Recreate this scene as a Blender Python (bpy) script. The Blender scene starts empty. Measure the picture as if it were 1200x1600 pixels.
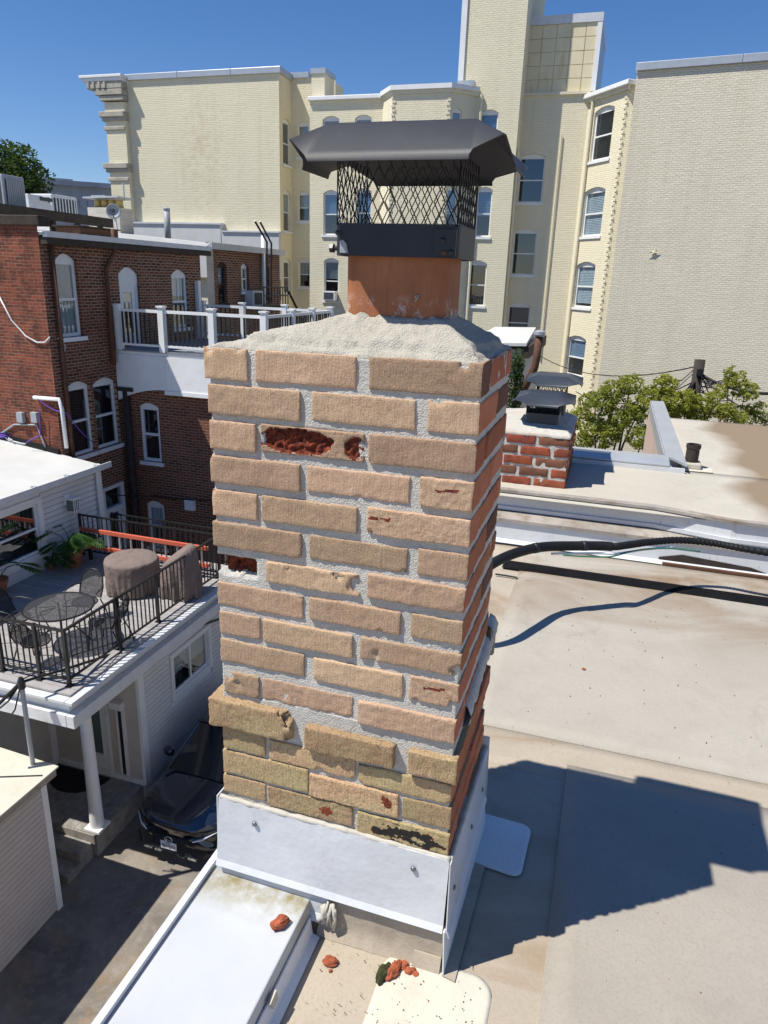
import bpy, math, random
from math import sin, cos, pi, radians, sqrt, atan2, hypot
from mathutils import Vector, Matrix, noise
random.seed(7)

# ------------------------------------------------------------------ camera, sky, sun, exposure
SC = bpy.context.scene
COL = SC.collection
PITCH, ROLL, YAW, FPX = radians(18.2), radians(2.0), radians(17.0), 1110.0
fwd = Vector((-sin(YAW)*cos(PITCH), cos(YAW)*cos(PITCH), -sin(PITCH)))
rt0 = Vector((cos(YAW), sin(YAW), 0)); up0 = rt0.cross(fwd)
RT = rt0*cos(ROLL) + up0*sin(ROLL); UP = up0*cos(ROLL) - rt0*sin(ROLL)
cam = bpy.data.cameras.new('camera'); camo = bpy.data.objects.new('camera', cam); COL.objects.link(camo)
camo.matrix_world = Matrix(((RT.x, UP.x, -fwd.x, 0), (RT.y, UP.y, -fwd.y, 0), (RT.z, UP.z, -fwd.z, 0), (0, 0, 0, 1)))
cam.sensor_fit = 'AUTO'; cam.sensor_width = 36; cam.lens = FPX/1600*36
cam.clip_start = .05; cam.clip_end = 3000
SC.camera = camo
SC.render.resolution_x, SC.render.resolution_y = 768, 1024

SUN_AZ = radians(35.4)      # shadows run this way on the roof
SUN_EL = radians(60)
SDIR = Vector((-cos(SUN_AZ)*cos(SUN_EL), -sin(SUN_AZ)*cos(SUN_EL), sin(SUN_EL)))
W = bpy.data.worlds.new('World'); SC.world = W; W.use_nodes = True
nt = W.node_tree; nt.nodes.clear()
sky = nt.nodes.new('ShaderNodeTexSky'); sky.sky_type = 'NISHITA'; sky.sun_disc = False
sky.sun_elevation = SUN_EL; sky.sun_rotation = atan2(SDIR.x, SDIR.y)
sky.air_density = 1.0; sky.dust_density = .05; sky.ozone_density = 3.0; sky.altitude = 400
bg = nt.nodes.new('ShaderNodeBackground'); bg.inputs[1].default_value = .09
wo = nt.nodes.new('ShaderNodeOutputWorld')
hsv = nt.nodes.new('ShaderNodeHueSaturation'); hsv.inputs['Saturation'].default_value = 1.24
nt.links.new(sky.outputs[0], hsv.inputs['Color']); tint = nt.nodes.new('ShaderNodeMix'); tint.data_type = 'RGBA'; tint.blend_type = 'MULTIPLY'; tint.inputs[0].default_value = 1; tint.inputs[7].default_value = (.95, .93, 1.06, 1)
nt.links.new(hsv.outputs[0], tint.inputs[6]); nt.links.new(tint.outputs[2], bg.inputs[0]); nt.links.new(bg.outputs[0], wo.inputs[0])
sl = bpy.data.lights.new('sun', 'SUN'); sl.energy = 5.0; sl.angle = radians(.5); sl.color = (1, .965, .885)
so = bpy.data.objects.new('sun', sl); COL.objects.link(so); so.location = SDIR*40
so.rotation_euler = (-SDIR).to_track_quat('-Z', 'Y').to_euler()
SC.view_settings.view_transform = 'Standard'; SC.view_settings.look = 'None'
SC.view_settings.exposure = .30; SC.view_settings.gamma = 1; SC.view_settings.use_curve_mapping = False
SC.render.engine = 'CYCLES'; SC.cycles.max_bounces = 6; SC.cycles.transparent_max_bounces = 12
SC.cycles.use_denoising = True

# ------------------------------------------------------------------ survey helpers: sight lines measured on the photograph, cut with a real plane
def ray(px, py): return fwd + RT*((px-600)/FPX) + UP*((800-py)/FPX)
def on(ax, c, px, py):
    d = ray(px, py); return d*(c/d[ax])
class Frame:
    """a wall plane: origin o, u runs along it, y goes into the wall, z is up"""
    def __init__(s, o, ang):
        s.o = Vector(o); s.u = Vector((cos(ang), sin(ang), 0)); s.n = Vector((-sin(ang), cos(ang), 0))
        s.M = Matrix(((s.u.x, s.n.x, 0, s.o.x), (s.u.y, s.n.y, 0, s.o.y), (0, 0, 1, s.o.z), (0, 0, 0, 1)))
        s.ang = ang
    def hit(s, px, py):
        d = ray(px, py); t = s.o.dot(s.n)/d.dot(s.n); p = d*t - s.o
        return p.dot(s.u), p.z
    def win(s, xl, xr, yt, yb):
        ym = (yt+yb)/2; xm = (xl+xr)/2
        return s.hit(xl, ym)[0], s.hit(xr, ym)[0], s.hit(xm, yb)[1], s.hit(xm, yt)[1]
def FY(y): return Frame((0, y, 0), 0)            # wall facing -Y
def FX(x): return Frame((x, 0, 0), pi/2)         # wall facing +X

# ------------------------------------------------------------------ mesh helpers
ORG = {}
class MB:
    def __init__(s, M=None): s.v = []; s.f = []; s.m = []; s.M = M
    def add(s, vs, fs, mat=0):
        b = len(s.v)
        s.v += [(s.M @ Vector(p)) if s.M else Vector(p) for p in vs]
        s.f += [tuple(b+i for i in f) for f in fs]; s.m += [mat]*len(fs); return s
    def box(s, x0, y0, z0, x1, y1, z1, mat=0):
        if x0 > x1: x0, x1 = x1, x0
        if y0 > y1: y0, y1 = y1, y0
        if z0 > z1: z0, z1 = z1, z0
        vs = [(x, y, z) for x in (x0, x1) for y in (y0, y1) for z in (z0, z1)]
        return s.add(vs, [(0, 1, 3, 2), (4, 6, 7, 5), (0, 4, 5, 1), (2, 3, 7, 6), (0, 2, 6, 4), (1, 5, 7, 3)], mat)
    def quad(s, *p, mat=0): return s.add(p, [tuple(range(len(p)))], mat)
    def prism(s, poly, d, mat=0):
        """polygon (3D points, planar) extruded by vector d"""
        n = len(poly); d = Vector(d); a = [Vector(p) for p in poly]
        return s.add(a+[p+d for p in a], [tuple(range(n))[::-1], tuple(range(n, 2*n))]+[(i, (i+1) % n, n+(i+1) % n, n+i) for i in range(n)], mat)
    def tube(s, pts, r, n=6, mat=0, cap=True):
        pts = [Vector(p) for p in pts]; R = r if isinstance(r, (list, tuple)) else [r]*len(pts)
        vs = []; N = None
        for i, p in enumerate(pts):
            t = (pts[min(i+1, len(pts)-1)]-pts[max(i-1, 0)]).normalized()
            if N is None:
                N = t.cross(Vector((0, 0, 1)) if abs(t.z) < .9 else Vector((1, 0, 0))).normalized()
            else:
                N = (N-t*N.dot(t)).normalized()
            B = t.cross(N)
            vs += [p+(N*cos(2*pi*k/n)+B*sin(2*pi*k/n))*R[i] for k in range(n)]
        fs = [(i*n+k, i*n+(k+1) % n, (i+1)*n+(k+1) % n, (i+1)*n+k) for i in range(len(pts)-1) for k in range(n)]
        if cap: fs += [tuple(range(n))[::-1], tuple(range((len(pts)-1)*n, len(pts)*n))]
        return s.add(vs, fs, mat)
    def lathe(s, c, prof, n=24, mat=0, sx=1, sy=1):
        c = Vector(c); vs = [c+Vector((r*sx*cos(2*pi*k/n), r*sy*sin(2*pi*k/n), z)) for r, z in prof for k in range(n)]
        fs = [(i*n+k, i*n+(k+1) % n, (i+1)*n+(k+1) % n, (i+1)*n+k) for i in range(len(prof)-1) for k in range(n)]
        fs += [tuple(range(n))[::-1], tuple(range((len(prof)-1)*n, len(prof)*n))]
        return s.add(vs, fs, mat)
    def build(s, name, mats, parent=None, smooth=False, bevel=0, solid=0, label=None):
        org = ORG.get(parent.name, Vector((0, 0, 0))) if parent else Vector((0, 0, 0))
        me = bpy.data.meshes.new(name); me.from_pydata([tuple(p-org) for p in s.v], [], s.f)
        if not isinstance(mats, (list, tuple)): mats = [mats]
        for m in mats: me.materials.append(m)
        if len(mats) > 1: me.polygons.foreach_set('material_index', s.m)
        if smooth: me.polygons.foreach_set('use_smooth', [True]*len(me.polygons))
        me.update(); me.validate()
        o = bpy.data.objects.new(name, me); COL.objects.link(o)
        if parent: o.parent = parent
        ORG[o.name] = org
        if bevel:
            b = o.modifiers.new('edge', 'BEVEL'); b.width = bevel; b.segments = 2; b.limit_method = 'ANGLE'; b.angle_limit = radians(40)
        if solid:
            b = o.modifiers.new('sheet', 'SOLIDIFY'); b.thickness = solid; b.offset = 0
        if label: o['label'] = label
        return o
def thing(name, label, cat, loc=(0, 0, 0), group=None):
    o = bpy.data.objects.new(name, None); COL.objects.link(o); o.location = loc; o.empty_display_size = .2
    o['label'] = label; o['category'] = cat
    if group: o['group'] = group
    ORG[o.name] = Vector(loc); return o
def tag(o, label=None, cat=None, group=None, kind=None):
    for k, v in (('label', label), ('category', cat), ('group', group), ('kind', kind)):
        if v: o[k] = v
    return o
def copy_tree(o, parent=None, label=None, dz=None):
    c = o.copy(); COL.objects.link(c); c.parent = parent; ORG[c.name] = ORG.get(o.name, Vector())
    if label: c['label'] = label
    for ch in list(o.children): copy_tree(ch, c)
    return c
def nz(p, s, seed=0): return noise.noise(Vector(p)*s+Vector((seed*7.13, seed*3.7, seed*1.9)))

# ------------------------------------------------------------------ materials
class NT:
    def __init__(s, name):
        s.m = bpy.data.materials.new(name); s.m.use_nodes = True; s.t = s.m.node_tree; s.n = s.t.nodes; s.n.clear()
        s.out = s.n.new('ShaderNodeOutputMaterial'); s.b = s.n.new('ShaderNodeBsdfPrincipled')
        s.t.links.new(s.b.outputs[0], s.out.inputs[0])
    def link(s, a, b): s.t.links.new(a, b)
    def pos(s): return s.n.new('ShaderNodeNewGeometry').outputs['Position']
    def obj(s): return s.n.new('ShaderNodeTexCoord').outputs['Object']
    def mapping(s, vec, scale=(1, 1, 1), rot=(0, 0, 0)):
        m = s.n.new('ShaderNodeMapping'); m.inputs['Scale'].default_value = scale; m.inputs['Rotation'].default_value = rot
        s.link(vec, m.inputs[0]); return m.outputs[0]
    def noise(s, vec, scale, detail=4, rough=.55, dist=0):
        n = s.n.new('ShaderNodeTexNoise'); n.inputs['Scale'].default_value = scale; n.inputs['Detail'].default_value = detail
        n.inputs['Roughness'].default_value = rough; n.inputs['Distortion'].default_value = dist
        s.link(vec, n.inputs['Vector']); return n.outputs['Fac']
    def ramp(s, fac, a, b, c0=(0, 0, 0), c1=(1, 1, 1)):
        r = s.n.new('ShaderNodeValToRGB'); e = r.color_ramp.elements
        e[0].position = a; e[1].position = b; e[0].color = (*c0, 1); e[1].color = (*c1, 1)
        s.link(fac, r.inputs[0]); return r.outputs[0]
    def mix(s, fac, a, b, mode='MIX'):
        m = s.n.new('ShaderNodeMix'); m.data_type = 'RGBA'; m.blend_type = mode
        if isinstance(fac, (int, float)): m.inputs[0].default_value = fac
        else: s.link(fac, m.inputs[0])
        for i, x in ((6, a), (7, b)):
            if isinstance(x, tuple): m.inputs[i].default_value = (*x[:3], 1)
            else: s.link(x, m.inputs[i])
        return m.outputs[2]
    def math(s, op, a, b=0, clamp=False):
        m = s.n.new('ShaderNodeMath'); m.operation = op; m.use_clamp = clamp
        for i, x in ((0, a), (1, b)):
            if isinstance(x, (int, float)): m.inputs[i].default_value = x
            else: s.link(x, m.inputs[i])
        return m.outputs[0]
    def sep(s, vec):
        x = s.n.new('ShaderNodeSeparateXYZ'); s.link(vec, x.inputs[0]); return x.outputs
    def comb(s, x, y, z=0):
        c = s.n.new('ShaderNodeCombineXYZ')
        for i, q in enumerate((x, y, z)):
            if isinstance(q, (int, float)): c.inputs[i].default_value = q
            else: s.link(q, c.inputs[i])
        return c.outputs[0]
    def bump(s, h, strength=.3, dist=.01, prev=None):
        b = s.n.new('ShaderNodeBump'); b.inputs['Strength'].default_value = strength; b.inputs['Distance'].default_value = dist
        s.link(h, b.inputs['Height'])
        if prev is not None: s.link(prev, b.inputs['Normal'])
        s.link(b.outputs[0], s.b.inputs['Normal']); return b.outputs[0]
    def rnd(s): return s.n.new('ShaderNodeObjectInfo').outputs['Random']
    def set(s, color=None, rough=None, metal=None, spec=None, trans=None, coat=None):
        for k, x in (('Base Color', color), ('Roughness', rough), ('Metallic', metal), ('Specular IOR Level', spec), ('Transmission Weight', trans), ('Coat Weight', coat)):
            if x is None: continue
            i = s.b.inputs[k]
            if isinstance(x, tuple): i.default_value = (*x[:3], 1)
            elif isinstance(x, (int, float)): i.default_value = x
            else: s.link(x, i)
        return s
def hx(c, k): return tuple(min(1, x*k) for x in c)
def basic(name, c, rough=.6, metal=0, var=.18, scale=3., bump=.0, bscale=60., spec=.4, dirt=None, dirt_amt=(.55, .75), rnd=0, bdist=.004):
    t = NT(name); p = t.pos()
    n1 = t.noise(p, scale, 6, .6)
    col = t.mix(t.ramp(n1, .3, .7), hx(c, 1-var), hx(c, 1+var*.6))
    if dirt:
        n2 = t.noise(p, scale*1.7+.37, 8, .65)
        col = t.mix(t.ramp(n2, *dirt_amt), col, dirt)
    if rnd:
        col = t.mix(t.math('MULTIPLY', t.rnd(), rnd), col, hx(c, .45))
    t.set(col, rough, metal, spec)
    if bump: t.bump(t.noise(p, bscale, 5, .6), bump, bdist)
    return t.m
M = {}
M['white_paint'] = basic('white_paint', (.78, .78, .77), .5, var=.08, scale=2.2, bump=.08, bscale=30, dirt=(.60, .58, .54), dirt_amt=(.6, .8))
M['white_trim'] = basic('white_trim', (.77, .77, .76), .45, var=.05)
M['cream_trim'] = basic('cream_trim', (.70, .64, .47), .6, var=.1)
M['white_metal'] = basic('white_metal', (.61, .62, .635), .38, var=.09, scale=4, spec=.5, dirt=(.46, .43, .38), dirt_amt=(.56, .82), bump=.35, bscale=3.5, bdist=.03)
M['galv'] = basic('galvanised_metal', (.47, .49, .51), .35, .35, var=.1, scale=4)
M['black_metal'] = basic('black_metal', (.016, .017, .019), .38, 0, var=.25, scale=6, spec=.5)
M['rail_metal'] = basic('rail_metal', (.02, .02, .021), .4, 0, var=.2)
M['dark_wood'] = basic('dark_wood', (.05, .035, .025), .8, var=.4, scale=8)
M['rust'] = basic('rust', (.12, .055, .03), .8, var=.4, scale=9, bump=.2)
M['rust_pipe'] = basic('rusty_pipe', (.05, .035, .028), .75, var=.5, scale=14, bump=.3, bscale=90)
M['terracotta'] = basic('terracotta', (.32, .12, .06), .8, var=.15, scale=8)
M['cover'] = basic('cover_fabric', (.20, .152, .132), .85, var=.12, scale=4, bump=.7, bscale=7, bdist=.05)
M['deck_plank'] = basic('deck_plank', (.36, .34, .33), .75, var=.15, scale=6, rnd=.28, bump=.2, bscale=40)
M['deck_grey'] = basic('deck_grey', (.22, .24, .27), .8, var=.2, scale=3)
M['siding'] = basic('siding_board', (.66, .655, .645), .55, var=.06, scale=2, bump=.12, bscale=14, rnd=.08)
M['siding_warm'] = basic('shed_siding', (.52, .46, .43), .6, var=.07, scale=2, bump=.12, bscale=20, rnd=.08)
M['stucco'] = basic('beige_stucco', (.55, .50, .44), .8, var=.08)
M['asphalt'] = None
M['tyre'] = basic('tyre_rubber', (.012, .012, .012), .8)
M['leaf_dark'] = None
M['bark'] = basic('bark', (.07, .05, .035), .9, var=.4, scale=12, bump=.5, bscale=30)
M['pole_wood'] = basic('pole_wood', (.045, .035, .03), .9, var=.4, scale=10)
M['cable'] = basic('black_cable', (.012, .012, .013), .5)
M['white_cable'] = basic('white_cable', (.7, .7, .7), .5)
M['purple_cable'] = basic('purple_cable', (.13, .06, .38), .5)
M['green_cable'] = basic('green_cable', (.05, .2, .12), .5)
M['ladder_red'] = basic('orange_fibreglass', (.62, .14, .08), .45, var=.1)
M['alu'] = basic('aluminium', (.62, .63, .65), .35, .5, var=.05)
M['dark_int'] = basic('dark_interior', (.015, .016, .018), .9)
M['curtain'] = basic('curtain_cloth', (.62, .60, .55), .9, var=.12, scale=12)
M['blind'] = basic('blind_slats', (.80, .81, .82), .7, var=.08)
M['blind_blue'] = basic('blue_blind', (.35, .45, .60), .7, var=.08)
M['rubber'] = basic('black_rubber', (.012, .012, .013), .62, var=.3, scale=10, bump=.1, spec=.25)
M['shadow_black'] = basic('painted_shadow_black', (.008, .008, .009), .9, var=.3, scale=10, bump=.1, spec=.1)  # near-black colour that paints the roof's straight shadow band
M['foam'] = None
M['tar'] = basic('roof_tar', (.012, .012, .013), .5, var=.4, scale=20, bump=.5, bscale=60)
M['sealant'] = basic('sealant', (.50, .465, .40), .75, var=.12, scale=18, bump=.5, bscale=70, dirt=(.40, .36, .30), dirt_amt=(.58, .75))
M['screw'] = basic('zinc_screw', (.20, .21, .22), .4, .7)
M['concrete'] = basic('concrete', (.36, .34, .31), .9, var=.25, scale=5, bump=.3, bscale=40, dirt=(.16, .14, .12), dirt_amt=(.52, .72))
M['old_stone'] = basic('weathered_stone_trim', (.42, .39, .32), .85, var=.25, scale=3, bump=.2)
M['greystone'] = basic('grey_stone', (.36, .38, .41), .9, var=.22, scale=.4, bump=.1)
M['ac_grey'] = basic('ac_casing', (.33, .35, .37), .5, var=.1)
M['ac_white'] = basic('ac_white', (.66, .66, .64), .5, var=.08)
M['ac_dark'] = basic('ac_grille', (.05, .055, .065), .6)
M['yellow_pot'] = basic('yellow_chimney_pot', (.52, .38, .14), .8, var=.15)
M['frag'] = basic('broken_brick_core', (.38, .10, .045), .95, var=.45, scale=60, bump=.8, bscale=160)
M['moss'] = basic('moss', (.045, .05, .015), .95, var=.6, scale=70, bump=.8, bscale=150)
M['black_chip'] = basic('black_crust', (.012, .009, .008), .6, var=.5, scale=120, bump=.5, bscale=200)
M['wood_tread'] = basic('weathered_boards', (.27, .25, .225), .85, var=.35, scale=7, bump=.25, bscale=35)
M['green_glass'] = basic('frosted_glass', (.12, .17, .15), .15, var=.1)
M['metal_roof'] = basic('white_roof_coating', (.60, .595, .57), .55, var=.08, scale=1.6, bump=.12, bscale=12, dirt=(.58, .50, .36), dirt_amt=(.64, .80))

def glass():
    t = NT('window_glass'); t.n.remove(t.b)
    g = t.n.new('ShaderNodeBsdfGlossy'); g.inputs['Roughness'].default_value = .02; g.inputs['Color'].default_value = (.9, .95, 1, 1)
    tr = t.n.new('ShaderNodeBsdfTransparent'); tr.inputs['Color'].default_value = (.80, .85, .88, 1)
    f = t.n.new('ShaderNodeFresnel'); f.inputs[0].default_value = 1.5
    mx = t.n.new('ShaderNodeMixShader'); bf = t.n.new('ShaderNodeNewGeometry').outputs['Backfacing']; k = t.math('MULTIPLY', t.math('MULTIPLY', f.outputs[0], 3.0, True), t.math('SUBTRACT', 1, bf))
    t.link(k, mx.inputs[0]); t.link(tr.outputs[0], mx.inputs[1]); t.link(g.outputs[0], mx.inputs[2]); t.link(mx.outputs[0], t.out.inputs[0])
    return t.m
M['glass'] = glass()
def meshcloth():
    t = NT('woven_metal_mesh'); t.n.remove(t.b)
    d = t.n.new('ShaderNodeBsdfDiffuse'); d.inputs[0].default_value = (.06, .06, .065, 1)
    tr = t.n.new('ShaderNodeBsdfTransparent'); mx = t.n.new('ShaderNodeMixShader')
    v = t.n.new('ShaderNodeTexVoronoi'); v.inputs['Scale'].default_value = 140; t.link(t.pos(), v.inputs['Vector'])
    t.link(t.ramp(v.outputs['Distance'], .42, .52), mx.inputs[0])
    t.link(tr.outputs[0], mx.inputs[1]); t.link(d.outputs[0], mx.inputs[2]); t.link(mx.outputs[0], t.out.inputs[0])
    return t.m
M['mesh'] = meshcloth()

def brickwall(name, ang, cols, mortar, bw=.215, rh=.072, ms=.010, paint=False, bstr=.6, stain=None, flat=.15, blotch=None):
    """coursed wall material: courses laid along the wall's own direction in metres"""
    t = NT(name); p = t.pos(); X, Y, Z = t.sep(p)
    u = t.math('ADD', t.math('MULTIPLY', X, cos(ang)), t.math('MULTIPLY', Y, sin(ang)))
    v = t.comb(u, Z, 0)
    wob = t.noise(p, 1.7, 5, .7); wv = t.n.new('ShaderNodeVectorMath'); wv.operation = 'ADD'
    t.link(v, wv.inputs[0]); t.link(t.comb(0, t.math('MULTIPLY', wob, .055)), wv.inputs[1])
    b = t.n.new('ShaderNodeTexBrick'); b.inputs['Scale'].default_value = 1; b.inputs['Brick Width'].default_value = bw
    b.inputs['Row Height'].default_value = rh; b.inputs['Mortar Size'].default_value = ms; b.inputs['Mortar Smooth'].default_value = .25
    b.inputs['Bias'].default_value = -.15
    t.link(wv.outputs[0], b.inputs['Vector'])
    b.inputs['Color1'].default_value = (*cols[0], 1); b.inputs['Color2'].default_value = (*cols[1], 1); b.inputs['Mortar'].default_value = (*mortar, 1)
    big = t.noise(p, .55, 5, .6); fine = t.noise(p, 22, 5, .6)
    col = t.mix(t.ramp(fine, .3, .75), b.outputs['Color'], hx(cols[2], 1), 'MIX') if not paint else b.outputs['Color']
    if not paint:
        col = t.mix(t.math('MULTIPLY', t.ramp(fine, .35, .75), .45), b.outputs['Color'], cols[2])
        col = t.mix(t.math('MULTIPLY', t.ramp(big, .45, .7), .45), col, hx(cols[0], .5))
    else:
        col = t.mix(t.math('MULTIPLY', t.ramp(big, .40, .72), flat), col, hx(cols[0], .80))
        run = t.noise(t.mapping(p, (1.6, 1.6, .10)), 1.7, 7, .68); col = t.mix(t.math('MULTIPLY', t.ramp(run, .50, .68), .22), col, (.52, .44, .30))
        pt = t.noise(p, .28, 6, .7); col = t.mix(t.math('MULTIPLY', t.ramp(pt, .56, .60), .16), col, hx(cols[0], 1.12))
        chip = t.noise(p, 2.6, 9, .78); col = t.mix(t.math('MULTIPLY', t.ramp(chip, .69, .72), .55), col, (.40, .27, .17))
    if blotch: col = t.mix(t.math('MULTIPLY', t.ramp(t.noise(p, 1.9, 8, .74), .49, .64), .72), col, blotch)
    if stain:
        sx, sz, rx, rz, sc, amt = stain
        du = t.math('DIVIDE', t.math('SUBTRACT', u, sx), rx); dz = t.math('DIVIDE', t.math('SUBTRACT', Z, sz), rz)
        r = t.math('SUBTRACT', 1, t.math('SQRT', t.math('ADD', t.math('MULTIPLY', du, du), t.math('MULTIPLY', dz, dz))), True)
        k = t.math('MULTIPLY', r, t.ramp(t.noise(p, 3.2, 8, .7), .47, .62))
        col = t.mix(t.math('MULTIPLY', k, amt), col, sc)
    t.set(col, .85, 0, .2)
    h = t.math('SUBTRACT', t.math('MULTIPLY', fine, .35), b.outputs['Fac'])
    lump = t.noise(t.mapping(p, (1, 1, 3)), 4.0, 5, .65)
    t.bump(t.math('ADD', h, t.math('MULTIPLY', lump, 1.1)), bstr, .012)
    return t.m
CREAM = ((.79, .722, .54), (.765, .695, .515), (.6, .54, .4)); CMORT = (.73, .66, .465)
M['cream_y'] = brickwall('cream_painted_brick', 0, CREAM, CMORT, paint=True, bstr=.75, ms=.012)
M['cream_wing'] = brickwall('cream_painted_brick_worn', 0, CREAM, CMORT, paint=True, bstr=.75, ms=.012, stain=(-19.3, 5.2, 1.6, 3.4, (.50, .34, .18), .42))
M['cream_x'] = brickwall('cream_painted_brick_side', pi/2, CREAM, CMORT, paint=True, bstr=.75, ms=.012)
M['cream_d'] = brickwall('cream_painted_brick_bay', -pi/4, CREAM, CMORT, paint=True, bstr=.75, ms=.012)
GREIGE = ((.76, .69, .545), (.72, .655, .51), (.55, .5, .42))
RW_ANG = radians(-7)
M['greige'] = brickwall('pale_painted_brick', RW_ANG, GREIGE, (.65, .59, .46), paint=True, bstr=1.0, ms=.013, flat=.3)
RED = ((.30, .085, .045), (.20, .055, .032), (.10, .035, .025))
M['red_y'] = brickwall('red_brick_front', 0, ((.31, .08, .042), (.12, .04, .028), (.07, .028, .024)), (.27, .18, .125), ms=.009, blotch=(.03, .02, .018))
M['red_x'] = brickwall('red_brick_side', pi/2, ((.25, .085, .05), (.045, .022, .018), (.05, .022, .018)), (.42, .33, .23), ms=.012)
M['red_ell'] = brickwall('red_brick_rear', 0, ((.27, .09, .05), (.08, .032, .022), (.06, .025, .018)), (.36, .28, .20), ms=.011)
M['red_party'] = brickwall('old_white_brick', 0, ((.62, .58, .5), (.5, .45, .4), (.35, .28, .22)), (.6, .57, .5))

def herobrick(name, c0, c1, speck, tint=None, streak=(60, 60, 9), bstr=.5, tamt=.5):
    t = NT(name); p = t.obj(); r = t.rnd()
    off = t.n.new('ShaderNodeVectorMath'); off.operation = 'ADD'; t.link(p, off.inputs[0]); t.link(t.comb(t.math('MULTIPLY', r, 9), t.math('MULTIPLY', r, 5), t.math('MULTIPLY', r, 3)), off.inputs[1])
    q = off.outputs[0]
    a = t.noise(q, 9, 6, .65); st = t.noise(t.mapping(q, streak, (0, .35, 0)), 3.0, 4, .6); gr = t.noise(q, 260, 3, .6); pit = t.noise(t.mapping(q, (1, 1, .6)), 270, 4, .7)
    col = t.mix(t.ramp(a, .3, .7), c0, c1)
    col = t.mix(t.math('MULTIPLY', t.ramp(st, .50, .70), .24), col, hx(c0, 1.25))
    if tint: col = t.mix(t.math('MULTIPLY', t.ramp(t.noise(q, 6.5, 4, .6), .42, .62), tamt), col, tint)
    col = t.mix(t.math('MULTIPLY', t.ramp(pit, .58, .72), .38), col, speck)
    col = t.mix(t.math('MULTIPLY', t.ramp(t.noise(q, 36, 8, .75), .55, .72), .30), col, hx(speck, 2.6))
    col = t.mix(t.math('MULTIPLY', t.ramp(t.noise(q, 380, 3, .6), .50, .70), .35), col, hx(c1, 1.25))
    hs = t.n.new('ShaderNodeHueSaturation'); hs.inputs['Value'].default_value = 1
    t.link(t.math('ADD', .76, t.math('MULTIPLY', r, .42)), hs.inputs['Value']); t.link(t.math('ADD', .494, t.math('MULTIPLY', t.math('FRACT', t.math('MULTIPLY', r, 7.3)), .012)), hs.inputs['Hue']); t.link(col, hs.inputs['Color'])
    t.set(hs.outputs[0], .9, 0, .2)
    h = t.math('ADD', t.math('MULTIPLY', st, .8), t.math('ADD', t.math('MULTIPLY', gr, .5), t.math('MULTIPLY', t.ramp(pit, .56, .72), -1.1)))
    t.bump(h, bstr, .0055)
    return t.m
M['tan_brick'] = herobrick('tan_brick_face', (.425, .28, .178), (.51, .352, .232), (.15, .085, .05), bstr=.5, streak=(75, 75, 8))
M['yellow_brick'] = herobrick('yellowed_brick_face', (.43, .285, .155), (.51, .35, .205), (.16, .095, .05), (.465, .385, .195), bstr=.7, tamt=.8, streak=(75, 75, 8))
M['redside_brick'] = herobrick('red_brick_end', (.40, .125, .062), (.50, .185, .095), (.10, .05, .03), streak=(40, 40, 12))
M['darkside_brick'] = herobrick('burnt_brick_end', (.16, .078, .052), (.27, .11, .065), (.06, .035, .025), streak=(40, 40, 12))
M['old_red_brick'] = herobrick('old_red_brick', (.33, .075, .035), (.42, .12, .06), (.06, .025, .02), (.09, .05, .04), bstr=.9)
def spallmat():
    t = NT('spalled_brick_core'); p = t.obj()
    a = t.noise(p, 55, 8, .75); b = t.noise(p, 160, 5, .7)
    col = t.mix(t.ramp(a, .35, .68), (.07, .022, .02), (.40, .085, .035)); col = t.mix(t.math('MULTIPLY', t.ramp(b, .55, .75), .7), col, (.42, .16, .10))
    t.set(col, .95, 0, .2); t.bump(t.math('ADD', a, b), .9, .008); return t.m
M['spall'] = spallmat()
def mortarmat(name, c, dark, sand=1.):
    t = NT(name); p = t.pos()
    a = t.noise(p, 14, 6, .65); g = t.noise(p, 300, 4, .6); m = t.noise(p, 75, 5, .7)
    col = t.mix(t.ramp(a, .3, .7), hx(c, .82), c); col = t.mix(t.math('MULTIPLY', t.ramp(m, .5, .72), .45), col, dark)
    col = t.mix(t.math('MULTIPLY', t.ramp(g, .55, .7), .3), col, hx(dark, .7))
    t.set(col, .95, 0, .15); sp = t.n.new('ShaderNodeTexVoronoi'); sp.inputs['Scale'].default_value = 330; t.link(p, sp.inputs['Vector'])
    t.bump(t.math('ADD', t.math('MULTIPLY', sp.outputs['Distance'], -.8*sand), t.math('ADD', g, t.math('MULTIPLY', m, 1.4))), min(1, .75*sand), .0045); return t.m
M['mortar'] = mortarmat('mortar', (.63, .60, .54), (.42, .39, .34), .8)
M['crown'] = mortarmat('crown_mortar', (.52, .48, .405), (.28, .25, .205), .8)
M['old_mortar'] = mortarmat('old_mortar', (.66, .63, .58), (.42, .38, .33))
def fluemat():
    t = NT('clay_flue'); p = t.pos()
    a = t.noise(p, 12, 5, .6); s = t.noise(t.mapping(p, (30, 30, 3)), 4, 4, .6); g = t.noise(p, 220, 4, .7)
    col = t.mix(t.ramp(a, .3, .7), (.30, .105, .045), (.41, .165, .075)); col = t.mix(t.math('MULTIPLY', t.ramp(s, .5, .7), .4), col, (.24, .08, .035))
    col = t.mix(t.ramp(g, .70, .76), col, (.62, .45, .34))
    Z = t.sep(p)[2]
    low = t.math('MULTIPLY', t.math('SUBTRACT', -.026, Z), 26, True); k = t.math('MULTIPLY', low, t.ramp(t.noise(p, 26, 7, .75), .50, .60))
    col = t.mix(k, col, (.58, .52, .46))
    t.set(col, .75, 0, .3); t.bump(t.math('ADD', g, s), .25, .003); return t.m
M['flue'] = fluemat()

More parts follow.
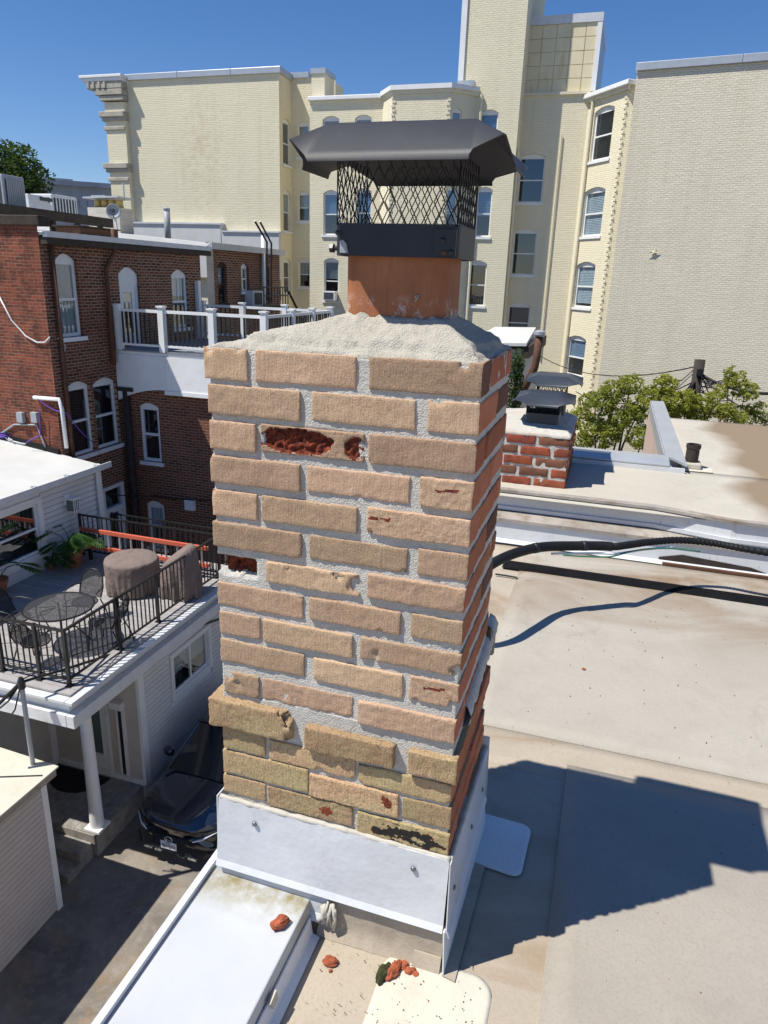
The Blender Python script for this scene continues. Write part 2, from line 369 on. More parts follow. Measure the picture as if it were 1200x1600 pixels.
def membrane(name, c, c2, rough=.75, big=1.1, speck=(.3, .27, .22), brown=None, bamt=(.5, .66), fine=0.25, mask=None, streak=1.):
    """roofing membrane: blotches, grit, faint drips; brown = tannin stains"""
    t = NT(name); p = t.pos()
    a = t.noise(p, big, 8, .62, .4); b = t.noise(t.mapping(p, (1, streak, 1)), big*4.3, 8, .7, .3); g = t.noise(p, 130, 5, .7); m = t.noise(p, 28, 6, .7, 1.0)
    col = t.mix(t.ramp(a, .32, .68), c, c2)
    col = t.mix(t.math('MULTIPLY', t.ramp(b, .45, .7), .45), col, hx(c, 1.13))
    col = t.mix(t.math('MULTIPLY', t.ramp(g, .48, .68), fine*1.6), col, speck)
    vo = t.n.new('ShaderNodeTexVoronoi'); vo.feature = 'DISTANCE_TO_EDGE'; vo.inputs['Scale'].default_value = 2.6; wv = t.n.new('ShaderNodeVectorMath'); wv.operation = 'ADD'; nn = t.n.new('ShaderNodeTexNoise'); nn.inputs['Scale'].default_value = 5; nn.inputs['Detail'].default_value = 6; t.link(p, nn.inputs['Vector']); t.link(p, wv.inputs[0]); t.link(nn.outputs['Color'], wv.inputs[1]); t.link(wv.outputs[0], vo.inputs['Vector'])
    scr = t.math('MULTIPLY', t.math('SUBTRACT', 1, t.math('MULTIPLY', vo.outputs['Distance'], 60), True), t.ramp(a, .45, .6))
    col = t.mix(t.math('MULTIPLY', scr, .22), col, hx(c, 1.5))
    col = t.mix(t.math('MULTIPLY', t.ramp(t.noise(p, 3.1, 9, .72), .50, .68), .32), col, hx(c, .72))
    col = t.mix(t.math('MULTIPLY', t.ramp(m, .62, .78), .22), col, hx(c2, 1.25))
    v2 = t.n.new('ShaderNodeTexVoronoi'); v2.inputs['Scale'].default_value = 1.3; w2 = t.n.new('ShaderNodeVectorMath'); w2.operation = 'ADD'; w3 = t.n.new('ShaderNodeVectorMath'); w3.operation = 'SCALE'; w3.inputs['Scale'].default_value = .35; t.link(nn.outputs['Color'], w3.inputs[0]); t.link(p, w2.inputs[0]); t.link(w3.outputs[0], w2.inputs[1]); t.link(w2.outputs[0], v2.inputs['Vector'])
    ring = t.math('SUBTRACT', 1, t.math('MULTIPLY', t.math('ABSOLUTE', t.math('SUBTRACT', v2.outputs['Distance'], .27)), 42), True)
    col = t.mix(t.math('MULTIPLY', t.math('MULTIPLY', ring, t.ramp(m, .38, .6)), .26), col, hx(c, .66))
    if brown:
        br = t.noise(t.mapping(p, (1, 2.2, 1)), 1.15, 8, .62, .8)
        k = t.ramp(br, *bamt)
        if mask: k = t.math('MULTIPLY', k, mask(t, p))
        col = t.mix(k, col, brown)
    t.set(col, rough, 0, .3)
    t.bump(t.math('ADD', t.math('MULTIPLY', g, .5), t.math('ADD', t.math('MULTIPLY', b, 1.), m)), .28, .006)
    return t.m
def near_wall(t, p):
    X, Y, Z = t.sep(p)
    return t.math('SUBTRACT', 1, t.math('MULTIPLY', t.math('ABSOLUTE', t.math('SUBTRACT', Y, 3.75)), 1.25), True)
def stain_right(t, p):
    X, Y, Z = t.sep(p)
    e = t.math('ADD', t.math('SUBTRACT', X, .86), t.math('ADD', t.math('MULTIPLY', t.math('SUBTRACT', Y, 6), -.05), t.math('MULTIPLY', t.math('SUBTRACT', t.noise(p, .9, 3, .5), .5), .9)))
    return t.math('MULTIPLY', e, 5, True)
M['roof_grey'] = membrane('weathered_grey_membrane', (.36, .325, .272), (.43, .395, .34), brown=(.21, .13, .068), bamt=(.36, .56), mask=near_wall)
M['roof_grey_near'] = membrane('gritty_grey_membrane', (.335, .298, .248), (.40, .36, .308), speck=(.24, .21, .17), fine=.22)
M['roof_beige'] = membrane('beige_membrane', (.38, .32, .245), (.45, .39, .31), brown=(.29, .205, .13), bamt=(.52, .7), speck=(.3, .24, .17))
M['roof_patch'] = membrane('cream_patch_membrane', (.56, .52, .42), (.60, .56, .47), big=2.2, fine=.05)
M['patch_blue'] = membrane('white_patch_membrane', (.66, .67, .66), (.72, .73, .72), big=2.2, fine=.08)
M['roof_far'] = membrane('stained_pale_membrane', (.46, .42, .345), (.52, .48, .405), brown=(.25, .185, .12), bamt=(.0, .12), mask=stain_right)
M['parapet_white'] = membrane('white_coated_membrane', (.73, .745, .75), (.78, .79, .79), big=1.5, fine=.06)
def parapetmat():
    t = NT('white_coated_parapet'); p = t.pos(); X, Y, Z = t.sep(p)
    a = t.noise(p, 5, 6, .6); g = t.noise(p, 90, 5, .7)
    col = t.mix(t.ramp(a, .3, .7), (.46, .475, .49), (.52, .53, .545)); col = t.mix(t.ramp(g, .66, .74), col, (.45, .43, .40))
    k = t.math('MULTIPLY', t.math('MULTIPLY', t.math('SUBTRACT', Y, 1.10), 10, True), t.ramp(t.noise(p, 16, 7, .7), .36, .6))
    col = t.mix(t.math('MULTIPLY', k, .9), col, (.25, .20, .075))
    t.set(col, .5, 0, .35); t.bump(t.math('ADD', a, t.math('MULTIPLY', g, .2)), .2, .006); return t.m
M['parapet_top'] = parapetmat()
def fasciamat():
    t = NT('streaked_white_fascia'); p = t.pos()
    s = t.noise(t.mapping(p, (55, 55, 9)), 1.3, 5, .7); a = t.noise(p, 6, 6, .6)
    col = t.mix(t.ramp(a, .3, .7), (.60, .61, .62), (.70, .71, .71)); col = t.mix(t.math('MULTIPLY', t.ramp(s, .60, .72), .8), col, (.20, .14, .09))
    t.set(col, .5, 0, .4); return t.m
M['fascia'] = fasciamat()
M['ledge'] = basic('weathered_ledge', (.36, .32, .28), .8, var=.3, scale=5, bump=.2, dirt=(.22, .16, .11), dirt_amt=(.5, .7))
def asphaltmat():
    t = NT('old_concrete_paving'); p = t.pos()
    a = t.noise(p, .9, 8, .65, .6); b = t.noise(p, 5, 8, .7); g = t.noise(p, 60, 5, .7)
    col = t.mix(t.ramp(a, .35, .65), (.13, .115, .10), (.27, .235, .195)); col = t.mix(t.math('MULTIPLY', t.ramp(b, .5, .7), .5), col, (.36, .32, .27))
    col = t.mix(t.math('MULTIPLY', t.ramp(t.noise(p, 1.3, 5, .6), .55, .68), .5), col, (.26, .16, .065))
    col = t.mix(t.math('MULTIPLY', t.ramp(g, .5, .7), .4), col, (.05, .045, .04))
    t.set(col, .9, 0, .2); t.bump(t.math('ADD', b, g), .35, .01); return t.m
M['asphalt'] = asphaltmat()
def leafmat(name, a, b, c):
    t = NT(name); p = t.pos()
    n = t.noise(p, 1.1, 3, .6); f = t.n.new('ShaderNodeNewGeometry').outputs['Random Per Island']
    col = t.mix(f, a, b); col = t.mix(t.math('MULTIPLY', t.ramp(n, .4, .65), .6), col, c)
    t.set(col, .55, 0, .3)
    tr = t.n.new('ShaderNodeBsdfTranslucent'); t.link(col, tr.inputs[0]); mx = t.n.new('ShaderNodeMixShader'); mx.inputs[0].default_value = .52
    t.link(t.b.outputs[0], mx.inputs[1]); t.link(tr.outputs[0], mx.inputs[2]); t.link(mx.outputs[0], t.out.inputs[0]); return t.m
M['leaf_yellow'] = leafmat('yellow_green_leaves', (.31, .335, .045), (.48, .46, .09), (.18, .235, .035))
M['leaf_green'] = leafmat('green_leaves', (.045, .09, .02), (.09, .14, .03), (.03, .06, .015))
M['leaf_plant'] = leafmat('plant_leaves', (.05, .13, .03), (.11, .22, .05), (.03, .075, .02))
def carmat():
    t = NT('black_blue_car_paint'); t.set((.010, .016, .032), .20, 0, .6, coat=1.0); t.b.inputs['Coat Roughness'].default_value = .04; return t.m
M['car'] = carmat()
def carglass():
    t = NT('car_glass'); t.set((.012, .02, .028), .04, 0, .9); return t.m
M['car_glass'] = carglass()
M['chrome'] = basic('bright_metal', (.75, .76, .78), .15, .9, var=.03)
M['plate'] = basic('number_plate', (.75, .76, .78), .4, var=.02)
M['plate_ink'] = basic('plate_ink', (.02, .03, .12), .5, var=.02)
M['lamp_white'] = basic('headlight_lens', (.8, .82, .85), .15, var=.02, spec=.8)
M['lid'] = basic('black_painted_steel', (.022, .023, .028), .55, 0, var=.22, scale=16, bump=.06, bscale=40, spec=.5, dirt=(.09, .09, .095), dirt_amt=(.66, .80))
M['far_cap'] = basic('blue_black_steel', (.035, .042, .055), .4, 0, var=.15, scale=9, spec=.5)
M['oldpanel'] = None
def panelmat():
    t = NT('rust_streaked_panel'); p = t.pos()
    s = t.noise(t.mapping(p, (2.2, 2.2, .35)), 1.6, 7, .65); a = t.noise(p, .8, 5, .6)
    col = t.mix(t.ramp(a, .3, .7), (.66, .58, .38), (.74, .66, .46)); col = t.mix(t.math('MULTIPLY', t.ramp(s, .56, .70), .75), col, (.50, .29, .08))
    t.set(col, .7, 0, .3); return t.m
M['oldpanel'] = panelmat()

# ------------------------------------------------------------------ walls with real openings, windows
def facade(mb, F, u0, u1, z0, z1, ops, depth=.2, mat=0):
    """ops: (ua,ub,za,zb,rise); zb is the crown of the arch"""
    mb.M = F.M
    us = sorted({u0, u1, *[o[0] for o in ops], *[o[1] for o in ops]}); us = [u for u in us if u0 <= u <= u1]
    zs = sorted({z0, z1, *[o[2] for o in ops], *[o[3] for o in ops]}); zs = [z for z in zs if z0 <= z <= z1]
    for i in range(len(us)-1):
        for j in range(len(zs)-1):
            uc, zc = (us[i]+us[i+1])/2, (zs[j]+zs[j+1])/2
            if any(o[0] < uc < o[1] and o[2] < zc < o[3] for o in ops): continue
            mb.quad((us[i], 0, zs[j]), (us[i+1], 0, zs[j]), (us[i+1], 0, zs[j+1]), (us[i], 0, zs[j+1]), mat=mat)
    for (a, b, za, zb, r) in ops:
        n = 8 if r else 1
        arc = [(a+(b-a)*k/n, (zb-r*((2*k/n-1)**2)) if r else zb) for k in range(n+1)]
        for k in range(n):
            (p, zp), (q, zq) = arc[k], arc[k+1]
            if r: mb.quad((p, 0, zp), (q, 0, zq), (q, 0, zb), (p, 0, zb), mat=mat)
            mb.quad((p, 0, zp), (p, depth, zp), (q, depth, zq), (q, 0, zq), mat=mat)
        mb.quad((a, 0, za), (a, depth, za), (a, depth, arc[0][1]), (a, 0, arc[0][1]), mat=mat)
        mb.quad((b, 0, za), (b, 0, arc[-1][1]), (b, depth, arc[-1][1]), (b, depth, za), mat=mat)
        mb.quad((a, 0, za), (b, 0, za), (b, depth, za), (a, depth, za), mat=mat)
    return mb
def window(parent, F, op, frame='white_trim', fw=.055, rec=.09, blind=None, bfrac=1., sill=True, arch='panel', head=None, rail=.5, name='window', vertical=False, sillmat=None, grid=False):
    a, b, za, zb, r = op
    a += .004; b -= .004; za += .004; zt = zb-r-.004
    m = MB(F.M); y0, y1 = rec, rec+.06
    m.box(a, y0, za, a+fw, y1, zt); m.box(b-fw, y0, za, b, y1, zt)
    m.box(a+fw, y0, za, b-fw, y1, za+fw); m.box(a+fw, y0, zt-fw, b-fw, y1, zt)
    if r:
        n = 8; poly = [(a+(b-a)*k/n, y0-.012, zb-.004-r*((2*k/n-1)**2)) for k in range(n+1)]+[(b, y0-.012, zt-.012), (a, y0-.012, zt-.012)]
        m.prism(poly, (0, .05, 0))
    if vertical:
        um = (a+b)/2; m.box(um-fw*.5, y0+.008, za+fw, um+fw*.5, y1-.008, zt-fw)
    else:
        zm = za+(zt-za)*rail; m.box(a+fw, y0-.006, zm-fw*.4, b-fw, y1-.02, zm+fw*.4)
    if grid:
        um = (a+b)/2; zm = za+(zt-za)*rail; m.box(um-.012, y0+.01, zm, um+.012, y1-.03, zt-fw)
    w = m.build(name, M[frame], parent)
    if vertical: P = [(a+fw, um-fw*.5, za+fw, zt-fw), (um+fw*.5, b-fw, za+fw, zt-fw)]
    else: P = [(a+fw, b-fw, za+fw, zm-fw*.4), (a+fw, b-fw, zm+fw*.4, zt-fw)]
    for i, (p, q, e, f) in enumerate(P):
        g = MB(F.M); yy = y0+(.028 if i else .018); g.box(p+.002, yy, e+.002, q-.002, yy+.006, f-.002); g.build('pane', M['glass'], w)
    k = MB(F.M); k.box(a, rec+.10, za, b, rec+.16, zb-.004-r*.0); k.build('dark_interior', M['dark_int'], w)
    if blind:
        k = MB(F.M); zlo = zt-(zt-za)*bfrac+.01; nsl = max(6, int((zt-zlo)/.06)); 
        if blind == 'curtain':
            nn = 14; pts = [(a+fw*.6+(b-a-fw*1.2)*i/nn, rec+.075+.016*((i % 2)*2-1)*.9) for i in range(nn+1)]
            for i in range(nn): k.quad((*pts[i], zlo), (*pts[i+1], zlo), (*pts[i+1], zt), (*pts[i], zt))
        else:
            dz = (zt-zlo)/nsl
            for i in range(nsl): k.quad((a+.02, rec+.066, zlo+i*dz), (b-.02, rec+.066, zlo+i*dz), (b-.02, rec+.082, zlo+(i+.92)*dz), (a+.02, rec+.082, zlo+(i+.92)*dz))
        k.build('curtain' if blind == 'curtain' else 'blind', M[blind], w)
    if sill:
        s = MB(F.M); s.box(a-.07, -.055, za-.10, b+.07, y0-.002, za-.006); s.build('sill', M[sillmat or frame], w)
    return w
def ac_unit(F, u, z, w=.55, h=.38, label='', M_=None):
    t = thing('window_air_conditioner', label, 'air conditioner', F.M @ Vector((u, -.15, z)))
    m = MB(F.M); m.box(u-w/2, -.30, z, u+w/2, .12, z+h); m.build('casing', M['ac_white'], t, bevel=.012)
    g = MB(F.M); g.box(u-w*.36, -.312, z+.06, u+w*.36, -.302, z+h-.06); g.build('grille', M['ac_dark'], t)
    return t

# ------------------------------------------------------------------ ground, and the big pale buildings behind
G0 = -10.0
gm = MB(); gm.quad((-400, -300, G0-.02), (400, -300, G0-.02), (400, 900, G0-.02), (-400, 900, G0-.02))
tag(gm.build('ground', basic('city_ground', (.16, .15, .14), .95, var=.3, scale=.3)), kind='structure')
gm = MB(); gm.quad((-40, -20, G0), (-.9, -20, G0), (-.9, 13.2, G0), (-40, 13.2, G0))
tag(gm.build('alley_paving', M['asphalt']), kind='structure')

A = thing('apartment_building', 'tall cream painted brick apartment block with many arched windows behind the chimney', 'building', (-12, 33, G0))
YR, YW, YL, YB, YT, YC = 33.35, 32.1, 31.6, 30.7, 31.5, 32.6
FW_, FR_, FL_, FB_, FT_, FC_ = FY(YW), FY(YR), FY(YL), FY(YB), FY(YT), FY(YC)
def closed(mb, F, u0, u1, z0, z1, D, mat=1):
    mb.M = F.M
    mb.quad((u0, 0, z0), (u0, 0, z1), (u0, D, z1), (u0, D, z0), mat=mat)
    mb.quad((u1, 0, z0), (u1, D, z0), (u1, D, z1), (u1, 0, z1), mat=mat)
    mb.quad((u0, 0, z1-.02), (u1, 0, z1-.02), (u1, D, z1-.02), (u0, D, z1-.02), mat=2)
    mb.quad((u0, D, z0), (u0, D, z1), (u1, D, z1), (u1, D, z0), mat=0)
WALLM = [M['cream_y'], M['cream_x'], M['deck_grey']]
# wing with the blank wall
wx0 = FW_.hit(207, 240)[0]; wx1 = FW_.hit(437, 250)[0]; wz1 = FW_.hit(330, 120)[1]
mb = MB(); facade(mb, FW_, wx0-1.1, wx1, G0, wz1, [])
mb.M = FW_.M
D = 14
mb.quad((wx0-1.1, 0, G0), (wx0-1.1, 0, wz1), (wx0-1.1, D, wz1), (wx0-1.1, D, G0), mat=1)
mb.quad((wx0-1.1, 0, wz1-.02), (wx1, 0, wz1-.02), (wx1, D, wz1-.02), (wx0-1.1, D, wz1-.02), mat=2)
FWX = Frame((wx1, YW, 0), pi/2)
def ops_of(F, lst, rise=.13): return [(*F.win(*q), rise) for q in lst]
o_wx = ops_of(FWX, [(442, 454.5, 186, 258), (443, 454.5, 297, 362), (443.5, 454.5, 404, 459)])
mb.build('wall', [M['cream_wing'], M['cream_x'], M['deck_grey']], A)
mb = MB(); facade(mb, FWX, 0, YR-YW+10, G0, wz1, o_wx); mb.build('wall', M['cream_x'], A)
for o in o_wx: window(A, FWX, o, 'white_trim', blind=random.choice(['curtain', None]), bfrac=.5)
# parapet cap of the wing, in lengths
lens = [wx0-.1, wx0+2.7, wx0+5.4, wx1+.12]
for i in range(3):
    mb = MB(FW_.M); mb.box(lens[i]+(.01 if i else 0), -.10, wz1+.0, lens[i+1], .35, wz1+.26); mb.build('coping', M['galv'], A, bevel=.02)
mb = MB(FWX.M); mb.box(.36, -.10, wz1+.0, YR-YW+9, .3, wz1+.25); mb.build('coping', M['galv'], A)
# street-front cornice and brackets seen in profile at the wing's left end
pl = wx0-1.1
mb = MB(FW_.M)
mb.box(pl-.05, -.28, G0, wx0-.08, -.003, wz1-.9)
mb.build('pilaster', M['cream_y'], A)
cz = FW_.hit(165, 125)[1]
mb = MB(FW_.M)
mb.box(pl-1.15, -.55, cz-.02, wx0+.05, 1, cz+.10); mb.box(pl-1.05, -.5, cz-.16, wx0, 1, cz-.02)
mb.build('cornice', M['white_trim'], A, bevel=.02)
mb = MB(FW_.M)
for dx, zz, h in ((-.80, -.46, .29), (-.42, -.72, .24), (-.22, -.94, .2)):
    mb.box(pl+dx, -.46+(.05 if dx > -.4 else 0), cz+zz, wx0-.02, .9, cz+zz+h)
for k in range(4): mb.box(pl-.80+.3*k, -.5, cz-.45, pl-.66+.3*k, -.46, cz-.18)
mb.build('frieze', M['old_stone'], A, bevel=.03)
for py, hh in ((185, .30), (265, .30)):
    zz = FW_.hit(195, py)[1]
    mb = MB(FW_.M); mb.box(pl-.32, -.42, zz, wx0-.06, .5, zz+.24); mb.box(pl-.22, -.36, zz-.16, wx0-.07, .5, zz); mb.box(pl-.16, -.34, zz-.55, wx0-.09, .5, zz-.38)
    mb.build('belt_course', M['old_stone'], A, bevel=.03)
# recess wall
rz1 = FR_.hit(468, 122)[1]
o_r = ops_of(FR_, [(464.5, 482, 190, 246), (465, 483.5, 298, 346), (466, 484, 404, 449)])
mb = MB(); facade(mb, FR_, wx1-.01, FL_.hit(500, 250)[0], G0, rz1, o_r); closed(mb, FR_, wx1-.01, FL_.hit(484, 250)[0]+.1, rz1-.5, rz1, 2); mb.build('wall', WALLM, A)
for o in o_r: window(A, FR_, o, blind='curtain', bfrac=.5)
mb = MB(FR_.M); mb.box(wx1+.02, -.08, rz1, FR_.hit(483, 120)[0], .4, rz1+.22); mb.build('coping', M['galv'], A)
# left facade
lu0 = FL_.hit(484, 330)[0]; lu1 = FL_.hit(740, 250)[0]; lz1 = FL_.hit(545, 156)[1]
o_l = ops_of(FL_, [(505, 529, 297, 367), (506, 529, 403, 470), (504, 530, 181, 250), (554, 580, 179, 250), (556, 580, 294, 366), (556, 580, 400, 470)])
mb = MB(); facade(mb, FL_, lu0, lu1, G0, lz1, o_l); closed(mb, FL_, lu0, lu1, G0, lz1, 8); mb.build('wall', WALLM, A)
for i, o in enumerate(o_l): window(A, FL_, o, blind='blind_blue' if i in (0, 4) else 'curtain', bfrac=[.5, .45, .5, .5, .6, .4][i])
op = o_l[1]
ac_unit(FL_, (op[0]+op[1])/2, op[2]+.02, .62, .40, 'white air conditioner in the lowest arched window left of the chimney')
mb = MB(FL_.M); mb.box(lu0-.03, .3, lz1-.2, lu0+.55, 1.4, FL_.hit(490, 112)[1]); mb.build('chimney', M['cream_y'], A)
mb = MB(FL_.M); mb.box(lu0-.08, .25, FL_.hit(490, 112)[1], lu0+.6, 1.45, FL_.hit(490, 112)[1]+.2); mb.build('coping', M['galv'], A)
ub = FB_.hit(610, 250)[0]; ub2 = FB_.hit(699, 250)[0]; bz = FB_.hit(655, 140)[1]
mb = MB(FL_.M); mb.box(lu0-.05, -.14, lz1, FL_.hit(597, 150)[0], .4, lz1+.16); mb.build('cornice', M['white_trim'], A, bevel=.02)
# canted bay
def bay(F0, P, z0, z1, mats, ops_list, blinds):
    for i in range(len(P)-1):
        a, b = Vector((*P[i], 0)), Vector((*P[i+1], 0)); ang = atan2(b.y-a.y, b.x-a.x); L = (b-a).length
        F = Frame(a, ang); ops = [(*F.win(*q), .12) for q in ops_list[i]]
        mb = MB(); facade(mb, F, 0, L, z0, z1, ops); mb.build('wall', mats[i], A)
        for o in ops: window(A, F, o, blind=blinds, bfrac=.6)
    mb = MB(); mb.quad(*[(p[0], p[1], z1-.02) for p in P]); mb.build('roof', M['deck_grey'], A)
tu0 = FT_.hit(735, 300)[0]
PB = [(FL_.hit(596, 250)[0], YL), (ub, YB), (ub2, YB), (tu0+.05, YT)]
M['cream_d2'] = brickwall('cream_painted_brick_bay_side', pi/4, CREAM, CMORT, paint=True, bstr=.75, ms=.012)
bay(None, PB, G0, bz, [M['cream_d'], M['cream_y'], M['cream_d2']], [[], [], [(706, 721, 168, 232), (698, 714, 290, 361), (690, 707, 400, 466)]], 'blind')
def offs(P, d):
    out = []
    for i, p in enumerate(P):
        n = Vector((0, 0))
        for a, b in ((P[i-1], p) if i else (None, None), (p, P[i+1]) if i < len(P)-1 else (None, None)):
            if a is None: continue
            t = Vector((b[0]-a[0], b[1]-a[1])).normalized(); n += Vector((t.y, -t.x))
        n = n.normalized()*d; out.append((p[0]+n.x, p[1]+n.y))
    return out
def cornice_run(P, z0, z1, d, mat, name='cornice', back=.3):
    q = offs(P, d); r = offs(P, -back)
    mb = MB()
    for i in range(len(P)-1):
        mb.prism([(*q[i], z0), (*q[i+1], z0), (*r[i+1], z0), (*r[i], z0)], (0, 0, z1-z0))
    return mb.build(name, mat, A)
cornice_run(PB, bz, bz+.17, .14, M['white_trim']); cornice_run(offs(PB, .002), bz-.14, bz-.003, .05, M['cream_trim'])
def quoins(x, y, z0, z1, n1, w, name='quoin'):
    mb = MB(); z = z0; k = 0
    while z < z1:
        mb.box(x-w*(.35 if k % 2 else .2), y-.028, z, x+w*(.2 if k % 2 else .35), y-.004, z+.075); z += .155; k += 1
    return tag(mb.build(name, M['cream_trim'], A), kind='stuff')
quoins(ub+.06, YB, G0+8, bz-.15, 0, .26); quoins(ub2-.06, YB, G0+8, bz-.15, 0, .26)
# tower
tu1 = FT_.hit(814, 140)[0]; tz1 = 14.2
o_t = ops_of(FT_, [(749, 777, 171, 238), (743.5, 767.5, 292, 370), (732, 759, 407, 478)])
tl = FT_.hit(723, 80)[0]
mb = MB(); facade(mb, FT_, tl, tu1, G0, tz1, o_t); closed(mb, FT_, tl, tu1, G0, tz1, 5); mb.build('wall', WALLM, A)
for i, o in enumerate(o_t): window(A, FT_, o, blind='blind_blue' if i < 2 else None, bfrac=[1, .55, 0][i])
mb = MB(FT_.M); mb.box(tl-.12, -.06, bz+.3, tl+.1, .25, tz1); mb.build('corner_trim', M['white_trim'], A)
mb = MB(FT_.M); mb.box(tl-.05, -.42, bz+.12, tl+.62, -.06, bz+.34); mb.build('rain_hopper', M['galv'], A)
mb = MB(FT_.M); mb.tube([(tu0+.22, -.09, bz-.1), (tu0+.22, -.09, G0+6)], .06, 8); mb.build('downspout', M['cream_trim'], A)
# right facade
cu0 = tu1-.1; cu1 = FC_.hit(911, 250)[0]; cz1 = FC_.hit(865, 149)[1]
o_c = ops_of(FC_, [(810, 850, 240, 317), (800, 837, 357, 430), (792, 827, 473, 531)])
mb = MB(); facade(mb, FC_, cu0, cu1, G0, cz1, o_c); mb.build('wall', WALLM, A)
for i, o in enumerate(o_c): window(A, FC_, o, blind=None, fw=.06)
mb = MB(FC_.M); mb.box(cu0+.1, -.10, cz1, cu1, .4, cz1+.10); mb.build('cornice', M['cream_trim'], A)
mb = MB(FC_.M); mb.tube([(FC_.hit(851, 480)[0], -.06, FC_.hit(851, 560)[1]), (FC_.hit(878, 210)[0], -.06, FC_.hit(878, 210)[1])], .03, 6); mb.build('conduit', M['cream_trim'], A)
mb = MB(FT_.M)
mb.tube([(tu1+.05, .25, bz-2), (tu1+.05, .25, G0)], .05, 6); mb.build('downspout', M['cream_trim'], A)
# canted corner next to the pale wall
p1 = Vector((cu1, YC)); yq = 30.7; p2 = Vector((on(1, yq, 955, 362).x, yq))
FD = Frame((p1.x, p1.y, 0), atan2(p2.y-p1.y, p2.x-p1.x)); dl = (p2-p1).length
M['cream_c'] = brickwall('cream_painted_brick_corner', FD.ang, CREAM, CMORT, paint=True, bstr=.75, ms=.012)
dz1 = FD.hit(945, 147)[1]
o_d = ops_of(FD, [(926, 956, 167, 249), (911, 942, 293, 369), (898, 927, 409, 481), (885, 913, 524, 588)])
mb = MB(); facade(mb, FD, 0, dl, G0, dz1, o_d); mb.build('wall', M['cream_c'], A)
for i, o in enumerate(o_d): window(A, FD, o, blind=[None, 'blind', 'blind', 'blind_blue'][i], bfrac=[0, 1, .9, .5][i], fw=.07)
mb = MB(FD.M); mb.box(-.15, -.22, dz1, dl+.2, .6, dz1+.16); mb.build('cornice', M['white_trim'], A, bevel=.02)
mb = MB(FD.M); mb.box(-.1, -.10, dz1-.14, dl+.1, -.004, dz1-.003); mb.build('cornice', M['cream_trim'], A)
mb = MB(FD.M); mb.tube([(.35, -.08, dz1-.1), (.35, -.08, G0+5)], .055, 8); mb.build('downspout', M['cream_trim'], A)
mb = MB(FD.M); z = G0+5.5; k = 0
while z < dz1-.2:
    mb.box(dl-(.15 if k % 2 else .10), -.028, z, dl-(.02 if k % 2 else -.03), -.004, z+.085); z += .165; k += 1
tag(mb.build('quoin', M['cream_trim'], A), kind='stuff')
mb = MB(); facade(mb, FY(p2.y+.01), p2.x-.02, p2.x+1.2, G0, dz1+.02, []); mb.build('wall', M['cream_y'], A)
# penthouse with rust-streaked sheet panels
pz0, pz1 = cz1+.12, FC_.hit(880, 36)[1]; pu0 = cu0+.05; pu1 = FC_.hit(934, 90)[0]
FP = FY(YC+.12)
mb = MB(FP.M); mb.box(pu0, 0, pz0-.2, pu1, 4, pz1); mb.build('penthouse', M['oldpanel'], A)
nc, nr = 5, 5
for i in range(nc):
    for j in range(nr):
        a = pu0+(pu1-pu0)*i/nc; b = pu0+(pu1-pu0)*(i+1)/nc; c = pz0+(pz1-pz0)*j/nr; d = pz0+(pz1-pz0)*(j+1)/nr
        mb = MB(FP.M); e = random.uniform(.0, .012); mb.prism([(a+.012, -.028, c+.012), (b-.012, -.028-e, c+.012), (b-.012, -.028, d-.012), (a+.012, -.028-e, d-.012)], (0, .024, 0)); mb.build('sheet_panel', M['oldpanel'], A)
mb = MB(FP.M); mb.box(pu0, -.08, pz1, pu1+.05, 4, pz1+.30); mb.build('coping', M['white_metal'], A)
mb = MB(FP.M); mb.box(pu1-.14, -.07, pz0, pu1+.04, -.03, pz1-.004); mb.build('corner_trim', M['white_trim'], A)
for k in range(12):
    mb = MB(FP.M); z = pz0+(pz1-pz0)*k/12; mb.box(pu1+.004, .1, z, pu1+.03, 4, z+(pz1-pz0)/12-.02); mb.build('siding_board', M['galv'], A)

B = thing('blank_walled_building', 'huge pale grey-cream windowless brick wall with a star plate, right of the block', 'building', (3, 29, G0))
rw0 = p2+Vector((.22, -.35)); FRW = Frame((rw0.x, rw0.y, 0), RW_ANG)
rz = FRW.hit(1095, 104)[1]
mb = MB(); facade(mb, FRW, 0, 16, G0, rz, []); closed(mb, FRW, 0, 16, G0, rz, 12, 0); mb.build('wall', [M['greige'], M['greige'], M['deck_grey']], B)
for a, b in ((-.05, 3.4), (3.41, 7.2), (7.21, 11.2), (11.21, 16)):
    mb = MB(FRW.M); mb.box(a, -.10, rz, b, .5, rz+.26); mb.build('coping', M['galv'], B, bevel=.015)
su, sz = FRW.hit(1022, 395)
mb = MB(FRW.M); pts = []
for k in range(10):
    r = .24 if k % 2 == 0 else .045; pts.append((su+r*sin(2*pi*k/10+.25), -.035, sz+r*cos(2*pi*k/10+.25)))
c0 = (su, -.09, sz); mb.add([c0]+pts, [(0, 1+(k+1) % 10, 1+k) for k in range(10)]); mb.build('anchor_star', M['cream_trim'], B)

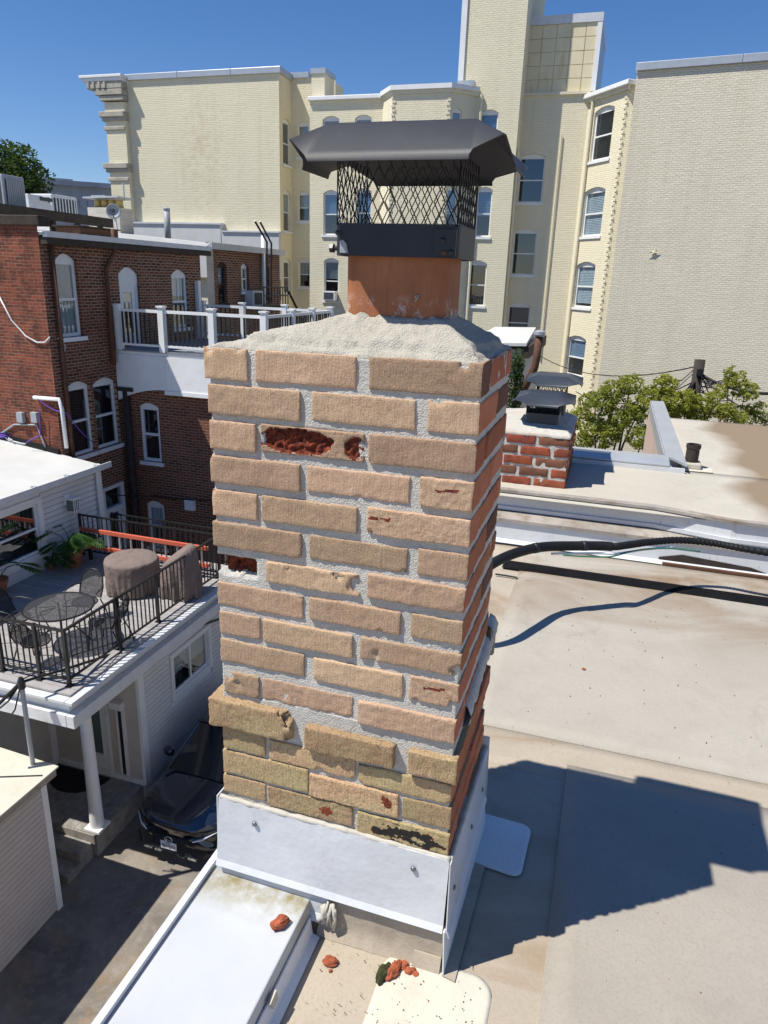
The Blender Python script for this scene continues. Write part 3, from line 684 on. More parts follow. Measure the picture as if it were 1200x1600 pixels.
# small white-roofed shed behind, rusty vent pipe, ivy
Fg = FY(20.)
gx0, gx1 = Fg.hit(740, 540)[0], Fg.hit(822, 545)[0]; gz = Fg.hit(790, 532)[1]
Sg = thing('garage', 'low garage with a white flat roof behind the chimney, under the cream block', 'garage', (gx0, 20, G0))
mb = MB(); mb.box(gx0, 20.3, G0, gx1-.1, 25, gz-.25); mb.build('wall', M['stucco'], Sg)
mb = MB(); mb.prism([(gx0-.3, 20, gz-.2), (gx1, 20, gz-.12), (gx1-.35, 25.5, gz+.0), (gx0-.3, 25.5, gz-.05)], (0, 0, .08)); mb.build('roof', M['metal_roof'], Sg)
mb = MB(); mb.box(gx1-.05, 20.05, gz-.45, gx1+.08, 25, gz-.13); mb.build('fascia', M['dark_wood'], Sg)
Pp = on(1, 19.6, 838, 562)
t = thing('vent_pipe', 'rust-brown flue pipe with a silver cap beside the white garage roof', 'pipe', Pp)
mb = MB(); a = on(1, 19.6, 820, 600); mb.tube([(a.x-.3, 19.6, a.z-.9), (Pp.x-.02, 19.6, Pp.z-.2), (Pp.x, 19.6, Pp.z), (Pp.x+.02, 19.6, on(1, 19.6, 840, 526).z)], .10, 12); mb.build('pipe', M['rust'], t, smooth=True)
mb = MB(); zc = on(1, 19.6, 840, 524).z; mb.lathe((Pp.x+.02, 19.6, 0), [(.11, zc-.02), (.15, zc+.02), (.15, zc+.10), (.05, zc+.14)], 12); mb.build('cap', M['galv'], t)
def leaf_cloud(name, mat, parent, blobs, n, size, seed=1, flat=.0, thr=-.12):
    rnd = random.Random(seed); mb = MB(); vs = []; fs = []
    tot = sum(b[1][0]*b[1][1]*b[1][2] for b in blobs)
    for (c, r) in blobs:
        k = int(n*r[0]*r[1]*r[2]/tot)
        for _ in range(k):
            while True:
                d = Vector((rnd.uniform(-1, 1), rnd.uniform(-1, 1), rnd.uniform(-1, 1))); l = d.length
                if l < 1 and (rnd.random() < .25+.75*l): break
            p = Vector(c)+Vector((d.x*r[0], d.y*r[1], d.z*r[2]))
            if noise.noise(p*(1.6/max(.3, r[0]))*1.4+Vector((seed, 0, 0))) < thr: continue
            s = size*rnd.uniform(.6, 1.3)
            a = Vector((rnd.gauss(0, 1), rnd.gauss(0, 1), rnd.gauss(0, .7))).normalized(); q = a.cross(Vector((rnd.gauss(0, 1), rnd.gauss(0, 1), rnd.gauss(0, 1)))).normalized()
            b0 = len(vs); vs += [p-a*s, p+q*s*.42+a*s*.05, p+a*s, p-q*s*.42+a*s*.05]; fs.append((b0, b0+1, b0+2, b0+3))
    mb.add(vs, fs); return mb.build(name, mat, parent)
def branches(parent, base, tips, r0, seed, mat='bark', name='trunk', mid=.45):
    rnd = random.Random(seed); mb = MB(); base = Vector(base)
    top = base.lerp(sum((Vector(t) for t in tips), Vector())/len(tips), mid)
    L = (top-base).length
    pts = [base.lerp(top, k/5)+Vector((rnd.uniform(-1, 1), rnd.uniform(-1, 1), 0))*L*.015*min(k, 5) for k in range(6)]
    mb.tube(pts, [r0*(1-.09*k) for k in range(6)], 8)
    o = mb.build(name, M[mat], parent, smooth=True); mb = MB()
    for t in tips:
        t = Vector(t); s = pts[rnd.randint(3, 5)]; d = (t-s).length
        q = [s.lerp(t, k/5)+Vector((rnd.uniform(-1, 1), rnd.uniform(-1, 1), rnd.uniform(-.3, 1)))*min(d, 2)*.05*(0 if k in (0, 5) else 1) for k in range(6)]
        mb.tube(q, [r0*.45*(1-.16*k) for k in range(6)], 5)
        for _ in range(3):
            s2 = q[rnd.randint(2, 4)]; e = s2+Vector((rnd.uniform(-1, 1), rnd.uniform(-1, 1), rnd.uniform(-.3, .5)))*min(d*.25, .45)
            mb.tube([s2, s2.lerp(e, .5)+Vector((0, 0, .03*d)), e], [r0*.16, r0*.1, r0*.04], 4)
    mb.build('branch', M[mat], parent)
iv = thing('ivy_column', 'column of dark green ivy climbing beside the garage behind the chimney', 'ivy', on(1, 18.5, 808, 640))
bl = [((on(1, 18.5, 810-j*1.2, 560+j*11).x, 18.5, on(1, 18.5, 810, 560+j*11).z), (.18+.01*j, .2, .24)) for j in range(16)]
leaf_cloud('crown', M['leaf_green'], iv, bl, 4200, .045, 5, thr=-.6)
a, b = Vector(bl[0][0]), Vector(bl[-1][0]); mb = MB(); mb.tube([b-Vector((0, 0, 5)), b, a], .06, 6); mb.build('trunk', M['bark'], iv)

# trees in the court beyond the neighbour's roof
def tree(label, y, pts, n, size, mat, seed, group=None, thr=-.12, r0=.13):
    """pts: (px,py,rpx) crown lumps on the plane at depth y"""
    bl = []
    for px, py, r in pts:
        c = on(1, y, px, py); R = (on(1, y, px+r, py)-c).length; bl.append(((c.x, y+random.uniform(-.5, .5)*R, c.z), (R, R*.9, R*.75)))
    cx = sum(b[0][0] for b in bl)/len(bl)
    t = thing('tree', label, 'tree', (cx, y, G0), group)
    leaf_cloud('crown', mat, t, bl, n, size, seed, thr=thr)
    branches(t, (cx, y, G0), [b[0] for b in bl], r0, seed)
    return t
tree('yellow-green tree between the second chimney and the white coping', 15.5, [(905, 655, 26), (930, 630, 28), (960, 612, 26), (985, 600, 24), (940, 675, 34), (975, 650, 34), (1000, 635, 26), (1005, 680, 30), (905, 690, 24)], 21000, .04, M['leaf_yellow'], 11, thr=.0)
tree('yellow-green tree behind the pale neighbour roof, under the utility pole', 16.5, [(1040, 600, 22), (1045, 630, 30), (1075, 625, 26), (1105, 630, 24), (1020, 618, 24), (1130, 640, 22), (1080, 650, 34), (1150, 655, 20)], 17000, .04, M['leaf_yellow'], 12, thr=.0)
tree('sparse young tree with loose sprays right of the utility pole', 17.5, [(1150, 592, 22), (1165, 612, 24), (1125, 612, 18), (1185, 640, 20), (1160, 650, 24), (1140, 580, 14), (1195, 655, 18)], 6000, .042, M['leaf_yellow'], 13, thr=.03, r0=.08)
# utility pole and its wires
pb = on(1, 19, 1082, 640); pt = on(1, 19, 1094, 562)
t = thing('utility_pole', 'dark wooden utility pole with a knot of wires before the pale wall', 'utility pole', (pb.x, 19, G0))
ax = (pt-pb).normalized()
mb = MB(); k = (G0-pb.z)/ax.z; mb.tube([pb+ax*k, pt], [.17, .125], 10); mb.build('pole', M['pole_wood'], t, smooth=True)
mb = MB(); c = pb.lerp(pt, .78); mb.box(c.x-.05, 18.78, c.z-.09, c.x+.09, 18.88, c.z+.06); mb.build('bracket', M['black_metal'], t)
mb = MB(); rnd = random.Random(3)
for k in range(16):
    s = pb.lerp(pt, rnd.uniform(.35, .95)); e = pb.lerp(pt, rnd.uniform(-.3, .7))+Vector((rnd.choice([-1, 1])*rnd.uniform(.2, .9), rnd.uniform(-.3, .3), 0))
    mb.tube([s, s.lerp(e, .5)+Vector((0, 0, -rnd.uniform(.0, .35))), e], .014, 4)
tag(mb.build('wire_tangle', M['cable'], t), kind='stuff')
def wire(label, pts, r=.015, mat='cable', sag=.0, name='overhead_wire', group=None, n=14):
    P = [Vector(p) for p in pts]; q = []
    for i in range(len(P)-1):
        for k in range(n): f = k/n; q.append(P[i].lerp(P[i+1], f)+Vector((0, 0, -sag*4*f*(1-f))))
    q.append(P[-1]); mb = MB(); mb.tube(q, r, 5)
    return tag(mb.build(name, M[mat], smooth=True), label, 'wire', group)
top = pb.lerp(pt, .88)
wire('thin wire from the pole top to the cream block at the left', [top, on(1, 30.0, 842, 555)], .016, sag=.5)
wire('lower thin wire sagging left from the utility pole', [pb.lerp(pt, .6), on(1, 26, 900, 612)], .016, sag=.5)
wire('thick cable sloping right from the utility pole out of the picture', [pb.lerp(pt, .75), on(1, 17.5, 1215, 615)], .035, sag=.15)
wire('thin cable sloping steeply right from the utility pole into the young tree', [pb.lerp(pt, .7), on(1, 17.2, 1215, 665)], .02, sag=.1)
wire('black service cable dropping left from the pole to the tree', [pb.lerp(pt, .62), on(1, 17.5, 1030, 633)], .035, sag=.2)

# ------------------------------------------------------------------ red brick row house on the left
XR = -11.9; FRX = FX(XR)
YRC = FRX.hit(63, 400)[0]; YELL = FRX.hit(197, 700)[0]; YEND = FRX.hit(313, 420)[0]
FRY = FY(YRC)
RB = thing('brick_row_house', 'dark red brick row house with white arched windows, left of the chimney', 'building', (XR, YRC, G0))
rtop = FRX.hit(70, 366)[1]
o_x = [(*FRX.win(91, 125, 396, 527), .16), (*FRX.win(269.5, 295, 421, 512), .16), (*FRX.win(107, 145, 595, 712), .13), (*FRX.win(149, 185, 589, 699), .13)]
DKZ = -1.86
du0, du1 = FRX.hit(188, 470)[0], FRX.hit(219, 470)[0]; o_x.append((du0, du1, DKZ+.02, FRX.hit(200, 417)[1], .18))
bu0, bu1 = FRX.hit(162, 800)[0], FRX.hit(196, 800)[0]; o_x.append((bu0, bu1, FRX.hit(180, 905)[1], FRX.hit(178, 757)[1], 0))
mb = MB(); facade(mb, FRX, YRC, YEND, G0, rtop, o_x, .18); mb.build('side_wall', M['red_x'], RB)
mb = MB(); facade(mb, FRY, -26, XR, G0, rtop+.15, []); mb.build('front_wall', M['red_y'], RB)
for i, o in enumerate(o_x[:4]):
    window(RB, FRX, o, 'white_trim', fw=.075, rec=.08, blind='curtain' if i == 0 else ('blind' if i == 1 else None), bfrac=1 if i == 0 else .4, sillmat='white_trim', grid=(i == 1))
    # rowlock arch of header bricks over the opening
    a, b, za, zb, r = o; n = 13
    mbx = None
    for k in range(n):
        f0, f1 = (k+.06)/n, (k+.94)/n
        P = [(a-.04+(b-a+.08)*f, zb+.004-r*((2*f-1)**2)) for f in (f0, f1)]
        q = MB(FRX.M); tilt = (f0+f1-1)*.05
        q.prism([(P[0][0], -.014, P[0][1]), (P[1][0], -.014, P[1][1]), (P[1][0]+tilt, -.014, P[1][1]+.19), (P[0][0]+tilt, -.014, P[0][1]+.19)], (0, .012, 0)); q.build('arch_brick', M['red_x'], RB)
# glazed balcony door
a, b, za, zb, r = o_x[4]
d = MB(FRX.M); d.box(a, .06, za, a+.09, .13, zb-r); d.box(b-.09, .06, za, b, .13, zb-r); d.box(a+.09, .06, zb-r-.30, b-.09, .13, zb-r-.22)
poly = [(a+(b-a)*k/8, .05, zb-.004-r*((2*k/8-1)**2)) for k in range(9)]+[(b, .05, zb-r-.22), (a, .05, zb-r-.22)]
d.prism(poly, (0, .05, 0)); dd = d.build('door', M['white_trim'], RB)
l = MB(FRX.M); zt = zb-r-.30; l.box(a+.09, .085, za, a+.22, .125, zt); l.box(b-.22, .085, za, b-.09, .125, zt); l.box(a+.22, .085, za, b-.22, .125, za+.28); l.box(a+.22, .085, zt-.14, b-.22, .125, zt); l.build('door_leaf', M['white_trim'], dd)
g = MB(FRX.M); g.box(a+.222, .10, za+.282, b-.222, .108, zt-.142); g.build('pane', M['glass'], dd)
g = MB(FRX.M); g.box(a+.1, .2, za, b-.1, .24, zb-.1); g.build('dark_interior', M['dark_int'], dd)
g = MB(FRX.M); g.box(a+.23, .13, za+.9, b-.23, .14, zt-.16); g.build('curtain', M['curtain'], dd)
# basement doorway with a transom
a, b, za, zb, r = o_x[5]
d = MB(FRX.M); zm = FRX.hit(180, 791)[1]
d.box(a, -.02, za, a+.1, .12, zb); d.box(b-.1, -.02, za, b, .12, zb); d.box(a+.1, -.02, zb-.09, b-.1, .12, zb); d.box(a+.1, -.02, zm-.15, b-.1, .12, zm)
d.box(a+.1, .03, za, a+.24, .1, zm-.15); d.box(b-.24, .03, za, b-.1, .1, zm-.15); dd = d.build('door', M['white_trim'], RB)
g = MB(FRX.M); g.box(a+.1, .05, zm, b-.1, .056, zb-.09); g.build('transom_pane', M['glass'], dd)
g = MB(FRX.M); g.box(a+.24, .05, za, b-.24, .056, zm-.15); g.build('pane', M['glass'], dd)
g = MB(FRX.M); g.box(a+.05, .14, za, b-.05, .18, zb); g.build('dark_interior', M['dark_int'], dd)
# roof rising to the west, eave board, gutter, dark front parapet
SL = .075
mb = MB(); mb.prism([(XR+.18, YRC+.02, rtop+.02), (XR-12, YRC+.02, rtop+.02+SL*12), (XR-12, YRC+.02, rtop-.4), (XR+.02, YRC+.02, rtop-.02)], (0, YEND-YRC+.3, 0)); mb.build('roof', M['metal_roof'], RB)
mb = MB(); mb.box(XR+.10, YRC+.02, rtop-.06, XR+.22, YEND+.3, rtop+.06); mb.build('eave_board', M['white_metal'], RB)
mb = MB(); mb.box(XR+.004, YRC+.02, rtop-.20, XR+.20, YEND+.3, rtop-.065); mb.build('gutter', M['dark_wood'], RB)
mb = MB(); mb.box(-26, YRC-.08, rtop+.153, XR+.12, YRC+.25, rtop+.36); mb.build('front_parapet', M['dark_wood'], RB, bevel=.02)
q0 = FRX.hit(84, 400)[0]-.12
mb = MB(FRX.M); u = FRX.hit(86, 420)[0]-.35; mb.tube([(u+.22, -.07, rtop-.2), (u+.22, -.07, G0+4)], .05, 8); mb.build('downspout', M['rust'], RB, smooth=True)
u = FRX.hit(182, 430)[0]-.15
mb = MB(FRX.M); mb.tube([(u-.05, -.16, rtop+.25), (u-.05, -.16, rtop-.25), (u-.35, -.10, rtop-.65), (u-.35, -.10, DKZ-.4)], .055, 8); mb.build('downspout', M['rust'], RB, smooth=True)
w0 = FRX.hit(104, 640)[0]-.38
mb = MB(); y = YRC-.07; P = [on(1, y, 53, 621), on(1, y, 92, 624), on(1, y, 97, 640), on(1, y, 104, 700)]; mb.tube([Vector((p.x, y, p.z)) for p in P], .045, 8); mb.build('drain_pipe', M['white_trim'], RB, smooth=True)
for px in (33, 55):
    c = on(1, YRC-.05, px, 652); mb = MB(); mb.box(c.x-.085, YRC-.11, c.z-.12, c.x+.085, YRC-.004, c.z+.12); mb.build('meter_box', M['ac_grey'], RB, bevel=.01)
c = on(1, YRC, 45, 662); mb = MB(); mb.tube([(c.x-.9, YRC-.03, c.z-.35), (c.x-.4, YRC-.03, c.z-.05), (c.x+.25, YRC-.03, c.z), (c.x+.45, YRC-.05, c.z-.5)], .022, 6); mb.build('conduit', M['ac_grey'], RB)
mb = MB(); P = [on(1, YRC-.03, *q) for q in ((-2, 462), (18, 500), (40, 525), (58, 535), (70, 535), (78, 527))]; mb.tube(P, .018, 5); mb.build('hanging_cable', M['white_cable'], RB, smooth=True)
mb = MB(FRX.M); uu = FRX.hit(100, 540)[0]; mb.tube([(uu-.2, -.03, FRX.hit(98, 520)[1]-.1), (uu, -.04, FRX.hit(100, 540)[1]), (uu-.1, -.03, FRX.hit(97, 556)[1])], .015, 5); mb.build('hanging_cable', M['white_cable'], RB)

# two-storey ell with the white balcony on top
EX1 = on(1, YELL, 413, 520).x+.1; FE = FY(YELL)
EL = thing('brick_ell', 'lower red brick rear wing under the white roof deck', 'building', (XR, YELL, G0))
o_e = [(*FE.win(220, 250, 630, 721), .1), (*FE.win(231, 258, 783, 855), .12)]
mb = MB(); facade(mb, FE, XR-.02, EX1, G0, DKZ-.16, o_e); closed(mb, FE, XR-.02, EX1, G0, DKZ-.16, 5.2); mb.build('wall', [M['red_ell'], M['red_x'], M['deck_grey']], EL)
for i, o in enumerate(o_e): window(EL, FE, o, 'white_trim', fw=.08, rec=.05, blind='blind' if i else None, bfrac=.5)
mb = MB(); p = on(1, YELL-.12, 200, 850); mb.tube([(XR+.22, YELL-.12, DKZ-1.0), (XR+.22, YELL-.12, G0)], .085, 10); mb.build('drain_pipe', M['rust_pipe'], EL, smooth=True)
mb = MB(); mb.box(XR+.02, YELL-.2, DKZ-1.08, XR+.48, YELL-.06, DKZ-.98); mb.build('pipe_bracket', M['rust_pipe'], EL)
c = FE.hit(299, 788); mb = MB(FE.M); mb.box(c[0]-.14, -.12, c[1]-.14, c[0]+.14, -.003, c[1]+.14); mb.build('vent_hood', M['white_paint'], EL, bevel=.015)
# white roof deck
WD = thing('roof_deck', 'white timber roof deck with black balusters on the brick ell', 'deck', (XR, YELL, DKZ))
yf = YELL-.12; xs = [on(1, yf, px, 515).x for px in (186, 254, 332, 413)]; xr_ = xs[-1]
ys = [FX(xr_).hit(px, 500)[0] for px in (456, 488, 516)]; yb_ = ys[-1]
mb = MB(); mb.box(XR+.01, yf-.02, DKZ-.15, xr_+.08, yb_, DKZ-.07); mb.build('deck_frame', M['white_paint'], WD)
n = int((yb_-yf)/.16)
for k in range(n):
    mb = MB(); mb.box(XR+.01, yf-.05+k*.16, DKZ-.068, xr_+.1, yf-.05+k*.16+.152, DKZ-.03); mb.build('deck_board', M['deck_grey'], WD)
zl = FY(yf).hit(187, 624)[1]; zr_ = FY(yf).hit(260, 610)[1]
mb = MB(); x1 = xs[1]-.02
pts = [(XR+.02, zl)]+[(XR+.02+(x1-XR-.02)*k/8, zl+(zr_-zl)*(1-(1-k/8)**2)) for k in range(1, 9)]
mb.prism([(p[0], yf-.04, p[1]) for p in pts]+[(x1, yf-.04, DKZ-.152), (XR+.02, yf-.04, DKZ-.152)], (0, .10, 0)); mb.build('fascia_panel', M['white_paint'], WD)
mb = MB(); mb.box(x1+.012, yf-.04, zr_, xr_+.08, yf+.06, DKZ-.152); mb.build('fascia_panel', M['white_paint'], WD)
mb = MB(); mb.box(x1+.012, yf-.07, zr_-.10, xr_+.10, yf+.06, zr_-.003); mb.box(x1-.05, yf-.055, zr_+.003, x1+.06, yf-.043, DKZ-.155); mb.build('fascia_trim', M['white_paint'], WD)
mb = MB(); mb.box(xr_, yf+.07, zr_, xr_+.08, yb_, DKZ-.152); mb.build('fascia_panel', M['white_paint'], WD)
RT_ = DKZ+.98
def balustrade(parent, a, b, zd, h, npost_pts, rail_mat, bal_mat, bal_r, gap, post_r, cap=True, rail_h=.07, rail_w=.055, first=True, last=True, low=.10, round_=False):
    """railing from a to b: posts, top rail, bottom rail and one object per baluster"""
    a, b = Vector(a), Vector(b); d = (b-a); L = d.length; d.normalize(); ang = atan2(d.y, d.x)
    F = Frame((a.x, a.y, 0), ang)
    for s in npost_pts:
        m = MB(F.M); m.box(s-post_r, -post_r, zd-.02, s+post_r, post_r, zd+h+(.06 if cap else .01))
        p = m.build('post', M[rail_mat], parent)
        if cap:
            m = MB(F.M); m.box(s-post_r*1.3, -post_r*1.3, zd+h+.062, s+post_r*1.3, post_r*1.3, zd+h+.10); m.build('post_cap', M[rail_mat], p)
        else:
            m = MB(F.M); m.box(s-post_r*2, -post_r*2, zd-.0, s+post_r*2, post_r*2, zd+.012); m.build('base_plate', M[rail_mat], p)
    m = MB(F.M); m.box(0, -rail_w/2, zd+h-rail_h, L, rail_w/2, zd+h); m.build('top_rail', M[rail_mat], parent)
    m = MB(F.M); m.box(0, -rail_w*.4, zd+low, L, rail_w*.4, zd+low+rail_h*.8); m.build('bottom_rail', M[rail_mat], parent)
    n = int(L/gap); me = None
    for k in range(1, n):
        s = L*k/n
        if any(abs(s-q) < post_r+bal_r for q in npost_pts): continue
        p = F.M @ Vector((s, 0, 0))
        if me is None:
            m = MB(); m.box(-bal_r, -bal_r, zd+low+rail_h*.8, bal_r, bal_r, zd+h-rail_h)
            m.v = [Matrix.Rotation(ang, 3, 'Z') @ v for v in m.v]
            o = m.build('baluster', M[bal_mat], None); me = o
            o.parent = parent; o.location = Vector((p.x, p.y, 0))-ORG[parent.name]
        else:
            o = me.copy(); COL.objects.link(o); o.parent = parent; o.location = Vector((p.x, p.y, 0))-ORG[parent.name]
zdk = DKZ-.03
balustrade(WD, (xs[0], yf, 0), (xr_, yf, 0), zdk, .98, [x-xs[0] for x in xs], 'white_paint', 'rail_metal', .019, .125, .075)
balustrade(WD, (xr_, yf, 0), (xr_, yb_, 0), zdk, .98, [y-yf for y in ys], 'white_paint', 'rail_metal', .018, .14, .07)
xb = [on(1, yb_, px, 500).x for px in (318, 379, 445)]
balustrade(WD, (xb[0], yb_, 0), (xr_, yb_, 0), zdk, .98, [x-xb[0] for x in xb], 'white_paint', 'rail_metal', .018, .15, .07)
mb = MB(); c = FRX.hit(306, 470)[0]; mb.box(XR+.02, c-.06, zdk, XR+.14, c+.08, rtop-.9); mb.build('tall_post', M['white_paint'], WD)

# next houses behind: painted end strip, brick wall with narrow windows, white roofs up to the cream wing
NB = thing('rear_row_house', 'farther brick row house with two narrow windows and a fire escape behind the roof deck', 'building', (XR, YEND, G0))
y2 = FRX.hit(333, 430)[0]; y3 = FRX.hit(437, 430)[0]; n1z = FRX.hit(330, 384)[1]
mb = MB(); facade(mb, FX(XR+.03), YEND+.31, y2, G0, n1z+.1, []); mb.build('party_wall', brickwall('old_white_brick_side', pi/2, ((.62, .58, .5), (.5, .45, .4), (.35, .28, .22)), (.6, .57, .5)), NB)
o_n = [(*FRX.win(341, 355, 409, 474), .12), (*FRX.win(377, 389, 411, 455), .12), (*FRX.win(411, 421, 413, 470), .1)]
mb = MB(); facade(mb, FRX, y2+.01, y3, G0, n1z, o_n); mb.build('wall', M['red_x'], NB)
for i, o in enumerate(o_n): window(NB, FRX, o, ['dark_wood', 'white_trim', 'dark_wood'][i], fw=.06, blind='curtain' if i < 2 else None, bfrac=.5)
mb = MB(); mb.prism([(XR+.2, YEND+.31, n1z+.05), (XR-12, YEND+.31, n1z+.05+SL*12), (XR-12, YEND+.31, n1z-.4), (XR+.05, YEND+.31, n1z-.03)], (0, y3+.15-YEND-.31, 0)); mb.build('roof', M['metal_roof'], NB)
mb = MB(); mb.box(XR+.09, YEND+.32, n1z-.10, XR+.23, y3, n1z+.085); mb.build('eave_board', M['galv'], NB)
za, zb, zc = FW_.hit(280, 351)[1], FW_.hit(395, 364)[1], FW_.hit(400, 384)[1]
xa, xm, xz = FW_.hit(196, 355)[0], FW_.hit(350, 358)[0], wx1+.05
mb = MB(); mb.box(xa, YW-.32, zc-1.5, xm, YW-.003, za); mb.build('base_flashing', M['metal_roof'], NB)
mb = MB(); mb.box(xm+.005, YW-.30, zc-1.5, xz, YW-.003, zb); mb.build('base_flashing', M['metal_roof'], NB)
mb = MB(); mb.box(xa, YW-.38, za+.003, xm+.05, YW-.003, za+.08); mb.box(xm+.06, YW-.36, zb+.003, xz+.03, YW-.003, zb+.07); mb.build('coping', M['white_metal'], NB)
c = on(1, 28., 262, 358); t = thing('vent_pipe', 'grey metal vent pipe with a silver cap before the blank cream wall', 'pipe', c)
mb = MB(); z0 = c.z-.6; z1 = on(1, 28, 262, 328).z; mb.lathe((c.x, 28, 0), [(.13, z0), (.13, z1)], 12); mb.build('pipe', M['ac_grey'], t, smooth=True)
mb = MB(); mb.lathe((c.x, 28, 0), [(.15, z1+.002), (.15, z1+.06), (.05, z1+.12)], 12); mb.build('cap', M['galv'], t)
u0 = FRX.hit(408, 430)[0]
mb = MB(FRX.M); mb.tube([(u0, -.10, FRX.hit(408, 368)[1]), (u0, -.10, DKZ)], .07, 8); mb.build('downspout', M['white_paint'], NB, smooth=True)
b0 = FRX.hit(391, 466); 
ac_unit(FRX, b0[0], b0[1]-.25, .75, .5, 'white air conditioner in the brick wall above the rear deck railing')
FEs = thing('fire_escape', 'black iron fire escape with two handrail poles beside the cream block', 'fire escape', (XR+.5, y3-1, DKZ))
xe = XR+.9; FEx = FX(xe)
for pxs in (((398, 345), (417, 378), (417, 470)), ((406, 346), (424, 380), (424, 470))):
    mb = MB(); mb.tube([Vector((xe, *FEx.hit(*q))) for q in pxs], .035, 6); mb.build('pole', M['rail_metal'], FEs)
ya, yb2 = FEx.hit(412, 460)[0], FEx.hit(450, 470)[0]
for py in (450, 463, 478):
    zz = FEx.hit(425, py)[1]; mb = MB(); mb.box(xe-.02, ya, zz, xe+.02, yb2, zz+.04); mb.build('rail', M['rail_metal'], FEs)
zz0, zz1 = FEx.hit(425, 450)[1], FEx.hit(425, 480)[1]
for k in range(10):
    y = ya+(yb2-ya)*k/9; mb = MB(); mb.box(xe-.012, y-.012, zz1, xe+.012, y+.012, zz0); mb.build('baluster', M['rail_metal'], FEs)
mb = MB(); mb.tube([(xe+.3, yb2-.6, zz0-.1), (xe+.9, yb2+.2, zz1-1.2)], .04, 6); mb.tube([(xe+.3, yb2-.6, zz1-.3), (xe+.9, yb2+.2, zz1-2.0)], .05, 6); mb.build('stringer', M['rail_metal'], FEs)
mb = MB(); mb.box(XR+.01, ya, zz1-.06, xe+.03, yb2, zz1); mb.build('landing', M['rail_metal'], FEs)

# things on the red roof
XB = -14.5; FB2 = FX(XB)
t = thing('roof_beam', 'long dark timber beam along the red brick house roof under the air conditioners', 'beam', (XB, 15, rtop))
ya, za = FB2.hit(-40, 322); yb2, zb = FB2.hit(168, 349)
mb = MB(); mb.prism([(XB, ya, za-.12), (XB+.2, ya, za-.12), (XB+.2, ya, za+.12), (XB, ya, za+.12)], (0, yb2-ya, zb-za)); mb.build('beam', M['dark_wood'], t)
for k in range(5):
    y = ya+(yb2-ya)*(k+.5)/5; z = za+(zb-za)*(k+.5)/5; mb = MB(); mb.box(XB+.04, y-.06, rtop+.2, XB+.16, y+.06, z-.125); mb.build('leg', M['dark_wood'], t)
def condenser(label, X, pxl, pxr, pyt, pyb, depth, mat, slats=9, group=None):
    F = FX(X); ym = (pyt+pyb)/2; u0, _ = F.hit(pxl, ym); u1, _ = F.hit(pxr, ym); z0 = F.hit((pxl+pxr)/2, pyb)[1]; z1 = F.hit((pxl+pxr)/2, pyt)[1]
    t = thing('rooftop_air_conditioner', label, 'air conditioner', (X-depth/2, (u0+u1)/2, z0), group)
    mb = MB(); mb.box(X-depth, u0, z0, X, u1, z1); mb.build('casing', M[mat], t, bevel=.03)
    mb = MB(); mb.box(X+.003, u0+.07, z0+.1, X+.012, u1-.07, z1-.1); mb.box(X-depth+.08, u0-.012, z0+.1, X-.08, u0-.003, z1-.1); mb.build('grille', M['ac_dark'], t)
    for k in range(slats):
        u = u0+.09+(u1-u0-.18)*(k+.5)/slats; mb = MB(); mb.box(X+.014, u-.022, z0+.1, X+.03, u+.022, z1-.1); mb.build('slat', M[mat], t)
    mb = MB(); mb.box(X-depth, u0, z0-.12, X-depth+.1, u1, z0-.01); mb.box(X-.1, u0, z0-.12, X, u1, z0-.01); mb.build('foot', M['ac_dark'], t)
    return t
condenser('large grey air conditioner with dark vertical grille at the left picture edge', -14.7, 6, 40, 275, 328, 1.1, 'ac_grey', 9)
condenser('beige-white air conditioner with dark louvres between duct and chimney pots', -16.2, 82, 121, 306, 338, .8, 'ac_white', 7)
F = FX(-16.0); a = F.hit(46, 322); b = F.hit(83, 322)
t = thing('air_duct', 'low white sheet metal duct with a sloped top beside the rooftop air conditioners', 'duct', (-16.3, a[0], a[1]))
z0 = F.hit(65, 334)[1]; z1 = F.hit(60, 305)[1]
mb = MB(); mb.prism([(-16, a[0], z0), (-16, b[0], z0), (-16, b[0], z1-.25), (-16, b[0]-.4, z1), (-16, a[0], z1)], (-1, 0, 0)); mb.build('duct', M['white_metal'], t, bevel=.02)
mb = MB(); mb.box(-15.998, b[0]-.5, z0+.35, -15.98, b[0]-.02, z0+.45); mb.build('louvre', M['ac_dark'], t)
# chimney with yellow pots
Fp_ = FY(24.); xa, xb_ = Fp_.hit(137, 330)[0], Fp_.hit(186, 330)[0]; z0, z1, z2 = Fp_.hit(160, 352)[1], Fp_.hit(160, 324)[1], Fp_.hit(160, 311)[1]
t = thing('potted_chimney', 'low brick chimney with a row of yellow clay pots under a metal cover', 'chimney', (xa, 24, z0))
mb = MB(); mb.box(xa, 24, z0-1, xb_, 24.8, z1); mb.build('stack', M['red_party'], t)
for k in range(4):
    x = xa+.22+(xb_-xa-.44)*k/3; mb = MB(); mb.lathe((x, 24.35, 0), [(.15, z1+.002), (.13, z2)], 12); mb.build('chimney_pot', M['yellow_pot'], t, smooth=True)
mb = MB(); mb.prism([(xa-.1, 23.9, z2+.02), (xb_+.05, 23.9, z2+.05), (xb_+.05, 24.9, z2+.05), (xa-.1, 24.9, z2+.02)], (0, 0, .05)); mb.prism([(xa+.2, 24, z2+.075), (xa+.8, 24, z2+.085), (xa+.8, 24.8, z2+.085), (xa+.2, 24.8, z2+.075)], (0, 0, .05)); mb.build('cover_plate', M['galv'], t)
mb = MB(); mb.tube([(xb_-.1, 24.5, z2), (xb_-.1, 24.5, Fp_.hit(179, 283)[1])], .03, 5); mb.build('aerial', M['ac_grey'], t)
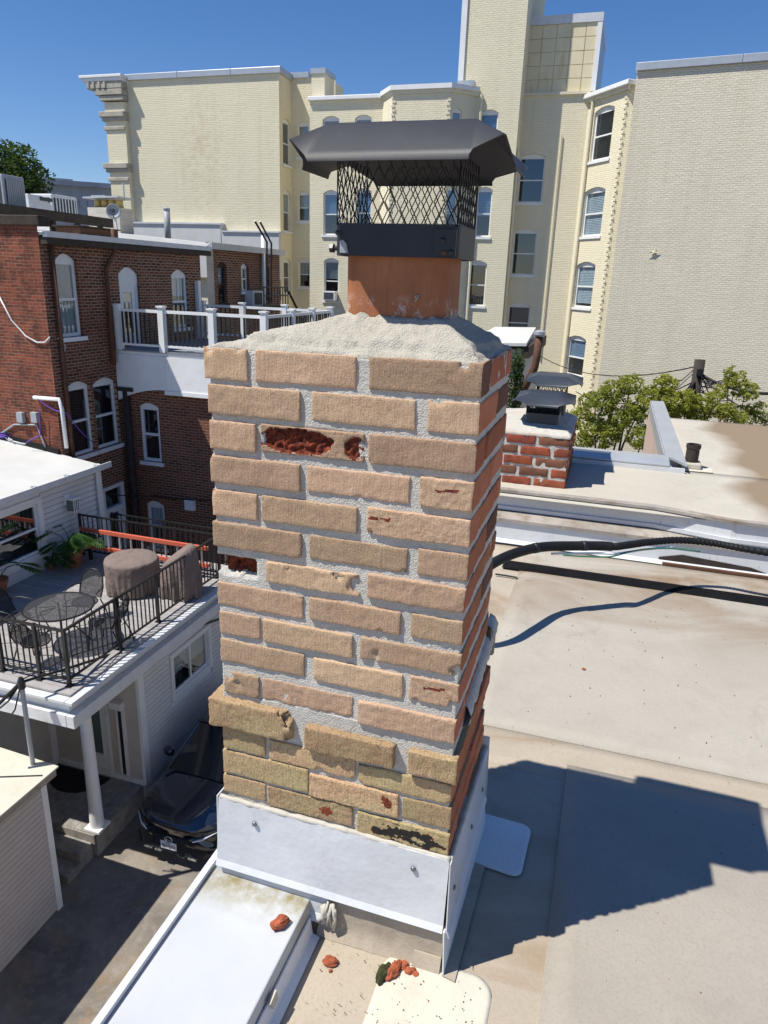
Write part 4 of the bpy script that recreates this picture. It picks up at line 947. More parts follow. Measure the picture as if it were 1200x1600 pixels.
# satellite dish
c = on(1, 17.5, 178, 331)
t = thing('satellite_dish', 'round grey satellite dish on a bent pole at the brick house eave', 'satellite dish', (c.x, 17.5, rtop))
dn = Vector((.45, -.85, .12)).normalized(); s1 = dn.cross(Vector((0, 0, 1))).normalized(); s2 = s1.cross(dn)
mb = MB(); vs = [c]; fs = []
for i in range(1, 5):
    r = .19*i/4
    vs += [c+(s1*cos(2*pi*k/24)+s2*sin(2*pi*k/24))*r+dn*(.35*r*r/.19) for k in range(24)]
for k in range(24): fs.append((0, 1+k, 1+(k+1) % 24))
for i in range(3):
    for k in range(24): fs.append((1+i*24+k, 1+(i+1)*24+k, 1+(i+1)*24+(k+1) % 24, 1+i*24+(k+1) % 24))
mb.add(vs, fs); mb.build('dish', M['ac_grey'], t, smooth=True, solid=.015)
mb = MB(); mb.tube([c-dn*.03, c-dn*.15-Vector((0, 0, .2)), Vector((c.x+.05, 17.5, rtop+.3)), Vector((c.x-.15, 17.6, rtop))], .03, 8); mb.build('pole', M['ac_grey'], t)
mb = MB(); e = c+dn*.26-s2*.03; mb.tube([c-s2*.18+dn*.03, e], .014, 6); mb.box(e.x-.05, e.y-.05, e.z-.04, e.x+.05, e.y+.05, e.z+.05); mb.build('receiver_arm', M['ac_dark'], t)
t = thing('roof_curb', 'long low rust-brown metal box on the brick house roof before the dish', 'roof curb', (XR-1, 15, rtop))
F = FX(XR-.7); a = F.hit(124, 360); b = F.hit(185, 366)
mb = MB(); mb.box(XR-1.4, a[0], rtop+.03, XR-.7, b[0], F.hit(150, 357)[1]); mb.build('box', M['rust'], t, bevel=.02)
mb = MB(); mb.box(XR-1.45, a[0]-.05, F.hit(150, 357)[1]+.003, XR-.65, b[0]+.05, F.hit(150, 357)[1]+.03); mb.build('lid', M['rust_pipe'], t)
# far stone building and far tree
Fs = Frame((-60, 78, 0), radians(38)); 
t = thing('stone_building', 'long distant grey stone building with small windows behind the roofs', 'building', (-60, 78, G0))
ops = [(*Fs.win(px-1.6, px+1.6, py, py+11), 0) for px in (110, 124, 137, 151) for py in (314, 334)]
zt = Fs.hit(120, 291)[1]; zt2 = Fs.hit(85, 275)[1]
mb = MB(); facade(mb, Fs, Fs.hit(20, 300)[0], Fs.hit(205, 305)[0]+12, G0, zt, ops, .4); mb.M = Fs.M; u0, u1 = Fs.hit(20, 300)[0], Fs.hit(205, 305)[0]+12
mb.quad((u0, 0, zt-.05), (u1, 0, zt-.05), (u1, 15, zt-.05), (u0, 15, zt-.05)); mb.quad((u1, 0, G0), (u1, 15, G0), (u1, 15, zt), (u1, 0, zt)); mb.build('wall', M['greystone'], t)
for o in ops: window(t, Fs, o, 'ac_grey', fw=.1, sill=False)
mb = MB(Fs.M); mb.box(u0, -.6, zt-.03, u1, .5, zt+.5); mb.build('cornice', M['greystone'], t)
mb = MB(Fs.M); mb.box(Fs.hit(40, 290)[0], 2, zt, Fs.hit(113, 285)[0], 14, zt2); mb.build('attic', M['greystone'], t)
tree('leafy dark green street tree above the grey air conditioner at left', 42, [(5, 262, 34), (35, 250, 26), (15, 285, 34), (52, 272, 24), (70, 280, 16), (50, 298, 26), (25, 240, 18), (0, 240, 24), (62, 300, 16), (-25, 270, 34), (20, 310, 30)], 9500, .16, M['leaf_green'], 21, r0=.3)
tree('small dark green tree in the gap left of the cream wing', 40, [(186, 345, 9), (184, 360, 11), (190, 335, 7)], 700, .14, M['leaf_green'], 22, r0=.15, thr=-.5)

# ------------------------------------------------------------------ white clapboard house with the terrace on its lower storey
def siding(parent, F, u0, u1, z0, z1, ops=(), h=.13, mat='siding'):
    n = max(1, round((z1-z0)/h)); h = (z1-z0)/n
    for k in range(n):
        a, b = z0+k*h, z0+(k+1)*h-.001
        segs = [(u0, u1)]
        for o in ops:
            if o[3]+.02 > a+.01 and o[2]-.02 < b-.01:
                ns = []
                for s in segs:
                    if o[1]+.0 <= s[0] or o[0] >= s[1]: ns.append(s); continue
                    if o[0] > s[0]: ns.append((s[0], o[0]-.002))
                    if o[1] < s[1]: ns.append((o[1]+.002, s[1]))
                segs = ns
        for s in segs:
            if s[1]-s[0] < .05: continue
            m = MB(F.M); m.prism([(s[0], -.003, a), (s[0], -.034, a), (s[0], -.026, b-.017), (s[0], -.003, b-.017)], (s[1]-s[0], 0, 0)); m.build('siding_board', M[mat], parent)
def trim_window(parent, F, op, fw=.11, **k):
    a, b, za, zb, r = op
    m = MB(F.M); y0, y1 = -.05, .03
    m.box(a-fw, y0, za-fw, a, y1, zb+fw); m.box(b, y0, za-fw, b+fw, y1, zb+fw); m.box(a, y0, zb, b, y1, zb+fw); m.box(a, y0, za-fw, b, y1, za)
    m.build('window_trim', M['white_paint'], parent)
    return window(parent, F, op, 'white_trim', rec=.0, sill=False, **k)
XS = -11.02; FS = FX(XS); DZ = -6.17; XL = -7.6; FLO = FX(XL)
YS1 = FS.hit(155, 725)[0]-.02
ez = FS.hit(157, 722)[1]
rc = on(2, DZ, 109, 1072); RX, RY0 = rc.x, rc.y
CH = thing('clapboard_house', 'white clapboard house with a roof terrace, below and left of the chimney', 'house', (XS, YS1, G0))
ow = (FS.hit(-30, 860)[0], FS.hit(60, 820)[0], FS.hit(30, 880)[1], FS.hit(52, 787)[1], 0)
ow = (ow[0], ow[1], DZ+.42, ow[3], 0)
mb = MB(); facade(mb, FS, RY0-.6, YS1, DZ-.1, ez, [ow], .14); mb.build('upper_wall', M['white_paint'], CH)
siding(CH, FS, RY0-.6, YS1-.12, DZ+.12, ez-.20, [(ow[0]-.12, ow[1]+.12, ow[2]-.12, ow[3]+.12)], .125)
trim_window(CH, FS, ow, fw=.12)
mb = MB(FS.M); mb.box(YS1-.118, -.045, DZ-.9, YS1, 0, ez-.16); mb.build('corner_board', M['white_paint'], CH)
mb = MB(FS.M); mb.tube([(YS1-.2, -.09, ez-.15), (YS1-.2, -.09, DZ+.1)], .035, 8); mb.build('downspout', M['white_paint'], CH)
mb = MB(FS.M); mb.box(RY0-.8, -.035, ez-.20, YS1, -.002, ez-.02); mb.build('frieze_board', M['white_paint'], CH)
# roof: gently rising sheet, drip edge with clips
mb = MB(); mb.prism([(XS+.22, RY0-.8, ez), (XS-9, RY0-.8, ez+1.1), (XS-9, RY0-.8, ez-.1), (XS+.15, RY0-.8, ez-.06)], (0, YRC-.004-RY0+.8, 0)); mb.build('roof', M['metal_roof'], CH)
mb = MB(); mb.box(XS+.03, RY0-.8, ez-.15, XS+.13, YS1+.1, ez-.065); mb.box(XS+.222, RY0-.8, ez-.10, XS+.245, YS1+.14, ez+.03); mb.build('gutter', M['white_metal'], CH)
for k in range(7):
    y = RY0-.5+k*.95; mb = MB(); mb.box(XS+.12, y, ez+.02, XS+.25, y+.04, ez+.04); mb.build('gutter_clip', M['galv'], CH)
mb = MB(); zf = lambda x: ez+(XS+.22-x)/9.22*1.1; mb.prism([(-20, YRC-.06, zf(-20)), (XR-.05, YRC-.06, zf(XR)), (XR-.05, YRC-.06, zf(XR)+.12), (-20, YRC-.06, zf(-20)+.30)], (0, .05, 0)); mb.build('dark_flashing', M['rubber'], CH)
# wall lamp with a bright shade
lc = FS.hit(103, 786)
t = thing('wall_lantern', 'small white wall lantern on the clapboard wall above the terrace plant', 'lantern', FS.M @ Vector((lc[0], -.1, lc[1])))
mb = MB(FS.M); mb.box(lc[0]-.09, -.06, lc[1]-.02, lc[0]+.07, -.03, lc[1]+.2); mb.build('back_plate', M['white_paint'], t)
mb = MB(FS.M); mb.box(lc[0]-.05, -.24, lc[1]-.16, lc[0]+.12, -.07, lc[1]+.10); mb.build('shade', M['green_glass'], t, bevel=.01)
mb = MB(FS.M)
for k in range(4): mb.box(lc[0]-.055+.055*k, -.255, lc[1]-.17, lc[0]-.04+.055*k, -.242, lc[1]+.11)
mb.box(lc[0]-.07, -.26, lc[1]+.102, lc[0]+.14, -.05, lc[1]+.14); mb.build('cage', M['white_paint'], t)

# lower storey
YP = FLO.hit(220, 1140)[0]        # door wall of the porch
YFAR = YS1-.6
PZ = -9.5
ol = (FLO.hit(270, 1060)[0], FLO.hit(324, 1010)[0], FLO.hit(298, 1062)[1], FLO.hit(294, 1006)[1], 0)
LB = DZ-.52
mb = MB(); facade(mb, FLO, YP, YFAR, G0, LB, [ol], .14); mb.build('lower_wall', M['white_paint'], CH)
siding(CH, FLO, YP+.14, YFAR, PZ-.05, LB-.03, [(ol[0]-.12, ol[1]+.12, ol[2]-.12, ol[3]+.12)], .105)
trim_window(CH, FLO, ol, fw=.10, vertical=True, blind='curtain', bfrac=.6)
mb = MB(FLO.M); mb.box(YP-.03, -.045, PZ, YP+.138, .02, LB); mb.build('corner_board', M['white_paint'], CH)
FPD = FY(YP); XPL = XL-2.05
dl_ = FPD.hit(128, 1160)[0]; dr_ = FPD.hit(168, 1160)[0]
oD = (max(dl_, XPL+.35), dr_, PZ+.12, FPD.hit(152, 1098)[1]+.12, 0)
mb = MB(); facade(mb, FPD, XPL, XL-.005, G0, LB, [oD], .12); mb.build('porch_back_wall', M['stucco'], CH)
d = MB(FPD.M); a, b, za, zb, r = oD
d.box(a, -.01, za, a+.11, .06, zb); d.box(b-.11, -.01, za, b, .06, zb); d.box(a+.11, -.01, zb-.12, b-.11, .06, zb); d.box(a+.11, -.0, za, b-.11, .05, za+.32)
dd = d.build('door', M['white_paint'], CH)
g = MB(FPD.M); g.box(a+.112, .02, za+.322, b-.112, .03, zb-.122); g.build('pane', M['green_glass'], dd)
mb = MB(FPD.M); xx = FPD.hit(190, 1150)[0]; mb.box(xx-.07, -.03, za+.02, xx-.02, -.004, zb-.05); mb.box(xx+.06, -.035, za, xx+.13, -.004, zb); mb.box(b+.02, -.03, za-.1, b+.10, -.004, zb+.1); mb.build('door_casing', M['white_paint'], CH)
mb = MB(FPD.M); mb.box(xx-.018, -.03, za+.02, xx+.058, -.006, zb-.1); mb.build('letter_slot', M['black_metal'], CH)
mb = MB(FPD.M); mb.box(xx-.12, -.14, zb-.08, xx+.14, -.005, zb+.06); mb.build('slot_cap', M['white_paint'], CH)
mb = MB(FPD.M); mb.box(XPL+.05, -.05, PZ, XL-.01, -.005, PZ+.10); mb.build('baseboard', M['white_paint'], CH)
FPS = FX(XPL)
mb = MB(); facade(mb, FPS, RY0-1.5, YP, G0, LB, []); mb.build('porch_side_wall', M['stucco'], CH)
mb = MB(FPS.M); mb.box(YP-.16, -.04, PZ, YP-.005, -.003, LB); mb.box(RY0-1.5, -.04, PZ, YP-.17, -.003, PZ+.12); mb.build('corner_board', M['white_paint'], CH)
# terrace deck build-up: beam, gutter line, fascia, edge
EX = RX+.20; EY = RY0-.22
for nm, dx, z0, z1, mt in (('ceiling_beam', -.30, DZ-.74, DZ-.52, 'white_paint'), ('gutter', .10, DZ-.51, DZ-.29, 'white_metal'), ('fascia', -.04, DZ-.285, DZ-.10, 'white_paint'), ('deck_edge', .12, DZ-.095, DZ-.035, 'white_metal')):
    mb = MB(); mb.box(EX+dx-.14, EY-dx, z0, EX+dx, YFAR+.3, z1); mb.box(-14, EY-dx, z0, EX+dx-.143, EY-dx+.14, z1); mb.build(nm, M[mt], CH, bevel=.01)
mb = MB(); mb.box(-14, EY, DZ-.30, EX-.05, YFAR+.3, DZ-.05); mb.build('deck_joists', M['white_paint'], CH)
mb = MB(); mb.box(XPL, RY0-.3, LB+.02, XL, YP, LB+.05); mb.build('porch_ceiling', M['white_paint'], CH)
y = EY+.02; k = 0
while y < YFAR+.25:
    mb = MB(); mb.box(XS+.01, y, DZ-.03, EX-.02, y+.136, DZ); mb.build('deck_plank', M['deck_plank'], CH); y += .142
# porch floor, steps, column
sx1 = on(2, PZ, 150, 1302); SXE, SYE = sx1.x, sx1.y
PO = thing('porch', 'weathered plank porch with steps and a white round column by the alley', 'porch', (SXE, SYE, G0))
mb = MB(); mb.box(XPL+.01, SYE, G0, SXE-.03, YP-.05, PZ-.05); mb.box(SXE-.0, SYE, G0, SXE-.03, YP-.05, PZ-.05); mb.build('base', M['concrete'], PO)
x = XPL+.02
while x < SXE:
    xe_ = min(x+.155, SXE+.02); mb = MB(); mb.box(x, SYE-.03, PZ-.045, xe_-.006, YP-.06, PZ); mb.build('plank', M['wood_tread'], PO); x += .155
mb = MB(); mb.box(XPL, SYE-.06, PZ-.20, SXE, SYE-.032, PZ-.01); mb.build('edge_board', M['wood_tread'], PO)
for k in range(2):
    z = G0+.17*(2-k); y0 = SYE-.06-.32*(k+1)
    mb = MB(); mb.box(SXE-1.5, y0, G0, SXE-.05, y0+.315, z); mb.build('step', M['wood_tread'], PO, bevel=.01)
cb = on(2, PZ+.06, 152, 1288); CX, CY = cb.x, cb.y
mb = MB(); zt = DZ-.75; mb.lathe((CX, CY, 0), [(.125, PZ+.06), (.115, PZ+.5), (.095, zt-.12), (.095, zt-.08), (.115, zt-.07), (.12, zt)], 20); mb.build('column', M['white_trim'], PO, smooth=False)

mb = MB(); mb.box(CX-.16, CY-.16, PZ+.002, CX+.16, CY+.16, PZ+.058); mb.build('column_base', M['white_trim'], PO, bevel=.008)
mb = MB(); c = on(2, PZ+.01, 131, 1205); P = [(c.x+.62*cos(pi*k/14+pi), YP-.1+.62*sin(pi*k/14+pi), PZ+.004) for k in range(15)]; mb.prism([(p[0], p[1]+.0, p[2]) for p in P], (0, 0, .012))
tag(mb.build('door_mat', M['rubber']), 'black half-round doormat on the porch planks by the white column', 'doormat')
# terrace railing
RL = thing('terrace_railing', 'black metal railing along the front and alley edges of the terrace', 'railing', (RX, RY0, DZ))
YRE = on(2, DZ, 330, 905).y+.15
py = [on(0, RX, px, yy).y-RY0 for px, yy in ((187, 1000), (247, 960))]+[YRE-RY0-.9, YRE-RY0]
balustrade(RL, (RX, RY0, 0), (RX, YRE, 0), DZ, .97, [0]+py, 'rail_metal', 'rail_metal', .009, .115, .026, cap=False, rail_h=.035, rail_w=.04)
balustrade(RL, (RX-4.2, RY0, 0), (RX, RY0, 0), DZ, .97, [4.2-1.28, 4.2-.55, .8], 'rail_metal', 'rail_metal', .009, .115, .026, cap=False, rail_h=.035, rail_w=.04)
RL2 = thing('terrace_railing', 'black metal railing at the far end of the terrace before the brick wall', 'railing', (RX-3, YRE, DZ))
xf = on(1, YRE, 128, 860).x
balustrade(RL2, (xf, YRE, 0), (RX-.05, YRE, 0), DZ, .97, [0.03, (RX-xf)*.36, (RX-xf)*.7], 'rail_metal', 'rail_metal', .009, .12, .024, cap=False, rail_h=.035, rail_w=.04)
RL3 = thing('stair_railing', 'black railing of the yard stair beyond the terrace at the brick wall', 'railing', (RX-3, YRE+.8, DZ))
balustrade(RL3, (xf+.3, YRE+.7, 0), (RX+.6, YRE+.7, 0), DZ-.15, .97, [0.03, 1.4, 2.8], 'rail_metal', 'rail_metal', .008, .14, .022, cap=False, rail_h=.03, rail_w=.035)

# orange ladder lying on its side by the far railing
LA = thing('ladder', 'orange fibreglass ladder lying on its edge along the far terrace railing', 'ladder', (xf+.4, YRE-.15, DZ))
lx0, lx1 = xf+.15, RX-.15; ly = YRE-.16
for z in (.30, .69):
    mb = MB(); mb.box(lx0, ly-.03, DZ+z-.04, lx1, ly+.03, DZ+z+.04); mb.build('side_rail', M['ladder_red'], LA)
n = int((lx1-lx0)/.29)
for k in range(n):
    x = lx0+.15+.29*k; mb = MB(); mb.tube([(x, ly, DZ+.335), (x, ly, DZ+.655)], .02, 6); mb.build('rung', M['alu'], LA)
mb = MB(); mb.box(lx1-.3, ly-.05, DZ, lx1-.24, ly+.02, DZ+.255); mb.box(lx0+.2, ly-.05, DZ, lx0+.26, ly+.02, DZ+.255); mb.build('foot', M['rail_metal'], LA)
# covered furniture
cc = on(2, DZ+.02, 207, 920); ct = on(2, DZ+.72, 201, 871)
def cover(name, label, cat, c, prof, seed, sx=1., sy=1., lean=None, n=48, amp=.03):
    mb = MB(); vs = []; m = len(prof)
    for i, (r, z) in enumerate(prof):
        for k in range(n):
            a = 2*pi*k/n; f = 1-i/(m-1)
            f = max(0, 1-z/prof[-1][1]) if prof[-1][1] else 0
            w = 1+amp*f*(.8*sin(9*a+seed+2*z)+.8*(1-2*abs(sin(8.5*a+seed*2.1+1.5*z+sin(3*a))))+.6*sin(5*a)+.5*(1-2*abs(sin(13*a+seed-2*z))))
            x, y = r*w*sx*cos(a), r*w*sy*sin(a)
            if lean: x, y, z2 = lean(x, y, z)
            else: z2 = z
            vs.append((c.x+x, c.y+y, c.z+z2))
    fs = [(i*n+k, i*n+(k+1) % n, (i+1)*n+(k+1) % n, (i+1)*n+k) for i in range(m-1) for k in range(n)]+[tuple(range((m-1)*n, m*n))]
    mb.add(vs, fs); return tag(mb.build(name, M['cover'], smooth=True), label, cat)
rr = .52
cover('covered_table', 'round patio table under a taupe fabric cover on the terrace', 'covered table', Vector((cc.x+.03, cc.y, DZ+.03)), [(rr*.97, 0), (rr, .12), (rr*.99, .3), (rr*1.0, .5), (rr*1.01, .62), (rr*.985, .66), (rr*.93, .68), (rr*.6, .69), (.02, .692)], 1.0, n=120, amp=.055)
cc2 = on(2, DZ+.02, 283, 930)
def lean(x, y, z):
    hi = max(0, min(1, (x*.9+y*.25+.30)/.5))
    return x, y, z*(.62+.38*hi) if z > .3 else z
cover('covered_chair', 'high-backed chair under a wrinkled taupe cover beside the alley railing', 'covered chair', Vector((cc2.x-.03, cc2.y+.05, DZ+.02)), [(.40, 0), (.41, .2), (.40, .45), (.385, .7), (.36, .92), (.33, 1.02), (.25, 1.07), (.03, 1.08)], 2.4, sx=1, sy=.85, lean=lean, amp=.11, n=120)
# mesh patio table and four mesh chairs
tc = on(2, DZ+.72, 92, 947)
T = thing('patio_table', 'round black mesh patio table on the terrace behind the corner of the railing', 'table', (tc.x, tc.y, DZ))
R_ = .56
mb = MB(); mb.lathe((tc.x, tc.y, 0), [(R_-.015, DZ+.716), (R_-.015, DZ+.722)], 40); mb.build('tabletop', M['mesh'], T)
mb = MB(); P = [(tc.x+R_*cos(2*pi*k/40), tc.y+R_*sin(2*pi*k/40), DZ+.715) for k in range(41)]; mb.tube(P, .016, 6); mb.build('rim', M['rail_metal'], T)
for k in range(4):
    a = pi/4+k*pi/2; d = Vector((cos(a), sin(a), 0)); c0 = Vector((tc.x, tc.y, 0))
    mb = MB(); mb.tube([c0+d*.05+Vector((0, 0, DZ+.70)), c0+d*.30+Vector((0, 0, DZ+.66)), c0+d*.18+Vector((0, 0, DZ+.35)), c0+d*.40+Vector((0, 0, DZ+.06)), c0+d*.44+Vector((0, 0, DZ+.01))], .013, 6); mb.build('leg', M['rail_metal'], T, smooth=True)
for k in range(6):
    a = k*pi/3+.2; mb = MB(); mb.tube([(tc.x+.06*cos(a), tc.y+.06*sin(a), DZ+.712), (tc.x+.3*cos(a+.35), tc.y+.3*sin(a+.35), DZ+.712), (tc.x+.54*cos(a+.1), tc.y+.54*sin(a+.1), DZ+.712)], .007, 5); mb.build('spoke', M['rail_metal'], T)
def make_chair(label):
    t = thing('patio_chair', label, 'chair', (0, 0, 0), 'black mesh patio chairs round the table')
    r = .012; b = 'rail_metal'
    # seat faces +Y; back at -Y
    mb = MB(); P = [(.22*cos(a)*1.0, .02+.21*sin(a), .43) for a in [2*pi*k/24 for k in range(25)]]; mb.lathe((0, .02, 0), [(.21, .428), (.21, .433)], 24, sy=.95); mb.build('seat', M['mesh'], t)
    mb = MB(); mb.tube(P, r, 6); mb.build('seat_frame', M[b], t)
    bk = [(-.21, -.16, .45), (-.225, -.24, .62), (-.20, -.30, .80), (-.12, -.335, .90), (0, -.345, .93), (.12, -.335, .90), (.20, -.30, .80), (.225, -.24, .62), (.21, -.16, .45)]
    mb = MB(); mb.tube(bk, r, 6); mb.build('back_frame', M[b], t, smooth=True)
    mb = MB(); cp = []
    L = bk[:5]; Rr = bk[:3:-1]
    for i in range(4): mb.quad(L[i], L[i+1], Rr[i+1], Rr[i])
    mb.build('backrest', M['mesh'], t, solid=.004)
    for s in (-1, 1):
        mb = MB(); mb.tube([(s*.21, -.26, .66), (s*.29, -.10, .68), (s*.30, .12, .66), (s*.27, .20, .58), (s*.24, .22, .43), (s*.25, .27, .01)], r, 6); mb.build('arm', M[b], t, smooth=True)
        mb = MB(); mb.tube([(s*.20, -.15, .43), (s*.22, -.26, .2), (s*.23, -.31, .01)], r, 6); mb.build('leg', M[b], t, smooth=True)
    return t
ch = make_chair('black mesh patio chair behind the table, nearest the clapboard wall')
specs = [(Vector((tc.x-.15, tc.y+.80, DZ)), 3.3, None),
         (Vector((tc.x+.78, tc.y+.25, DZ)), 1.75, 'black mesh patio chair between the round table and the alley railing'),
         (Vector((tc.x-.80, tc.y-.15, DZ)), -1.45, 'black mesh patio chair left of the round table, cut by the picture edge'),
         (Vector((tc.x+.12, tc.y-.72, DZ)), .15, 'black mesh patio chair in front of the table at the railing corner')]
for i, (p, rz, lb) in enumerate(specs):
    c = ch if i == 0 else copy_tree(ch, None, lb)
    c.location = p; c.rotation_euler = (0, 0, rz)
# potted plants
def potted(label, c, r, h, nleaf, seed, L=.42, tall=.55):
    t = thing('potted_plant', label, 'plant', c); rnd = random.Random(seed); c = Vector(c)
    mb = MB(); mb.lathe(c, [(r*.7, 0), (r*.95, h*.8), (r*1.05, h*.8), (r*1.08, h), (r*.95, h), (r*.93, h*.9)], 20); mb.build('pot', M['terracotta'], t)
    mb = MB(); mb.lathe(c, [(r*.92, h*.86), (.01, h*.9)], 16); mb.build('soil', M['bark'], t)
    st = MB()
    for k in range(nleaf):
        a = rnd.uniform(0, 2*pi); ln = L*rnd.uniform(.7, 1.2); up = rnd.uniform(.3, 1)*tall
        s = c+Vector((0, 0, h*.88)); e = s+Vector((cos(a)*ln*.9, sin(a)*ln*.9, up)); mid = s.lerp(e, .5)+Vector((0, 0, .12))
        st.tube([s, mid, e], [.012, .009, .006], 5)
        # lobed frond: leaflets each side of a midrib that arches over
        d = Vector((cos(a), sin(a), -.15)).normalized(); sd = Vector((-sin(a), cos(a), 0)); lf = MB(); F_ = ln*.85
        for j in range(9):
            q = e+d*(F_*(j/8-.15))+Vector((0, 0, -.25*F_*(j/8)**2)); w = F_*.62*sin(pi*(j+1.2)/10.5)
            for sg in (-1, 1):
                tip = q+sd*sg*w+d*w*.55+Vector((0, 0, -.25*w)); lf.quad(q-d*.006, q+sd*sg*w*.5+d*(w*.12-.014), tip, q+sd*sg*w*.5+d*(w*.36+.014))
        lf.build('leaf', M['leaf_plant'], t)
    st.build('stem', M['leaf_plant'], t)
    return t
p1_ = on(2, DZ, 116, 884); potted('tall leafy plant in a terracotta pot under the wall lantern', (p1_.x, p1_.y, DZ+.003), .21, .40, 17, 4, L=.42, tall=.55)
p2_ = on(2, DZ, 82, 890); potted('small dark leafy plant beside the pot under the wall lantern', (p2_.x-.05, p2_.y+.02, DZ+.003),   .10, .16, 12, 5, L=.34, tall=.32)
p3_ = on(2, DZ, -2, 930); potted('leafy plant in a terracotta pot at the left picture edge', (p3_.x, p3_.y, DZ+.003),   .2, .34, 15, 6, L=.45, tall=.38)
# coil of purple cable and loose white cable on the white roof
t = thing('cable_coil', 'tangled coil of purple and white cable on the white house roof', 'cable', (XS-2.2, YRC-.6, ez+.2))
def roofz(x): return ez+(XS+.22-x)/9.22*1.1
rnd = random.Random(9)
for i, (mt, nl) in enumerate((('purple_cable', 9), ('white_cable', 5))):
    for k in range(nl):
        cc3 = on(2, roofz(XS-1.9)+.02, 14+18*i, 688+4*i); a0 = rnd.uniform(0, 6); rx = rnd.uniform(.25, .6); ry = rnd.uniform(.1, .3)
        P = [(cc3.x+rx*cos(a0+x*.35)+rnd.uniform(-.03, .03), cc3.y+ry*sin(a0+x*.35)+rnd.uniform(-.03, .03), roofz(cc3.x+rx*cos(a0+x*.35))+.015+.02*k) for x in range(16)]
        mb = MB(); mb.tube(P, .013, 4); mb.build('loop', M[mt], t, smooth=True)
P = [on(1, YRC-.1, 62, 640), on(1, YRC-.1, 63, 680), on(1, YRC-.3, 40, 692)]
wire('purple cable dropping from the grey meter boxes to the coil', P, .012, 'purple_cable', sag=0)
wire('purple cable strung across the two lower windows of the brick house', [on(1, YRC-.1, 58, 622), on(0, XR+.25, 104, 645), on(0, XR+.25, 147, 692)], .012, 'purple_cable', sag=.08)
# conduit mast and wires at the terrace corner
mt_ = on(1, RY0-.55, 33, 1066)
t = thing('conduit_mast', 'thin grey conduit mast rising before the terrace edge with wires at its head', 'mast', (mt_.x, mt_.y, G0))
bt = on(1, RY0-.55, 47, 1190)
mb = MB(); mb.tube([(mt_.x, mt_.y, G0+2.0), (mt_.x, mt_.y, mt_.z)], .035, 8); mb.build('pipe', M['ac_grey'], t)
mb = MB(); mb.lathe((mt_.x, mt_.y, mt_.z), [(.055, -.1), (.06, 0), (.03, .08)], 10); mb.build('weatherhead', M['black_metal'], t)
mb = MB(); rnd = random.Random(4)
for k in range(5):
    e = on(1, mt_.y-.1, rnd.uniform(-6, 20), rnd.uniform(1085, 1125)); m_ = mt_.lerp(e, .5)+Vector((0, -.05, -rnd.uniform(.02, .2)))
    mb.tube([mt_, m_, e], .014, 4)
tag(mb.build('wire_tangle', M['cable'], t), kind='stuff')
wire('thick black service cable from the mast head leftward out of the picture', [mt_, on(1, mt_.y-.4, -30, 1128)], .028)
wire('taut black service cable from the mast head across the terrace corner', [mt_, on(1, RY0+.1, 110, 1043), on(1, 13, 360, 962), on(1, 14, 480, 930)], .022)
wire('thin black cable running beside the taut service cable across the terrace', [mt_+Vector((0, 0, .04)), on(1, RY0+.2, 120, 1022), on(1, 13, 360, 950), on(1, 14, 480, 917)], .010)
wire('dark cable strung along the brick wall beyond the terrace railing', [on(0, XR+.1, 165, 771), on(1, YELL-.1, 240, 775), on(1, YELL-.1, 340, 782)], .016, sag=.03)

# shed at the lower left
s1 = on(2, G0, 95, 1415); SX = s1.x; SHY = s1.y
FSH = FX(SX); sz = FSH.hit(70, 1200)[1]
SH = thing('garden_shed', 'pinkish-white clapboard shed with a pale flat roof in the lower left corner', 'shed', (SX, SHY, G0))
mb = MB(); mb.box(SX-4, SHY-6, G0, SX-.002, SHY-.0, sz-.02); mb.build('wall', M['stucco'], SH)
siding(SH, FSH, SHY-6, SHY-.10, G0+.06, sz-.18, [], .10, 'siding_warm')
mb = MB(FSH.M); mb.box(SHY-.098, -.04, G0, SHY+.01, .03, sz-.16); mb.build('corner_board', M['white_paint'], SH)
mb = MB(); mb.box(SX-4.1, SHY-6, sz-.16, SX+.13, SHY+.14, sz-.03); mb.build('fascia', M['ledge'], SH)
mb = MB(); mb.prism([(SX+.16, SHY-6, sz-.025), (SX+.16, SHY-6, sz+.0), (SX-4.1, SHY-6, sz+.22), (SX-4.1, SHY-6, sz-.025)], (0, 6.17, 0)); mb.build('roof', M['roof_patch'], SH)
mb = MB(); a, b = Vector((SX+.1, SHY-.1, sz+.01)), Vector((SX-2.5, SHY-1.6, sz+.15)); mb.tube([a, a.lerp(b, .5)+Vector((0, .1, -.0)), b], .012, 5); tag(mb.build('roof_cable', M['cable']), 'black cable lying across the pale shed roof', 'cable')

